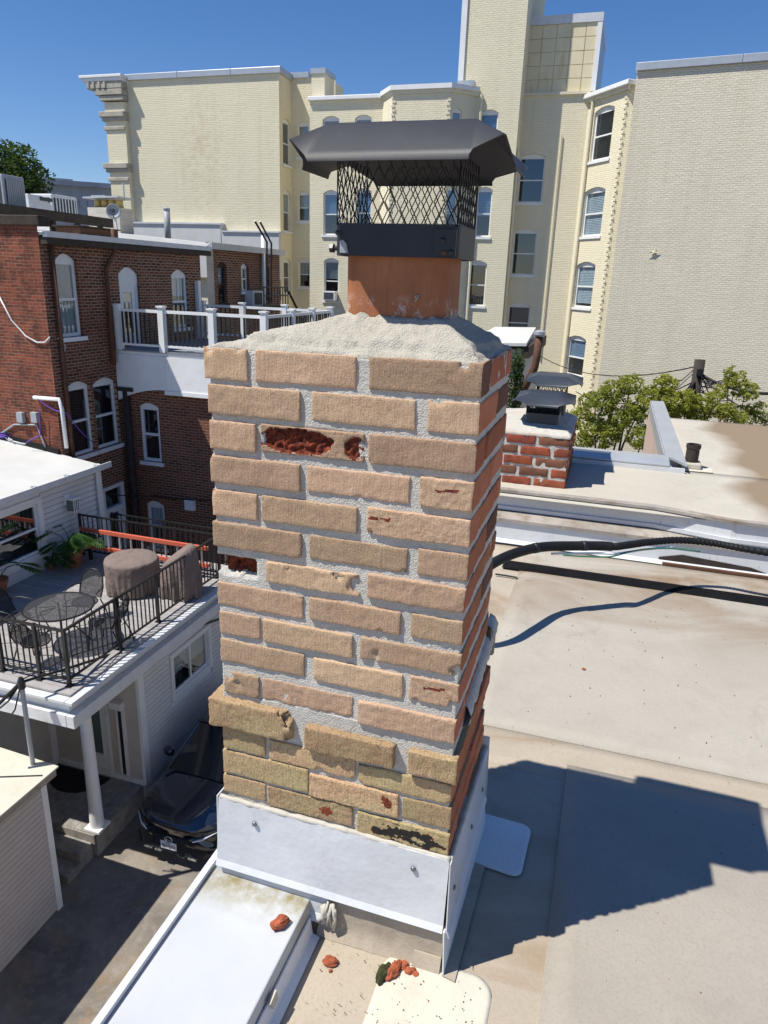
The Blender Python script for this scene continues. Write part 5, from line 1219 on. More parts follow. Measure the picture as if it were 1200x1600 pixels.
# ------------------------------------------------------------------ the dark car in the alley
NX = on(2, G0+.80, 260, 1304).x; NY = on(2, G0+.5, 260, 1318).y
CAR = thing('parked_car', 'black-blue parked car nosing out of the alley beneath the terrace house', 'car', (NX, NY, G0))
TM = Matrix.Translation((NX, NY, G0))
ST = [(0.0, .66, .36, .66, .80), (.05, .76, .30, .72, .86), (.16, .84, .26, .80, .93), (.35, .90, .23, .86, .985), (.7, .925, .22, .91, 1.03), (1.1, .935, .22, .95, 1.06), (1.5, .935, .22, .98, 1.07), (2.6, .935, .22, 1.0, 1.08), (3.8, .93, .22, 1.03, 1.09), (4.3, .91, .26, 1.02, 1.08), (4.55, .86, .34, .96, 1.02), (4.66, .78, .42, .86, .92)]
mb = MB(TM); vs = []; ns = 15
for (y, w, zb, zs, zt) in ST:
    half = [(w*.86, zb), (w*.97, zb+.10), (w, (zb+zs)/2), (w*.99, zs-.06), (w*.93, zs+.005), (w*.72, zt-.022), (w*.52, zt-.012), (0, zt)]
    sec = half+[(-x, z) for x, z in half[-2::-1]]
    bow = lambda x: y+(.30*(x/w)**4 if y < .5 else 0)*(1-y/.5)
    vs += [(x, bow(x), z) for x, z in sec]
fs = [(i*ns+k, (i+1)*ns+k, (i+1)*ns+k+1, i*ns+k+1) for i in range(len(ST)-1) for k in range(ns-1)]+[(i*ns, i*ns+ns-1, (i+1)*ns+ns-1, (i+1)*ns) for i in range(len(ST)-1)]+[tuple(range(ns)), tuple(range((len(ST)-1)*ns, len(ST)*ns))[::-1]]
mb.add(vs, fs); body = mb.build('body', M['car'], CAR, smooth=True)
s = body.modifiers.new('smooth', 'SUBSURF'); s.levels = s.render_levels = 2
# cabin
A0, A1, B0, B1 = (.74, 1.12, 1.075), (.56, 2.02, 1.60), (.54, 3.75, 1.61), (.66, 4.45, 1.09)
mb = MB(TM); mb.quad((-.74, 1.12, 1.068), (.74, 1.12, 1.068), (.57, 2.02, 1.585), (-.57, 2.02, 1.585)); mb.build('windscreen', M['car_glass'], CAR, solid=.01)
mb = MB(TM); mb.add([(-.57, 1.98, 1.60), (0, 1.94, 1.635), (.57, 1.98, 1.60), (-.60, 2.8, 1.63), (0, 2.8, 1.675), (.60, 2.8, 1.63), (-.56, 3.9, 1.58), (0, 3.95, 1.615), (.56, 3.9, 1.58)], [(0, 1, 4, 3), (1, 2, 5, 4), (3, 4, 7, 6), (4, 5, 8, 7)]); mb.build('roof_panel', M['car'], CAR, smooth=True, solid=.04)
for sg in (-1, 1):
    mb = MB(TM); mb.quad((sg*.80, 1.25, 1.05), (sg*.60, 2.06, 1.57), (sg*.62, 3.7, 1.58), (sg*.80, 4.2, 1.08)); mb.build('side_window', M['car_glass'], CAR, solid=.01)
    mb = MB(TM); mb.tube([(sg*.79, 1.05, 1.04), (sg*.67, 1.55, 1.33), (sg*.585, 2.04, 1.60)], .035, 6); mb.build('pillar', M['car'], CAR)
    mb = MB(TM); mb.lathe((sg*1.02, 1.55, 1.08), [(.05, -.07), (.10, -.05), (.11, .03), (.07, .09)], 12, sx=1.1, sy=.7); mb.tube([(sg*.84, 1.55, 1.02), (sg*.98, 1.55, 1.06)], .03, 6); mb.build('mirror', M['car'], CAR, smooth=True)
    mb = MB(TM); mb.prism([(sg*.38, -.012, .735), (sg*.60, .055, .775), (sg*.80, .25, .83), (sg*.80, .26, .80), (sg*.60, .06, .725), (sg*.40, -.012, .69)], (0, .02, 0)); h = mb.build('headlight', M['car_glass'], CAR)
    mb = MB(TM); mb.prism([(sg*.45, -.016, .715), (sg*.61, .040, .755), (sg*.80, .235, .815), (sg*.80, .238, .80), (sg*.61, .042, .735), (sg*.46, -.016, .698)], (0, .01, 0)); mb.build('running_light', M['lamp_white'], h)
    mb = MB(TM); mb.box(sg*.16, -.055, .335, sg*.30, .0, .362); mb.box(sg*.36, -.045, .335, sg*.52, .0, .360); mb.build('chrome_strip', M['chrome'], CAR)
    mb = MB(TM); mb.prism([(sg*.62, .02, .42), (sg*.78, .17, .45), (sg*.76, .17, .37), (sg*.63, .02, .36)], (0, .03, 0)); mb.build('bumper_intake', M['black_metal'], CAR)
    for y in (.88, 3.75):
        w = MB(); w.lathe((0, 0, 0), [(.36, -.11), (.37, -.09), (.37, .09), (.36, .11)], 28)
        R_ = Matrix.Translation((NX+sg*.84, NY+y, G0+.37)) @ Matrix.Rotation(pi/2, 4, 'Y'); w.v = [R_ @ v for v in w.v]; wh = w.build('wheel', M['tyre'], CAR)
        w = MB(); w.lathe((0, 0, 0), [(.25, -.118), (.25, .118)], 20); w.v = [R_ @ v for v in w.v]; w.build('rim', M['ac_grey'], wh)
gp = [(-.36, .72), (.36, .72), (.30, .56), (.50, .36), (-.50, .36), (-.30, .56)]
mb = MB(TM); mb.prism([(x, -.035, z) for x, z in gp], (0, .05, 0)); g = mb.build('grille', M['black_metal'], CAR)
mb = MB(TM)
for k in range(8):
    z = .385+.042*k; hw = .47-.19*min(1, abs(z-.36)/.2) if z < .56 else .29+.06*(z-.56)/.16
    nn = 11
    for j in range(nn):
        x = -hw+2*hw*(j+.5*(k % 2))/nn; mb.prism([(x, -.042, z), (x+.03, -.042, z+.012), (x+.06, -.042, z), (x+.03, -.042, z-.006)], (0, .008, 0))
tag(mb.build('grille_mesh', M['ac_dark'], g), kind='stuff')
mb = MB(TM); P = [(.075*cos(2*pi*k/24), -.05, .66+.055*sin(2*pi*k/24)) for k in range(25)]; mb.tube(P, .007, 6); mb.tube([(-.028, -.05, .695), (-.045, -.05, .645), (.05, -.05, .637)], .008, 5); mb.build('emblem', M['chrome'], CAR)
pl = MB(TM); pl.box(-.155, -.062, .455, .155, -.05, .61); plo = pl.build('number_plate', M['plate'], CAR)
def text(s, loc, size, mat, parent, name, ex=.002, rot=(pi/2, 0, 0)):
    cu = bpy.data.curves.new(name, 'FONT'); cu.body = s; cu.size = size; cu.extrude = ex; cu.align_x = 'CENTER'; cu.align_y = 'CENTER'
    cu.materials.append(mat); o = bpy.data.objects.new(name, cu); COL.objects.link(o); o.parent = parent
    bpy.context.view_layer.update(); me = bpy.data.meshes.new_from_object(o.evaluated_get(bpy.context.evaluated_depsgraph_get())); me.materials.clear(); me.materials.append(mat)
    bpy.data.objects.remove(o); o = bpy.data.objects.new(name, me); COL.objects.link(o); o.parent = parent
    o.location = Vector(loc)-ORG[parent.name]; o.rotation_euler = rot; return o
text('EJD7JX3', (NX, NY-.066, G0+.525), .078, M['plate_ink'], plo, 'lettering')
text('VIRGINIA', (NX, NY-.066, G0+.59), .024, M['plate_ink'], plo, 'lettering')

# ------------------------------------------------------------------ our own flat roof, its parapet, the double step to the neighbour
ZR = -1.5; YWALL = 4.08
H = thing('flat_roofed_house', 'house under the camera with a pale weathered membrane roof and white parapet', 'building', (0, 0, G0))
def sheet(name, x0, y0, x1, y1, z, mat, parent, n=40, amp=.004, edge=None, thick=.003, seed=0, r=0):
    """thin membrane sheet with slight waves and (optionally) rounded corners"""
    nx, ny = n, max(4, int(n*(y1-y0)/(x1-x0))); ny = min(ny, 90)
    mb = MB()
    def rc(x, y):
        if not r: return x, y
        cx, cy = (x0+x1)/2, (y0+y1)/2; hx_, hy_ = (x1-x0)/2, (y1-y0)/2
        dx, dy = x-cx, y-cy; ax, ay = abs(dx)-(hx_-r), abs(dy)-(hy_-r)
        if ax > 0 and ay > 0:
            d = max(ax, ay); l = hypot(ax, ay)
            if l > 0: ax2, ay2 = ax*d/l, ay*d/l; dx = math.copysign(hx_-r+ax2, dx); dy = math.copysign(hy_-r+ay2, dy)
        return cx+dx, cy+dy
    vs = []
    for j in range(ny+1):
        for i in range(nx+1):
            x, y = rc(x0+(x1-x0)*i/nx, y0+(y1-y0)*j/ny)
            b = i in (0, nx) or j in (0, ny)
            vs.append((x, y, z+(0 if b and not edge else amp*.5*(1+nz((x, y, 0), 2.2, seed))+amp*.25*(1+nz((x, y, 0), 7, seed)))))
    if edge:
        vs = [(x+edge*nz((x, y, 0), 3, 5), y+edge*nz((x, y, 0), 3, 6), q) for x, y, q in vs]
    fs = [(j*(nx+1)+i, j*(nx+1)+i+1, (j+1)*(nx+1)+i+1, (j+1)*(nx+1)+i) for j in range(ny) for i in range(nx)]
    mb.add(vs, fs)
    bd = [(0, i) for i in range(nx+1)]+[(j, nx) for j in range(1, ny+1)]+[(ny, i) for i in range(nx-1, -1, -1)]+[(j, 0) for j in range(ny-1, 0, -1)]
    ring = [j*(nx+1)+i for j, i in bd]; base = len(vs)
    mb.add([(vs[q][0], vs[q][1], z-thick) for q in ring], [])
    m = len(ring)
    for k in range(m): mb.f.append((ring[k], base+k, base+(k+1) % m, ring[(k+1) % m])); mb.m.append(0)
    return mb.build(name, M[mat], parent, smooth=True)
mb = MB(); mb.box(-.56, -8, ZR-.3, 9, YWALL+.35, ZR-.012); mb.build('roof_slab', M['concrete'], H)
mb = MB(); mb.box(-.80, -8, G0, 9, YWALL+.3, ZR-.302); mb.build('house_wall', M['red_party'], H)
sheet('membrane_sheet', -.56, -1.5, 8.9, YWALL, ZR-.004, 'roof_beige', H, 110, .006, seed=1)
sheet('membrane_sheet', -.335, 2.185, 8.9, YWALL-.02, ZR+.006, 'roof_grey', H, 130, .005, seed=2)
sheet('membrane_sheet', .028, -1.5, 8.9, 2.06, ZR+.006, 'roof_grey_near', H, 130, .005, seed=3)
sheet('membrane_strip', -.55, 1.985, 8.9, 2.20, ZR+.0015, 'roof_beige', H, 120, .003, seed=4)
sheet('membrane_patch', -.325, .86, -.075, 1.228, ZR+.0035, 'roof_patch', H, 26, .0022, seed=5, r=.05, thick=.0012)
pz = sheet('membrane_patch', -.232, 1.535, -.045, 1.735, ZR+.010, 'patch_blue', H, 20, .004, seed=6, r=.03, edge=.02)
mb = MB(); mb.box(-.075, 1.01, ZR-.0035, .030, 1.235, ZR+.003); mb.build('membrane_lap', M['roof_beige'], H)
# thin black sheet standing in for a straight shadow band before the step
sheet('painted_shadow_strip', -.43, 3.66, 8.9, 3.775, ZR+.0135, 'shadow_black', H, 90, .001)
# parapet on the alley edge
zt = -1.40; px0, px1 = -.785, -.520
mb = MB(); mb.prism([(px0, -4, zt), (px1, -4, zt-.004), (px1, -4, ZR-.30), (px0, -4, ZR-.30)], (0, 5.215+.01, 0))
mb.build('parapet', [M['parapet_top']], H, bevel=.004)
mb = MB(); mb.box(px0-.012, -4, zt-.06, px0-.002, 1.29, zt+.014); mb.box(px0-.002, -4, zt+.002, px0+.004, 1.29, zt+.014); mb.build('edge_lip', M['white_metal'], H)
mb = MB(); mb.prism([(px1+.002, -4, zt-.045), (px1+.006, -4, zt-.045), (px1+.012, -4, ZR+.01), (px1+.030, -4, ZR+.0035), (px1+.002, -4, ZR+.0035)], (0, 5.20, 0)); mb.build('parapet_skirt', M['parapet_white'], H)
mb = MB(); mb.prism([(px1-.02, .985, zt-.05), (px1+.009, .97, zt-.035), (px1+.009, 1.0, zt-.03), (px1+.010, 1.005, zt-.06), (px1+.009, .985, zt-.066)], (.006, 0, 0)); mb.build('loose_flap', M['sealant'], H)
# double fascia step up to the neighbour
N = thing('neighbour_house', 'neighbouring house with a stained pale roof behind streaked white fascia steps', 'building', (2, 6, G0))
ZN = -1.222
mb = MB(); mb.box(-.95, YWALL+.004, ZR-.05, 8.9, YWALL+.03, ZR+.155); mb.build('lower_fascia', M['fascia'], N)
mb = MB(); mb.prism([(-.95, YWALL-.005, ZR+.008), (-.95, YWALL-.02, ZR+.007), (-.95, YWALL-.03, ZR+.013), (-.95, YWALL-.004, ZR+.030), (-.95, YWALL+.002, ZR+.030)], (9.8, 0, 0)); mb.build('base_lip', M['white_metal'], N)
mb = MB(); mb.prism([(-.95, YWALL-.01, ZR+.158), (-.95, YWALL+.13, ZR+.170), (-.95, YWALL+.13, ZR+.13), (-.95, YWALL+.034, ZR+.13), (-.95, YWALL+.034, ZR+.14), (-.95, YWALL-.01, ZR+.14)], (1.9, 0, 0)); mb.build('ledge', M['ledge'], N)
YU = YWALL+.13
def YUx(x): return YWALL+.20 if x < .5 else YWALL+.06
mb = MB(); mb.prism([(-.95, YU, ZR+.13), (.35, YU, ZR+.13), (.75, YWALL+.035, ZR+.13), (8.9, YWALL+.035, ZR+.13), (8.9, YWALL+.058, ZR+.13), (.75, YWALL+.058, ZR+.13), (.35, YU+.03, ZR+.13), (-.95, YU+.03, ZR+.13)], (0, 0, .155)); mb.build('upper_fascia', M['fascia'], N)
mb = MB(); mb.prism([(-.95, YU-.012, ZR+.176), (.35, YU-.012, ZR+.176), (.75, YWALL+.022, ZR+.176), (8.9, YWALL+.022, ZR+.176), (8.9, YWALL+.034, ZR+.176), (.75, YWALL+.034, ZR+.176), (.35, YU-.002, ZR+.176), (-.95, YU-.002, ZR+.176)], (0, 0, .022)); mb.build('drip_lip', M['white_metal'], N)
mb = MB(); mb.prism([(-.95, YU-.02, ZR+.287), (.35, YU-.02, ZR+.287), (.75, YWALL+.015, ZR+.287), (8.9, YWALL+.015, ZR+.287), (8.9, YWALL+.062, ZR+.287), (.75, YWALL+.062, ZR+.287), (.35, YU+.035, ZR+.287), (-.95, YU+.035, ZR+.287)], (0, 0, .016)); mb.build('coping', M['ledge'], N)
t_ = MB(); t_.box(.42, YWALL-.034, ZR+.010, 3.0, YWALL-.006, ZR+.024); t_.build('rust_gap', M['rust'], N)
mb = MB(); mb.prism([(.40, YWALL-.003, ZR+.044), (.52, YWALL-.003, ZR+.075), (.72, YWALL-.003, ZR+.062), (.88, YWALL-.003, ZR+.052), (.98, YWALL-.003, ZR+.024), (.40, YWALL-.003, ZR+.010)], (0, .006, 0)); mb.build('torn_flashing', M['rust_pipe'], N)
YB0 = 5.28; XPf = .57
sheet('roof_sheet', -1.5, YWALL+.066, 8.9, YB0+.02, ZN, 'roof_far', N, 80, .006, seed=8)
sheet('roof_sheet', XPf-.02, YB0+.022, 8.9, 7.55, ZN-.001, 'roof_far', N, 80, .006, seed=9)
mb = MB(); mb.box(-1.5, YU+.04, ZN-.4, 8.9, YB0+.1, ZN-.02); mb.box(XPf-.0, YB0+.102, ZN-.4, 8.9, 7.55, ZN-.02); mb.box(-1.5, YU+.12, G0, 8.9, YB0+.1, ZN-.402); mb.box(XPf, YB0+.102, G0, 8.9, 7.55, ZN-.402); mb.build('house_wall', M['red_party'], N)
zc = -1.155
for y in (5.0, 6.2):
    mb = MB(); mb.box(XPf+.3, y, ZN+.006, 8.9, y+.006, ZN+.011); 
c0, c1, c2, c3 = [on(2, zc, *q) for q in ((1010, 633), (1034, 629), (1070, 716), (1046, 725))]
b0 = on(2, zc, 890, 694); bx = -1.5
YBp = on(2, zc, 1046, 722).y; 
mb = MB(); mb.box(bx, YBp-.02, ZN-.05, c3.x+.02, YBp+.20, zc-.03); mb.build('back_parapet', M['fascia'], N)
mb = MB(); mb.prism([(bx, YBp-.04, zc-.028), (bx, YBp+.22, zc-.028), (bx, YBp+.22, zc), (bx, YBp+.06, zc+.006), (bx, YBp-.04, zc-.012)], (c2.x-bx-.11, 0, 0)); mb.build('coping', M['galv'], N, bevel=.006)
mb = MB(); mb.box(bx, YBp-.045, zc-.09, c2.x-.01, YBp-.022, zc-.03); mb.build('coping_skirt', M['white_metal'], N)
xl, xr2 = c3.x-.01, c2.x
for i, (ya, yb3) in enumerate(((YBp-.04, (YBp+c0.y)/2), ((YBp+c0.y)/2+.006, c0.y+.3))):
    mb = MB(); z_ = zc+.002*i+.003; mb.prism([(xl, ya+(.24 if not i else 0), z_-.02), (xr2, ya, z_-.02), (xr2, yb3, z_-.02), (xl, yb3, z_-.02)], (0, 0, .024)); mb.build('coping', M['galv'], N, bevel=.004)
mb = MB(); mb.box(xl+.02, YBp+.2, ZN-.05, xr2-.03, c0.y+.28, zc-.022); mb.build('side_parapet', M['fascia'], N)
mb = MB(); mb.box(xl-.012, YBp+.23, zc-.11, xl-.002, c0.y+.3, zc-.0); mb.build('coping_skirt', M['galv'], N)
mb = MB(); mb.box(xl-.01, YBp+.23, ZN-2.5, xl+.018, c0.y+.28, zc-.115); mb.build('side_wall', basic('pink_render', (.55, .40, .31), .9, var=.1), N)
# vent pipe on the neighbour roof
vb = on(2, ZN, 1078, 732)
t = thing('vent_pipe', 'short rusty open vent pipe on a pale collar beside the white coping corner', 'pipe', vb)
k = vb.y/5.3; vr = .042*k*1.05
vt = on(1, vb.y, 1083, 694)
mb = MB(); mb.lathe((vb.x, vb.y, 0), [(vr, ZN+.035), (vr*1.0, vt.z-.03), (vr*1.12, vt.z-.025), (vr*1.12, vt.z), (vr*.9, vt.z), (vr*.88, ZN+.06)], 20); mb.build('pipe', M['rust_pipe'], t, smooth=False)
mb = MB(); mb.box(vb.x-vr*1.5, vb.y-vr*1.4, ZN+.006, vb.x+vr*1.5, vb.y+vr*1.4, ZN+.052); mb.build('collar', M['sealant'], t, bevel=.012)
mb = MB(); mb.prism([(vb.x-.09, vb.y-.12, ZN+.0065), (vb.x+.14, vb.y-.10, ZN+.0065), (vb.x+.15, vb.y+.04, ZN+.0065), (vb.x-.08, vb.y+.05, ZN+.0065)], (0, 0, .003)); mb.build('boot_patch', M['roof_patch'], t)

# ------------------------------------------------------------------ individually shaped bricks
def gl(a, b, step, r):
    L = b-a; n = max(1, round((L-2*r)/step)); return [a]+[a+r+(L-2*r)*k/n for k in range(n+1)]+[b]
def shaped_brick(name, x0, x1, y0, y1, z0, z1, mats, parent, seed, step=.010, r=.004, amp=1., chips=(), carve=None, paint=None, label=None, rear=True, facemat=None):
    """a brick as its own mesh: rounded arrises, wavering faces, chips; carve(x,z)->depth cut into the front, paint(x,z)->slot"""
    X, Y, Z = gl(x0, x1, step, r), gl(y0, y1, step*1.8, r), gl(z0, z1, step, r)
    idx = {}; vs = []; fs = []; ms = []
    def V(i, j, k):
        q = (i, j, k)
        if q not in idx: idx[q] = len(vs); vs.append((X[i], Y[j], Z[k]))
        return idx[q]
    nx, ny, nz_ = len(X)-1, len(Y)-1, len(Z)-1
    fm = facemat or {'-y': 0, '+y': 1, '-x': 1, '+x': 1, 'z': 0}
    for i in range(nx):
        for k in range(nz_):
            fs.append((V(i, 0, k), V(i+1, 0, k), V(i+1, 0, k+1), V(i, 0, k+1))); ms.append(fm['-y'])
            fs.append((V(i, ny, k), V(i, ny, k+1), V(i+1, ny, k+1), V(i+1, ny, k))); ms.append(fm['+y'])
    for j in range(ny):
        for k in range(nz_):
            fs.append((V(0, j, k), V(0, j, k+1), V(0, j+1, k+1), V(0, j+1, k))); ms.append(fm['-x'])
            fs.append((V(nx, j, k), V(nx, j+1, k), V(nx, j+1, k+1), V(nx, j, k+1))); ms.append(fm['+x'])
    for i in range(nx):
        for j in range(ny):
            fs.append((V(i, j, 0), V(i, j+1, 0), V(i+1, j+1, 0), V(i+1, j, 0))); ms.append(fm['z'])
            fs.append((V(i, j, nz_), V(i+1, j, nz_), V(i+1, j+1, nz_), V(i, j+1, nz_))); ms.append(fm['z'])
    cen = Vector(((x0+x1)/2, (y0+y1)/2, (z0+z1)/2)); lo = Vector((x0+r, y0+r, z0+r)); hi = Vector((x1-r, y1-r, z1-r))
    out = []; cut = []
    for p in vs:
        p = Vector(p); d = 0
        q = Vector([min(max(p[a], lo[a]), hi[a]) for a in range(3)]); n = p-q
        if n.length > 1e-9: n.normalize(); p2 = q+n*r
        else: p2 = p; n = Vector((0, 0, 0))
        e = noise.noise_vector(p*24+Vector((seed, 0, 0)))*.0016*amp+noise.noise_vector(p*95+Vector((0, seed, 0)))*.0012*amp+noise.noise_vector(p*230)*.0008*amp
        p2 = p2+e
        if carve and p.y < y0+r*1.5:
            d = carve(p.x, p.z)
            if d > 0: p2.y += d*(.55+.9*abs(noise.noise(p*70)))+noise.noise(p*150)*.004
        for c, R in chips:
            c = Vector(c); rr = R*(1+.45*noise.noise(p*60+Vector((0, 0, seed)))+.35*noise.noise(p*170))
            if (p2-c).length < rr:
                dd = (cen-c).normalized(); m = p2-c; b = m.dot(dd); cc = m.dot(m)-rr*rr; p2 = p2+dd*(-b+sqrt(max(0, b*b-cc))); 
        out.append(p2); cut.append(d)
    mb = MB(); mb.v = out; mb.f = fs; mb.m = ms
    if carve or paint:
        for fi, f in enumerate(fs):
            if sum(cut[v] for v in f)/4 > .002: mb.m[fi] = 2
            elif paint:
                c = sum((Vector(vs[v]) for v in f), Vector())/4
                if c.y < y0+r:
                    s_ = paint(c.x, c.z)
                    if s_ is not None: mb.m[fi] = s_
    return mb.build(name, [M[m] for m in mats], parent, smooth=True, label=label)

def mortar_block(name, x0, x1, y0, y1, z0, z1, mat, parent, step, amp, seed=0, holes=()):
    X, Y, Z = gl(x0, x1, step, .003), gl(y0, y1, step*1.4, .003), gl(z0, z1, step, .003)
    idx = {}; vs = []; fs = []
    def V(i, j, k):
        q = (i, j, k)
        if q not in idx: idx[q] = len(vs); vs.append((X[i], Y[j], Z[k]))
        return idx[q]
    nx, ny, n3 = len(X)-1, len(Y)-1, len(Z)-1
    for k in range(n3):
        for i in range(nx): fs.append((V(i, 0, k), V(i+1, 0, k), V(i+1, 0, k+1), V(i, 0, k+1))); fs.append((V(i, ny, k), V(i, ny, k+1), V(i+1, ny, k+1), V(i+1, ny, k)))
        for j in range(ny): fs.append((V(0, j, k), V(0, j, k+1), V(0, j+1, k+1), V(0, j+1, k))); fs.append((V(nx, j, k), V(nx, j+1, k), V(nx, j+1, k+1), V(nx, j, k+1)))
    for i in range(nx):
        for j in range(ny): fs.append((V(i, j, n3), V(i+1, j, n3), V(i+1, j+1, n3), V(i, j+1, n3)))
    mb = MB()
    mb.v = [Vector(p)+noise.noise_vector(Vector(p)*21+Vector((seed, 0, 0)))*amp+noise.noise_vector(Vector(p)*75)*amp*.55+noise.noise_vector(Vector(p)*190)*amp*.25 for p in vs]; mb.f = fs; mb.m = [0]*len(fs)
    for v in mb.v:
        for (a, b, c, d) in holes:
            if v.y < y0+.02 and a < v.x < b and c < v.z < d: v.y += .055
    return mb.build(name, M[mat], parent, smooth=True)

# ------------------------------------------------------------------ the chimney
C = thing('brick_chimney', 'tall tan-faced brick chimney with red brick sides filling the middle of the picture', 'chimney', (-.47, 1.4, ZR))
GROW = .0036
ROWS = {
1: [(-.749,-.659,-.139,-.193), (-.636,-.441,-.138,-.191), (-.409,-.206,-.136,-.189)],
2: [(-.743,-.551,-.209,-.261), (-.520,-.326,-.208,-.257), (-.297,-.206,-.205,-.256)],
3: [(-.742,-.645,-.280,-.331), (-.627,-.422,-.278,-.327), (-.405,-.206,-.276,-.326)],
4: [(-.744,-.551,-.351,-.401), (-.531,-.330,-.351,-.397), (-.303,-.206,-.347,-.398)],
5: [(-.744,-.646,-.423,-.473), (-.628,-.432,-.423,-.471), (-.404,-.207,-.419,-.467)],
6: [(-.745,-.549,-.492,-.540), (-.525,-.329,-.493,-.537), (-.301,-.206,-.488,-.536)],
7: [(-.735,-.643,-.560,-.608), (-.621,-.424,-.563,-.604), (-.400,-.207,-.556,-.602)],
8: [(-.742,-.546,-.629,-.676), (-.525,-.335,-.628,-.672), (-.308,-.207,-.626,-.671)],
9: [(-.740,-.646,-.697,-.744), (-.631,-.436,-.698,-.744), (-.411,-.206,-.697,-.740)],
10: [(-.741,-.544,-.764,-.813), (-.515,-.326,-.767,-.815), (-.304,-.206,-.765,-.813)],
11: [(-.735,-.653,-.842,-.890), (-.637,-.433,-.843,-.889), (-.413,-.207,-.846,-.896)],
12: [(-.768,-.571,-.910,-.974), (-.531,-.335,-.932,-.984), (-.297,-.196,-.934,-.985)],
13: [(-.742,-.639,-.986,-1.040), (-.623,-.424,-.996,-1.043), (-.409,-.205,-1.005,-1.049)],
14: [(-.746,-.534,-1.052,-1.109), (-.524,-.323,-1.061,-1.114), (-.306,-.202,-1.064,-1.113)],
15: [(-.748,-.642,-1.121,-1.166), (-.629,-.427,-1.124,-1.172), (-.409,-.202,-1.130,-1.180)]}
YF = 1.2248; DUP, DLO = .36, .425
rnd = random.Random(5)
mortar_block('mortar', -.739, -.2090, YF+.0050, YF+DUP-.004, -.93, -.139, 'mortar', C, .0056, .0014, 1, holes=[(-.622, -.432, -.323, -.281), (-.742, -.650, -.602, -.566)])
mortar_block('mortar', -.738, -.209, YF+.0050, YF+DLO-.004, -1.20, -.895, 'mortar', C, .0060, .0015, 2)
for r_, row in ROWS.items():
    odd = r_ % 2 == 1; D = DUP if r_ < 11 else DLO
    face = 'tan_brick' if r_ < 12 else 'yellow_brick'
    for i, (x0, x1, zt, zb) in enumerate(row):
        x0 -= GROW*(i > 0); x1 += GROW*(i < 2); zt += GROW*.8; zb -= GROW*.8
        yy = YF+rnd.uniform(-.0025, .002); y1 = YF+.092
        if r_ == 12: yy = YF-.012-.003*(1-i/2)
        if r_ == 11 and i == 1: yy += .002
        if i == 0: y1 = YF+(.2 if odd else .092)
        if i == 2: y1 = YF+(.092 if odd else .2)
        dark = rnd.random() < .35 or (i == 2 and r_ == 1)
        mats = [face, 'darkside_brick' if dark else 'redside_brick', 'spall', 'black_chip']
        chips = []; carve = paint = None; lab = None
        for _ in range(rnd.choice([0, 1, 1, 2])):
            cx = rnd.choice([x0, x1, rnd.uniform(x0, x1)]); chips.append(((cx, yy-.004, rnd.choice([zt, zb])), rnd.uniform(.005, .010)))
        if (r_, i) == (1, 0): chips += [((x0+.008, yy-.004, zt-.003), .014), ((x1-.02, yy-.006, zt), .010)]
        if (r_, i) == (1, 2): chips += [((x1-.036, yy-.006, zt-.002), .011)]
        if (r_, i) == (3, 1):
            lab = 'brick with its face broken away to a dark red core'
            def carve(x, z):
                u = (x-(-.627))/.205; v = (z-(-.327))/.049
                e = .30*noise.noise(Vector((x*30, z*34, 1)))+.22*noise.noise(Vector((x*90, z*90, 2)))
                a = ((u-.36)/.37)**2+((v-.50)/.50)**2 < 1+e
                b = ((u-.94)/.10)**2+((v-.45)/.42)**2 < 1+e
                return .0125 if a else (.008 if b else 0)
        if (r_, i) == (7, 0):
            lab = 'rotted corner brick reduced to a red crumbling stump'
            yy = YF+.016; x0 += .008
            carve = lambda x, z: .016+.016*noise.noise(Vector((x*55, z*55, 4)))
        if (r_, i) == (7, 1): chips += [((x1-.006, yy-.006, (zt+zb)/2), .020), ((x1-.05, yy-.010, zt-.004), .016), ((x0+.05, yy-.011, zt-.012), .014)]
        if (r_, i) == (11, 0): chips += [((x0, yy, zt), .022), ((x0+.03, yy-.012, zb+.02), .016)]
        if (r_, i) == (12, 0): chips += [((x1, yy-.004, zt), .030), ((x1, yy-.002, zb+.01), .014)]
        if (r_, i) == (10, 2): chips += [((x1, yy, zb), .02)]
        if (r_, i) == (9, 2): chips += [((x1, yy-.002, zb), .024), ((x0+.03, yy-.006, zb+.012), .013)]
        if (r_, i) == (14, 1): paint = lambda x, z: 2 if hypot((x+.345)*1.2, z+1.083+.3*(x+.345))+.006*noise.noise(Vector((x*160, z*160, 0))) < .014 else None
        if (r_, i) == (15, 1): paint = lambda x, z: 2 if hypot((x+.487)*.9, z+1.148)+.007*noise.noise(Vector((x*160, z*160, 2))) < .012 else None
        if (r_, i) == (15, 2):
            lab = 'lowest corner brick with black crusted patches and red spots'
            def paint(x, z):
                k = noise.noise(Vector((x*34, z*70, 7)))+.45*noise.noise(Vector((x*120, z*170, 3)))
                w = 1-((x+.295)/.075)**2-((z+1.158)/.022)**2
                if w > -.35 and k+w*.55 > .18: return 3
                if w > -.6 and k+w*.4 > .12: return 2
                return 3 if k > .72 else None
        if (r_, i) in ((4, 2), (5, 2), (10, 2)):
            px_ = x0+.04 if r_ != 5 else x0+.012
            paint = lambda x, z, px_=px_, zt=zt, zb=zb: 2 if abs(z-(zt*.62+zb*.38)-.1*(x-px_))+.003*noise.noise(Vector((x*150, z*150, 0))) < .0024 and abs(x-px_-.012) < .022 else None
        shaped_brick('brick', x0, x1, yy, y1, zb, zt, mats, C, r_*3.1+i*1.7, step=.0030 if (carve or paint) else .0056, r=.0020, amp=1.25 if r_ in (7, 11, 12) else .85, chips=chips, carve=carve, paint=paint, label=lab, facemat={'-y': 0, '+y': 0, '-x': 1 if i == 0 else 0, '+x': 1 if i == 2 else 0, 'z': 0})
    zt, zb = row[2][2]+.001, row[2][3]
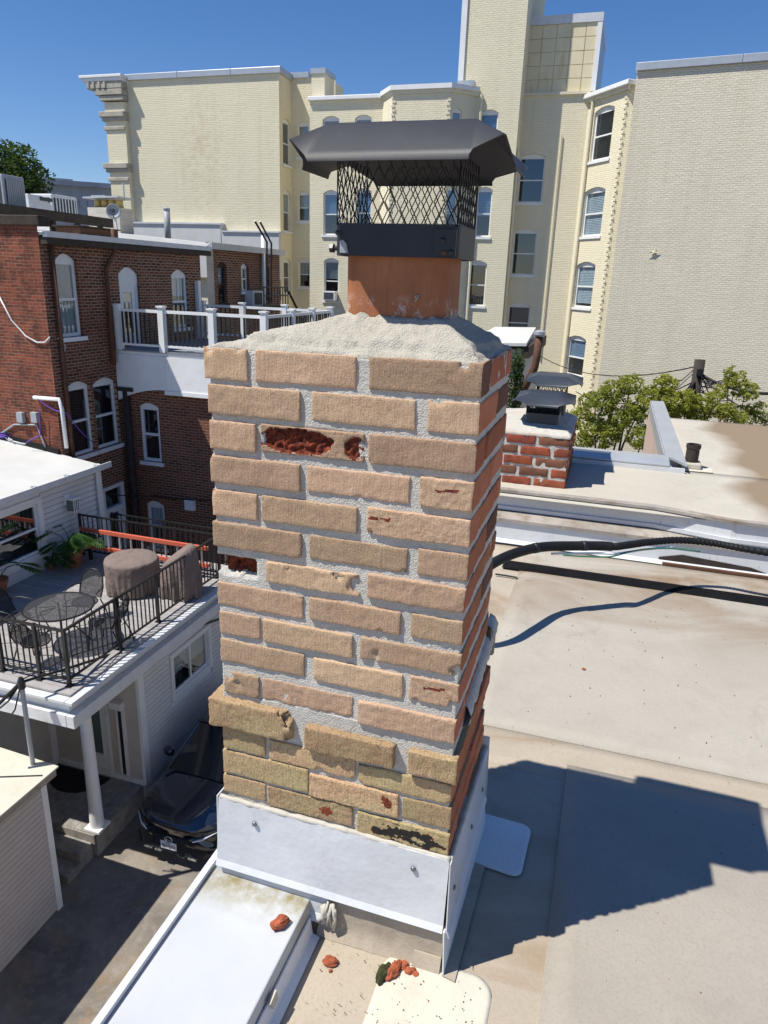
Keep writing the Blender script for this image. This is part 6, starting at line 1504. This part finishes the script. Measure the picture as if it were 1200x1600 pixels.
    xr_side = row[2][1]; xl_side = row[0][0]
    rs = ([(.104, .292), (.304, D)] if odd else [(.212, D)])
    if r_ >= 11: rs = [(.104, .300), (.312, D)] if odd else [(.212, .40)]
    for a, b in rs:
        if b-a < .04: continue
        m = rnd.choice(['redside_brick', 'redside_brick', 'redside_brick', 'darkside_brick'])
        fm = {'-y': 0, '+y': 0, '-x': 0, '+x': 0, 'z': 0}
        e = rnd.uniform(-.002, .0015)
        shaped_brick('brick', xr_side-.092, xr_side+e, YF+a, YF+b-.0, zb, zt, [m], C, r_+a*40, step=.012, r=.003, amp=.9, facemat=fm)
    zt, zb = row[0][2]+.001, row[0][3]
    for a, b in ([(.212, D)] if odd else [(.104, .292), (.304, D)]):
        if b-a < .04: continue
        shaped_brick('brick', xl_side+(.01 if r_ == 12 else 0), xl_side+.092, YF+a, YF+b, zb, zt, [rnd.choice(['redside_brick', 'darkside_brick'])], C, r_+a*70, step=.018, r=.003, facemat={'-y': 0, '+y': 0, '-x': 0, '+x': 0, 'z': 0})
    zt, zb = row[1][2], row[1][3]
    for a, b in ([(-.628, -.43), (-.418, -.315)] if odd else [(-.63, -.535), (-.52, -.32)]):
        shaped_brick('brick', a, b, YF+D-.09, YF+D+rnd.uniform(-.002, .002), zb, zt, ['redside_brick'], C, r_+a*30, step=.02, r=.003, facemat={'-y': 0, '+y': 0, '-x': 0, '+x': 0, 'z': 0})
# tarred shoulder where the stack widens, at the back
mb = MB(); n = 26; vs = []
for i in range(n+1):
    f = i/n; y = YF+.10+(DLO+.03-.10)*f
    for (dx, dz) in ((-.01, .028), (.004, .022), (.013, .0), (.010, -.022), (-.01, -.03)):
        p = Vector((-.206+dx, y, -.895+dz+.055*f)); vs.append(p+noise.noise_vector(p*60)*.006)
fs = [(i*5+k, (i+1)*5+k, (i+1)*5+k+1, i*5+k+1) for i in range(n) for k in range(4)]
mb.add(vs, fs); mb.build('tar_joint', M['mortar'], C, smooth=True)
mb = MB(); mb.prism([(-.30, YF+DUP-.004, -.80), (-.198, YF+DUP-.004, -.80), (-.190, YF+DLO+.03, -.86), (-.190, YF+DLO+.03, -.945), (-.30, YF+DLO+.03, -.945)][:2]+[(-.196, YF+DLO+.028, -.86), (-.30, YF+DLO+.028, -.86)], (0, 0, -.075)); mb.build('tar_patch', M['tar'], C, bevel=.008)
mb = MB(); mb.prism([(-.745, YF+DUP-.003, -.80), (-.745, YF+DLO+.02, -.86), (-.745, YF+DLO+.02, -.93), (-.745, YF+DUP-.003, -.93)], (.44, 0, 0)); mb.build('tar_patch', M['tar'], C)

# mortar crown round the flue
def crown(name, parent, ox0, ox1, oy0, oy1, ix0, ix1, iy0, iy1, zo, zi, mat, n=110, seed=0, rough=1., drop=.016, over=.0):
    mb = MB(); ny = int(n*(oy1-oy0)/(ox1-ox0)); vs = []
    def H_(x, y):
        tx = (x-ox0)/(ix0-ox0) if x < ix0 else ((ox1-x)/(ox1-ix1) if x > ix1 else 9)
        ty = (y-oy0)/(iy0-oy0) if y < iy0 else ((oy1-y)/(oy1-iy1) if y > iy1 else 9)
        t = max(0, min(1, min(tx, ty)))
        h = zo+(zi-zo)*(t**1.32)
        e = t-.30-.22*nz((x, y, 0), 9, seed)-.10*nz((x, y, 0), 30, seed); h += .010*rough*max(0, min(1, e*30+.5))
        e = t-.10-.10*nz((x, y, 0), 12, seed+3); h += .005*rough*max(0, min(1, e*20+.5))
        h += rough*(.0030*nz((x, y, 0), 22, seed)+.0022*nz((x, y, 0), 60, seed)+.0014*nz((x, y, 0), 150, seed))
        return h
    for j in range(ny+1):
        for i in range(n+1):
            x = ox0+(ox1-ox0)*i/n; y = oy0+(oy1-oy0)*j/ny; h = H_(x, y)
            xx, yy = x, y
            if i in (0, n): xx += rough*.005*nz((x, y, 0), 30, seed+7)
            if j in (0, ny): yy += rough*.005*nz((x, y, 0), 30, seed+8)+rough*.003*nz((x, y, 0), 9, seed+4)
            vs.append((xx, yy, h))
    fs = [(j*(n+1)+i, j*(n+1)+i+1, (j+1)*(n+1)+i+1, (j+1)*(n+1)+i) for j in range(ny) for i in range(n)]
    ring = [i for i in range(n+1)]+[j*(n+1)+n for j in range(1, ny+1)]+[ny*(n+1)+i for i in range(n-1, -1, -1)]+[j*(n+1) for j in range(ny-1, 0, -1)]
    base = len(vs); m = len(ring)
    vs += [(vs[q][0]+(.004 if vs[q][0] < (ox0+ox1)/2 else -.004), vs[q][1]+(.003 if vs[q][1] < (oy0+oy1)/2 else -.003), zo-drop+rough*.004*nz(vs[q], 40, seed)) for q in ring]
    fs += [(ring[k], base+k, base+(k+1) % m, ring[(k+1) % m]) for k in range(m)]
    mb.add(vs, fs); return mb.build(name, M[mat], parent, smooth=True)
FX0, FX1, FY0, FY1 = -.492, -.298, 1.300, 1.452
crown('mortar_crown', C, -.741, -.208, YF+.004, YF+DUP-.002, FX0-.004, FX1+.004, FY0-.004, FY1+.004, -.1345, -.083, 'crown', n=150, seed=2, drop=.010)
def rrect(x0, x1, y0, y1, r, k=5):
    P = []
    for cx, cy, a in ((x1-r, y0+r, -pi/2), (x1-r, y1-r, 0), (x0+r, y1-r, pi/2), (x0+r, y0+r, pi)):
        P += [(cx+r*cos(a+pi/2*i/k), cy+r*sin(a+pi/2*i/k)) for i in range(k+1)]
    return P
def ring_tube(mb, profs):
    """stack of (outline, z): skin between them"""
    n = len(profs[0][0]); vs = [(x, y, z) for P, z in profs for x, y in P]
    mb.add(vs, [(i*n+k, i*n+(k+1) % n, (i+1)*n+(k+1) % n, (i+1)*n+k) for i in range(len(profs)-1) for k in range(n)]); return mb
o = rrect(FX0, FX1, FY0, FY1, .028); i_ = rrect(FX0+.02, FX1-.02, FY0+.02, FY1-.02, .016)
mb = ring_tube(MB(), [(o, -.12)]+[(o, -.12+.2*k/8) for k in range(1, 9)]+[(i_, .08), (i_, -.12)]); mb.build('flue_liner', M['flue'], C, smooth=True)
# torn mortar collar climbing the flue
mb = MB(); P = rrect(FX0-.002, FX1+.002, FY0-.002, FY1+.002, .03, 10); Q = []
dens = []
for k in range(len(P)):
    a, b = Vector(P[k]), Vector(P[(k+1) % len(P)]); L = (b-a).length; m = max(1, int(L/.004))
    dens += [a.lerp(b, q/m) for q in range(m)]
vs = []
for p in dens:
    h = max(.0, .5*nz((p.x, p.y, 0), 28, 3)+.45*nz((p.x, p.y, 0), 75, 4)); c = Vector(((FX0+FX1)/2, (FY0+FY1)/2)); d = (p-c).normalized()
    h = -.074+.028*h+.004
    vs += [(p.x+d.x*.010, p.y+d.y*.010, -.084), (p.x+d.x*.004, p.y+d.y*.004, (h-.078)/2), (p.x-d.x*.001, p.y-d.y*.001, h)]
m = len(dens); mb.add(vs, [(3*k+s, 3*((k+1) % m)+s, 3*((k+1) % m)+s+1, 3*k+s+1) for k in range(m) for s in (0, 1)]); mb.build('mortar_collar', M['crown'], C, smooth=True)
c = on(1, FY0, 651, 467); mb = MB(); mb.tube([(c.x-.003, FY0-.001, c.z-.005), (c.x+.002, FY0-.003, c.z+.001), (c.x+.003, FY0-.002, c.z+.006), (c.x-.002, FY0-.003, c.z+.005), (c.x-.001, FY0-.003, c.z)], .0016, 5); mb.build('mortar_drip', M['crown'], C)

# flashing skirt
def strip(name, pts_top, pts_bot, d, mat, parent, lumps=0):
    mb = MB(); mb.prism([*pts_top, *pts_bot[::-1]], d); return mb.build(name, M[mat], parent)
YFl = 1.2165; XFl = -.1945
mb = MB(); mb.prism([(-.757, YFl, -1.182), (-.197, YFl, -1.188), (-.199, YFl-.007, -1.372), (-.766, YFl-.007, -1.366)], (0, .0025, 0)); fl = mb.build('flashing', M['white_metal'], C)
mb = MB(); mb.prism([(-.766, YFl-.007, -1.358), (-.199, YFl-.007, -1.364), (-.199, YFl-.014, -1.379), (-.766, YFl-.014, -1.373)], (0, .002, -.002)); mb.build('drip_edge', M['white_metal'], fl)
for q in ((398, 1287), (646, 1357)):
    c = on(1, YFl-.004, *q); mb = MB(); mb.lathe((0, 0, 0), [(.0065, 0), (.0065, .002), (.0045, .0045), (.0025, .005)], 12); R_ = Matrix.Translation((c.x, YFl-.0045, c.z)) @ Matrix.Rotation(pi/2, 4, 'X'); mb.v = [R_ @ v for v in mb.v]; mb.build('screw', M['screw'], fl, smooth=True)
mb = MB(); mb.prism([(XFl, YFl-.010, -1.188), (XFl, 1.70, -1.235), (XFl+.003, 1.70, -1.40), (XFl+.003, YFl-.012, -1.376)], (.0025, 0, 0)); fr = mb.build('flashing', M['white_metal'], C)
mb = MB(); mb.prism([(XFl+.003, YFl-.012, -1.366), (XFl+.003, 1.70, -1.392), (XFl+.011, 1.70, -1.404), (XFl+.011, YFl-.02, -1.379)], (.002, 0, -.002)); mb.build('drip_edge', M['white_metal'], fr)
for y, z in ((1.26, -1.30), (1.47, -1.31), (1.63, -1.32)):
    mb = MB(); mb.lathe((0, 0, 0), [(.0065, 0), (.0065, .002), (.0025, .005)], 12); R_ = Matrix.Translation((XFl+.0045, y, z)) @ Matrix.Rotation(pi/2, 4, 'Y'); mb.v = [R_ @ v for v in mb.v]; mb.build('screw', M['screw'], fr, smooth=True)
mb = MB(); mb.prism([(-.764, 1.219, -1.18), (-.764, 1.70, -1.2), (-.770, 1.70, -1.42), (-.770, 1.219, -1.40)], (.003, 0, 0)); mb.build('flashing', M['white_metal'], C)
mb = MB(); mb.prism([(-.77, 1.70, -1.2), (-.19, 1.70, -1.2), (-.185, 1.71, -1.42), (-.77, 1.71, -1.42)], (0, .003, 0)); mb.build('flashing', M['white_metal'], C)
def bead(pts, r, seed, name='sealant', mat='sealant', n=70, flat=1.):
    mb = MB(); P = []
    for i in range(len(pts)-1):
        a, b = Vector(pts[i]), Vector(pts[i+1])
        P += [a.lerp(b, k/n) for k in range(n)]
    P.append(Vector(pts[-1])); R = [r*(.9+.25*nz((p.x, p.y, p.z), 40, seed)+.2*nz((p.x, p.y, p.z), 140, seed)) for p in P]
    mb.tube([p+noise.noise_vector(p*35+Vector((seed, 0, 0)))*r*.3 for p in P], R, 8); return mb.build(name, M[mat], C, smooth=True)
bead([(-.754, YFl+.006, -1.181), (-.198, YFl+.007, -1.189)], .0072, 1)
bead([(-.197, YFl+.006, -1.190), (-.199, 1.70, -1.237)], .0065, 2)
# lower counter-strip, curb membrane, sealant smear
mb = MB(); mb.prism([(-.770, 1.2145, -1.375), (-.475, 1.2145, -1.380), (-.475, 1.211, -1.440), (-.770, 1.211, -1.440)], (0, .003, 0)); mb.build('flashing', M['white_metal'], C)
mb = MB(); mb.prism([(-.530, 1.210, -1.437), (-.475, 1.210, -1.437), (-.475, 1.202, -1.455), (-.530, 1.202, -1.455)], (0, .003, 0)); mb.build('drip_edge', M['white_metal'], C)
sub = MB(); nx_ = 40
vs = [(-.50+.302*i/nx_, 1.2185-.016*(max(0, j-5)/3)**2+.003*nz((i*.3, j*.4, 0), 1.0), -1.37-.128*j/8) for j in range(9) for i in range(nx_+1)]
sub.add(vs, [(j*(nx_+1)+i, (j+1)*(nx_+1)+i, (j+1)*(nx_+1)+i+1, j*(nx_+1)+i+1) for j in range(8) for i in range(nx_)]); sub.build('curb_membrane', M['roof_beige'], C, smooth=True)
mb = MB(); mb.prism([(-.262, 1.2125, -1.462), (-.1985, 1.2125, -1.462), (-.1985, 1.197, -1.498), (-.262, 1.197, -1.498)], (0, .003, 0)); mb.build('membrane_lap', M['roof_beige'], C)
mb = MB(); mb.prism([(-.1965, 1.200, -1.372), (-.192, 1.70, -1.40), (-.182, 1.70, -1.494), (-.190, 1.195, -1.494)], (.003, 0, 0)); mb.build('curb_membrane', M['patch_blue'], C)
mb = MB(); mb.prism([(-.192, 1.195, -1.4905), (-.182, 1.70, -1.4905), (-.15, 1.70, -1.4925), (-.16, 1.19, -1.4925)], (0, 0, .002)); mb.build('curb_membrane', M['roof_beige'], C)
mb = MB(); rn = random.Random(2)
for k in range(9):
    x = -.487+.004*k; a = Vector((x, 1.205, -1.385-rn.uniform(0, .02))); mb.tube([a, a+Vector((rn.uniform(-.006, .006), -.004, -.03)), a+Vector((rn.uniform(-.01, .01), -.002, -.045-rn.uniform(0, .02)))], rn.uniform(.002, .0045), 5)
mb.build('sealant', M['sealant'], C, smooth=True)

# ------------------------------------------------------------------ caps of flues
def make_cap(t, x0, x1, y0, y1, zb, ze, zr, lid, mat='lid', hero=False, band_h=.055, tilt=0):
    """band clamped on the flue x0..x1,y0..y1; lid = (ix0,ix1,iy0,iy1, ex0,ex1,ey0,ey1)"""
    o = rrect(x0, x1, y0, y1, .018, 4); i_ = rrect(x0+.003, x1-.003, y0+.003, y1-.003, .016, 4)
    mb = ring_tube(MB(), [(i_, zb), (o, zb), (o, zb+band_h), (i_, zb+band_h), (i_, zb)]); mb.build('band', M[mat], t)
    # expanded-metal screen: strands laid on the four faces, joined as one part
    mb = MB(); zz0, zz1 = zb+band_h-.003, ze+.012; wv = .0225 if hero else .03; hh = .034 if hero else .05; r = .0011 if hero else .002
    per = [(Vector((x0+.004, y0+.004, 0)), Vector((x1-.004, y0+.004, 0))), (Vector((x1-.004, y0+.004, 0)), Vector((x1-.004, y1-.004, 0))), (Vector((x1-.004, y1-.004, 0)), Vector((x0+.004, y1-.004, 0))), (Vector((x0+.004, y1-.004, 0)), Vector((x0+.004, y0+.004, 0)))]
    for a, b in per:
        L = (b-a).length; d = (b-a)/L; n = int(L/wv)+1; w = L/n; rows = max(1, round((zz1-zz0)/hh)); h = (zz1-zz0)/rows
        for k in range(n+1):
            for s in (-1, 1):
                P = []
                for j in range(rows*2+1):
                    u = k*w+s*(w*.5 if j % 2 else .06*w); u = min(max(u, 0), L)
                    P.append(a+d*u+Vector((0, 0, zz0+h*j/2)))
                mb.tube(P, r, 4, cap=False)
    tag(mb.build('mesh_screen', M['black_metal'], t), kind='stuff')
    ix0, ix1, iy0, iy1, ex0, ex1, ey0, ey1 = lid
    # folded lid: flat top, four flaps, corner folds that flare up between the flaps
    I = [(ix0, iy0), (ix1, iy0), (ix1, iy1), (ix0, iy1)]
    E = [[(ix0+(-.003 if hero else .012), ey0), (ix1+(.006 if hero else -.002), ey0)], [(ex1, iy0+.01), (ex1, iy1-.01)], [(ix1-.01, ey1), (ix0+.01, ey1)], [(ex0, iy1-.01), (ex0, iy0+.01)]]
    T = [(ex0+.004, ey0+.012), (ex1-.004, ey0+.012), (ex1-.002, ey1-.01), (ex0+.004, ey1-.01)]
    zt = ze+(zr-ze)*.42; V = [(*p, zr) for p in I]; fs = [(0, 1, 2, 3)]
    ev = []
    for s in range(4):
        ev.append((len(V), len(V)+1)); V += [(*E[s][0], ze), (*E[s][1], ze)]
    tv = []
    for k in range(4): tv.append(len(V)); V.append((*T[k], zt-(.008 if k == 2 and hero else 0)))
    for s in range(4):
        fs.append((s, ev[s][0], ev[s][1], (s+1) % 4))
        k = (s+1) % 4; fs.append((k, ev[s][1], tv[k])); fs.append((k, tv[k], ev[k][0]))
        a, b = ev[s]; b0 = len(V); off = [(0, -.004), (.004, 0), (0, .004), (-.004, 0)][s]
        lip = .013 if hero else .012
        V += [(V[a][0]+off[0], V[a][1]+off[1], ze-lip), (V[b][0]+off[0], V[b][1]+off[1], ze-lip)]; fs.append((a, b0, b0+1, b))
    mb = MB(); mb.add(V, fs); l = mb.build('lid', M[mat], t)
    b = l.modifiers.new('fold', 'BEVEL'); b.width = .006; b.segments = 3; b.limit_method = 'ANGLE'; b.angle_limit = radians(15)
    b = l.modifiers.new('sheet', 'SOLIDIFY'); b.thickness = .0022; b.offset = 0
    for p in l.data.polygons: p.use_smooth = True
    b = l.modifiers.new('crease', 'EDGE_SPLIT'); b.split_angle = radians(38)
    return t
HC = thing('chimney_cap', 'large black steel rain cap with diamond mesh sides on the terracotta flue', 'chimney cap', (-.38, 1.38, .03))
make_cap(HC, -.506, -.277, 1.286, 1.458, .037, .193, .252, (-.518, -.256, 1.282, 1.425, -.567, -.194, 1.205, 1.520), hero=True)
# clamp bolt on the left, tabs and screws on the band
mb = MB(); c = on(1, 1.30, 525, 388); mb.tube([(c.x+.025, 1.30, c.z), (c.x-.005, 1.30, c.z)], .0042, 8); bo = mb.build('clamp_bolt', M['rust_pipe'], HC)
mb = MB(); mb.tube([(c.x-.004, 1.30, c.z), (c.x-.011, 1.30, c.z)], .0085, 6); mb.build('bolt_head', M['black_metal'], bo)
mb = MB(); mb.prism([(c.x+.013, 1.286, c.z-.008), (c.x+.03, 1.2825, c.z-.008), (c.x+.026, 1.2825, c.z+.008), (c.x+.02, 1.283, c.z+.014), (c.x+.013, 1.286, c.z+.012)], (0, .016, 0)); mb.build('bracket', M['ac_grey'], HC)
mb = MB(); mb.box(-.318, 1.2805, .040, -.279, 1.283, .083); mb.build('band_tab', M['black_metal'], HC)
for (x, z, mt) in ((-.302, .066, 'black_metal'), (-.287, .047, 'black_metal'), (-.299, .046, 'rust'), (-.497, .075, 'black_metal')):
    mb = MB(); mb.lathe((0, 0, 0), [(.0045, 0), (.0045, .002), (.002, .004)], 10); R_ = Matrix.Translation((x, 1.2803, z)) @ Matrix.Rotation(pi/2, 4, 'X'); mb.v = [R_ @ v for v in mb.v]; mb.build('screw', M[mt], HC)

# ------------------------------------------------------------------ second, squatter chimney on the step
Y2 = 4.43; k2 = Y2/4.45; X2R = -.176; X2L = -.80; D2 = .74
Z2T, Z2B = -.895, -1.30
C2 = thing('brick_chimney', 'short old red brick chimney with two black caps beyond the step', 'chimney', ((X2R+X2L)/2, Y2+D2/2, Z2B))
mortar_block('mortar', X2L+.006, X2R-.005, Y2+.006, Y2+D2-.006, Z2B-.05, Z2T, 'old_mortar', C2, .014, .004, 5)
rn = random.Random(12); nr = 6; rh = (Z2T-Z2B-.0)/nr
for k in range(nr):
    zt = Z2T-rh*k-.004; zb = zt-rh+.014
    x = X2R; first = True
    while x > X2L+.03:
        L = (.195 if not (first and k % 2) else .098)+rn.uniform(-.008, .008); x0 = max(X2L, x-L)
        shaped_brick('brick', x0+.004, x-(.0 if first else .009), Y2+rn.uniform(-.003, .004), Y2+.09, zb, zt, [rn.choice(['old_red_brick', 'old_red_brick', 'darkside_brick'])], C2, k+x*31, step=.02, r=.005, amp=1.9, chips=[((rn.uniform(x0, x), Y2-.003, rn.choice([zt, zb])), rn.uniform(.008, .02))], facemat={'-y': 0, '+y': 0, '-x': 0, '+x': 0, 'z': 0})
        x = x0-.006; first = False
    y = Y2+(.105 if k % 2 == 0 else .105)
    while y < Y2+D2-.04:
        L = .195 if not (k % 2 == 0 and y < Y2+.2) else .098; y1 = min(Y2+D2, y+L)
        shaped_brick('brick', X2R-.09, X2R+rn.uniform(-.003, .003), y, y1-.006, zb, zt, ['old_red_brick'], C2, k*2+y*17, step=.028, r=.005, amp=1.6, facemat={'-y': 0, '+y': 0, '-x': 0, '+x': 0, 'z': 0}); y = y1+.006
M['crown2'] = membrane('old_crown_mortar', (.46, .43, .38), (.53, .50, .45), big=6, brown=(.48, .30, .13), bamt=(.56, .72), fine=.2)
crown('mortar_crown', C2, X2L-.004, X2R+.003, Y2-.004, Y2+D2+.004, -.50, -.27, Y2+.15, Y2+D2-.1, Z2T+.012, Z2T+.05, 'crown2', n=70, seed=6, rough=.8, drop=.018)
mb = MB(); mb.box(X2L-.02, Y2-.022, Z2B-.035, X2R+.012, Y2-.006, Z2B+.02); mb.box(X2R+.006, Y2-.021, Z2B-.035, X2R+.02, Y2+D2, Z2B+.03); mb.build('flashing', M['white_metal'], C2)
mb = MB(); mb.prism([(X2L-.02, Y2-.03, Z2B-.035), (X2R+.02, Y2-.03, Z2B-.035), (X2R+.02, Y2-.021, Z2B-.02), (X2L-.02, Y2-.021, Z2B-.02)], (0, .006, -.012)); mb.build('drip_edge', M['white_metal'], C2)
zc2 = Z2T+.062
ca = on(1, Y2+.20, 846, 655)
t = thing('chimney_cap', 'nearer lower blue-black steel cap on the short red chimney', 'chimney cap', (-.37, Y2+.2, zc2), 'caps on the short red chimney')
make_cap(t, -.475, -.265, Y2+.12, Y2+.31, zc2-.02, zc2+.125, zc2+.175, (-.47, -.27, Y2+.10, Y2+.34, -.56, -.185, Y2+.02, Y2+.42), 'far_cap', band_h=.075)
#
t = thing('chimney_cap', 'farther higher blue-black steel cap on the short red chimney', 'chimney cap', (-.37, Y2+.55, zc2), 'caps on the short red chimney')
make_cap(t, -.455, -.255, Y2+.46, Y2+.64, zc2-.02, zc2+.205, zc2+.255, (-.46, -.25, Y2+.43, Y2+.67, -.54, -.165, Y2+.35, Y2+.75), 'far_cap', band_h=.12)

# ------------------------------------------------------------------ black insulated line set crossing the roof
LS = thing('insulated_pipe', 'black foam-wrapped pipe with taped ribbed stretch running behind the chimney to the right', 'pipe', (-.3, 3.2, ZR))
HP = [(640, 985, .02), (668, 962, .10), (705, 930, .26), (745, 897, .35), (784, 873, .37), (820, 860, .36), (855, 854, .355), (900, 853, .345), (940, 853, .335), (962, 854, .33), (985, 851, .318), (1015, 847, .30), (1060, 844, .285), (1110, 848, .275), (1160, 857, .272), (1225, 868, .27)]
P = [on(2, ZR+h, x, y) for x, y, h in HP]
def smooth_path(P, n=8):
    out = []
    for i in range(len(P)-1):
        p0, p1, p2, p3 = P[max(i-1, 0)], P[i], P[i+1], P[min(i+2, len(P)-1)]
        for k in range(n):
            f = k/n; out.append(.5*((2*p1)+(p2-p0)*f+(2*p0-5*p1+4*p2-p3)*f*f+(3*p1-p0-3*p2+p3)*f**3))
    return out+[P[-1]]
sp = smooth_path(P, 10); cut = 9*10-6
mb = MB(); mb.tube(sp[:cut+4], [.0225]*(cut+4), 12); mb.build('foam_sleeve', M['rubber'], LS, smooth=True)
mb = MB(); q = smooth_path(sp[cut:], 3); mb.tube(q, [.0172+.0020*sin(k*1.55)+.0015*nz((k*.7, 0, 0), 1) for k in range(len(q))], 12); mb.build('taped_sleeve', M['rubber'], LS, smooth=True)
for i in (20, 54, 72):
    mb = MB(); mb.tube([sp[i], sp[i+1], sp[i+2]], .0240, 12); mb.build('tie', M['cable'], LS, smooth=True)
mb = MB(); mb.tube([p+Vector((0, -.02, -.030)) for p in sp[62:120]], .006, 5); mb.build('cable', M['white_cable'], LS, smooth=True)
mb = MB(); mb.tube([p+Vector((.0, -.03, -.034-.01*sin(i*.12))) for i, p in enumerate(sp[66:128])], .004, 5); mb.build('cable', M['green_cable'], LS, smooth=True)
mb = MB()
for i in (3, 40, 90, 125):
    p = sp[i]; mb.box(p.x-.012, p.y-.012, ZR+.01, p.x+.012, p.y+.012, p.z-.026)
# small dark scrap of wire on the beige membrane
P = [on(2, ZR+.012, *q) for q in ((774, 897), (790, 899), (806, 902), (808, 904))]
mb = MB(); mb.tube(P, .005, 5); tag(mb.build('wire_scrap', M['cable'], smooth=True), 'short black scrap of wire on the beige membrane behind the chimney', 'wire scrap')

# ------------------------------------------------------------------ fallen brick pieces
def rock(c, r, mat, seed, sx=1, sy=1, sz=.8, rot=0):
    n1, n2 = 14, 9; vs = []; R_ = Matrix.Rotation(rot, 3, 'Z')
    for j in range(n2+1):
        th = pi*j/n2
        for i in range(n1):
            ph = 2*pi*i/n1; d = Vector((sin(th)*cos(ph), sin(th)*sin(ph), cos(th)))
            w = 1+.35*noise.noise(d*1.6+Vector((seed*3, 0, 0)))+.22*noise.noise(d*4+Vector((0, seed*5, 0)))
            vs.append(Vector(c)+R_ @ Vector((d.x*r*sx*w, d.y*r*sy*w, d.z*r*sz*w)))
    mb = MB(); mb.add(vs, [(j*n1+i, j*n1+(i+1) % n1, (j+1)*n1+(i+1) % n1, (j+1)*n1+i) for j in range(n2) for i in range(n1)])
    return mb
def chunk(name, label, px, py, zs, parts, mat, k=1.28):
    c = on(2, zs, px, py); z = zs
    mb = MB()
    for (dx, dy, r, sx, sy, sz, rot, sd) in parts:
        m = rock((c.x+dx*k, c.y+dy*k, z+r*k*sz*.75), r*k, mat, sd, sx, sy, sz, rot); b = len(mb.v); mb.v += m.v; mb.f += [tuple(b+i for i in f) for f in m.f]; mb.m += m.m
    return tag(mb.build(name, M[mat]), label, 'brick fragment')
chunk('brick_fragment', 'long orange brick fragment lying on the white parapet', 437, 1446, -1.40, [(0, 0, .013, 1.5, .8, .7, 1.0, 1), (.006, .008, .008, 1.2, .8, .8, .5, 2)], 'frag')
chunk('brick_fragment', 'small orange brick fragment alone on the beige roof by the parapet', 516, 1506, ZR, [(0, 0, .011, 1.25, .9, .8, .2, 3), (.006, -.014, .0035, 1, 1, .8, 0, 4)], 'frag')
chunk('brick_fragment', 'long orange brick fragment beside the mossy lump at the chimney foot', 614, 1522, ZR, [(0, 0, .013, .75, 1.7, .8, -.25, 5)], 'frag')
chunk('brick_fragment', 'heap of orange crumbs right of the long fragment at the chimney foot', 634, 1517, ZR, [(-.006, .004, .010, 1, 1, .7, 0, 6), (.008, -.002, .009, 1.2, .8, .7, .6, 7), (.019, -.003, .006, 1, 1, .7, 0, 8)], 'frag')
chunk('brick_fragment', 'dark moss-covered fragment at the foot of the chimney', 599, 1526, ZR, [(0, 0, .014, .75, 1.55, .75, -.2, 9)], 'moss')
tag(chunk('dried_leaf', 'tiny dark dried leaf on the grey roof', 912, 1046, ZR+.012, [(0, 0, .006, 1, .6, .5, 0, 10)], 'frag'), cat='leaf')
# loose grit and crumbs of mortar about the foot of the chimney
rn = random.Random(31); mb = MB()
for k in range(260):
    if k % 3: x, y, z = rn.uniform(-.48, .9), rn.uniform(.95, 3.6), ZR+.011
    else: x, y, z = rn.uniform(-.46, -.1), rn.uniform(1.02, 1.2), ZR+.006
    r = rn.uniform(.0012, .0032)*(1.4 if y > 2.2 else 1); a = rn.uniform(0, 6)
    mb.add([(x+r*cos(a), y+r*sin(a), z), (x+r*cos(a+2.1), y+r*sin(a+2.1), z), (x+r*.8*cos(a+4.2), y+r*.8*sin(a+4.2), z), (x, y, z+r*1.1)], [(0, 1, 3), (1, 2, 3), (2, 0, 3)])
tag(mb.build('grit', basic('grit', (.22, .15, .10), .9, var=.5, scale=40)), kind='stuff')
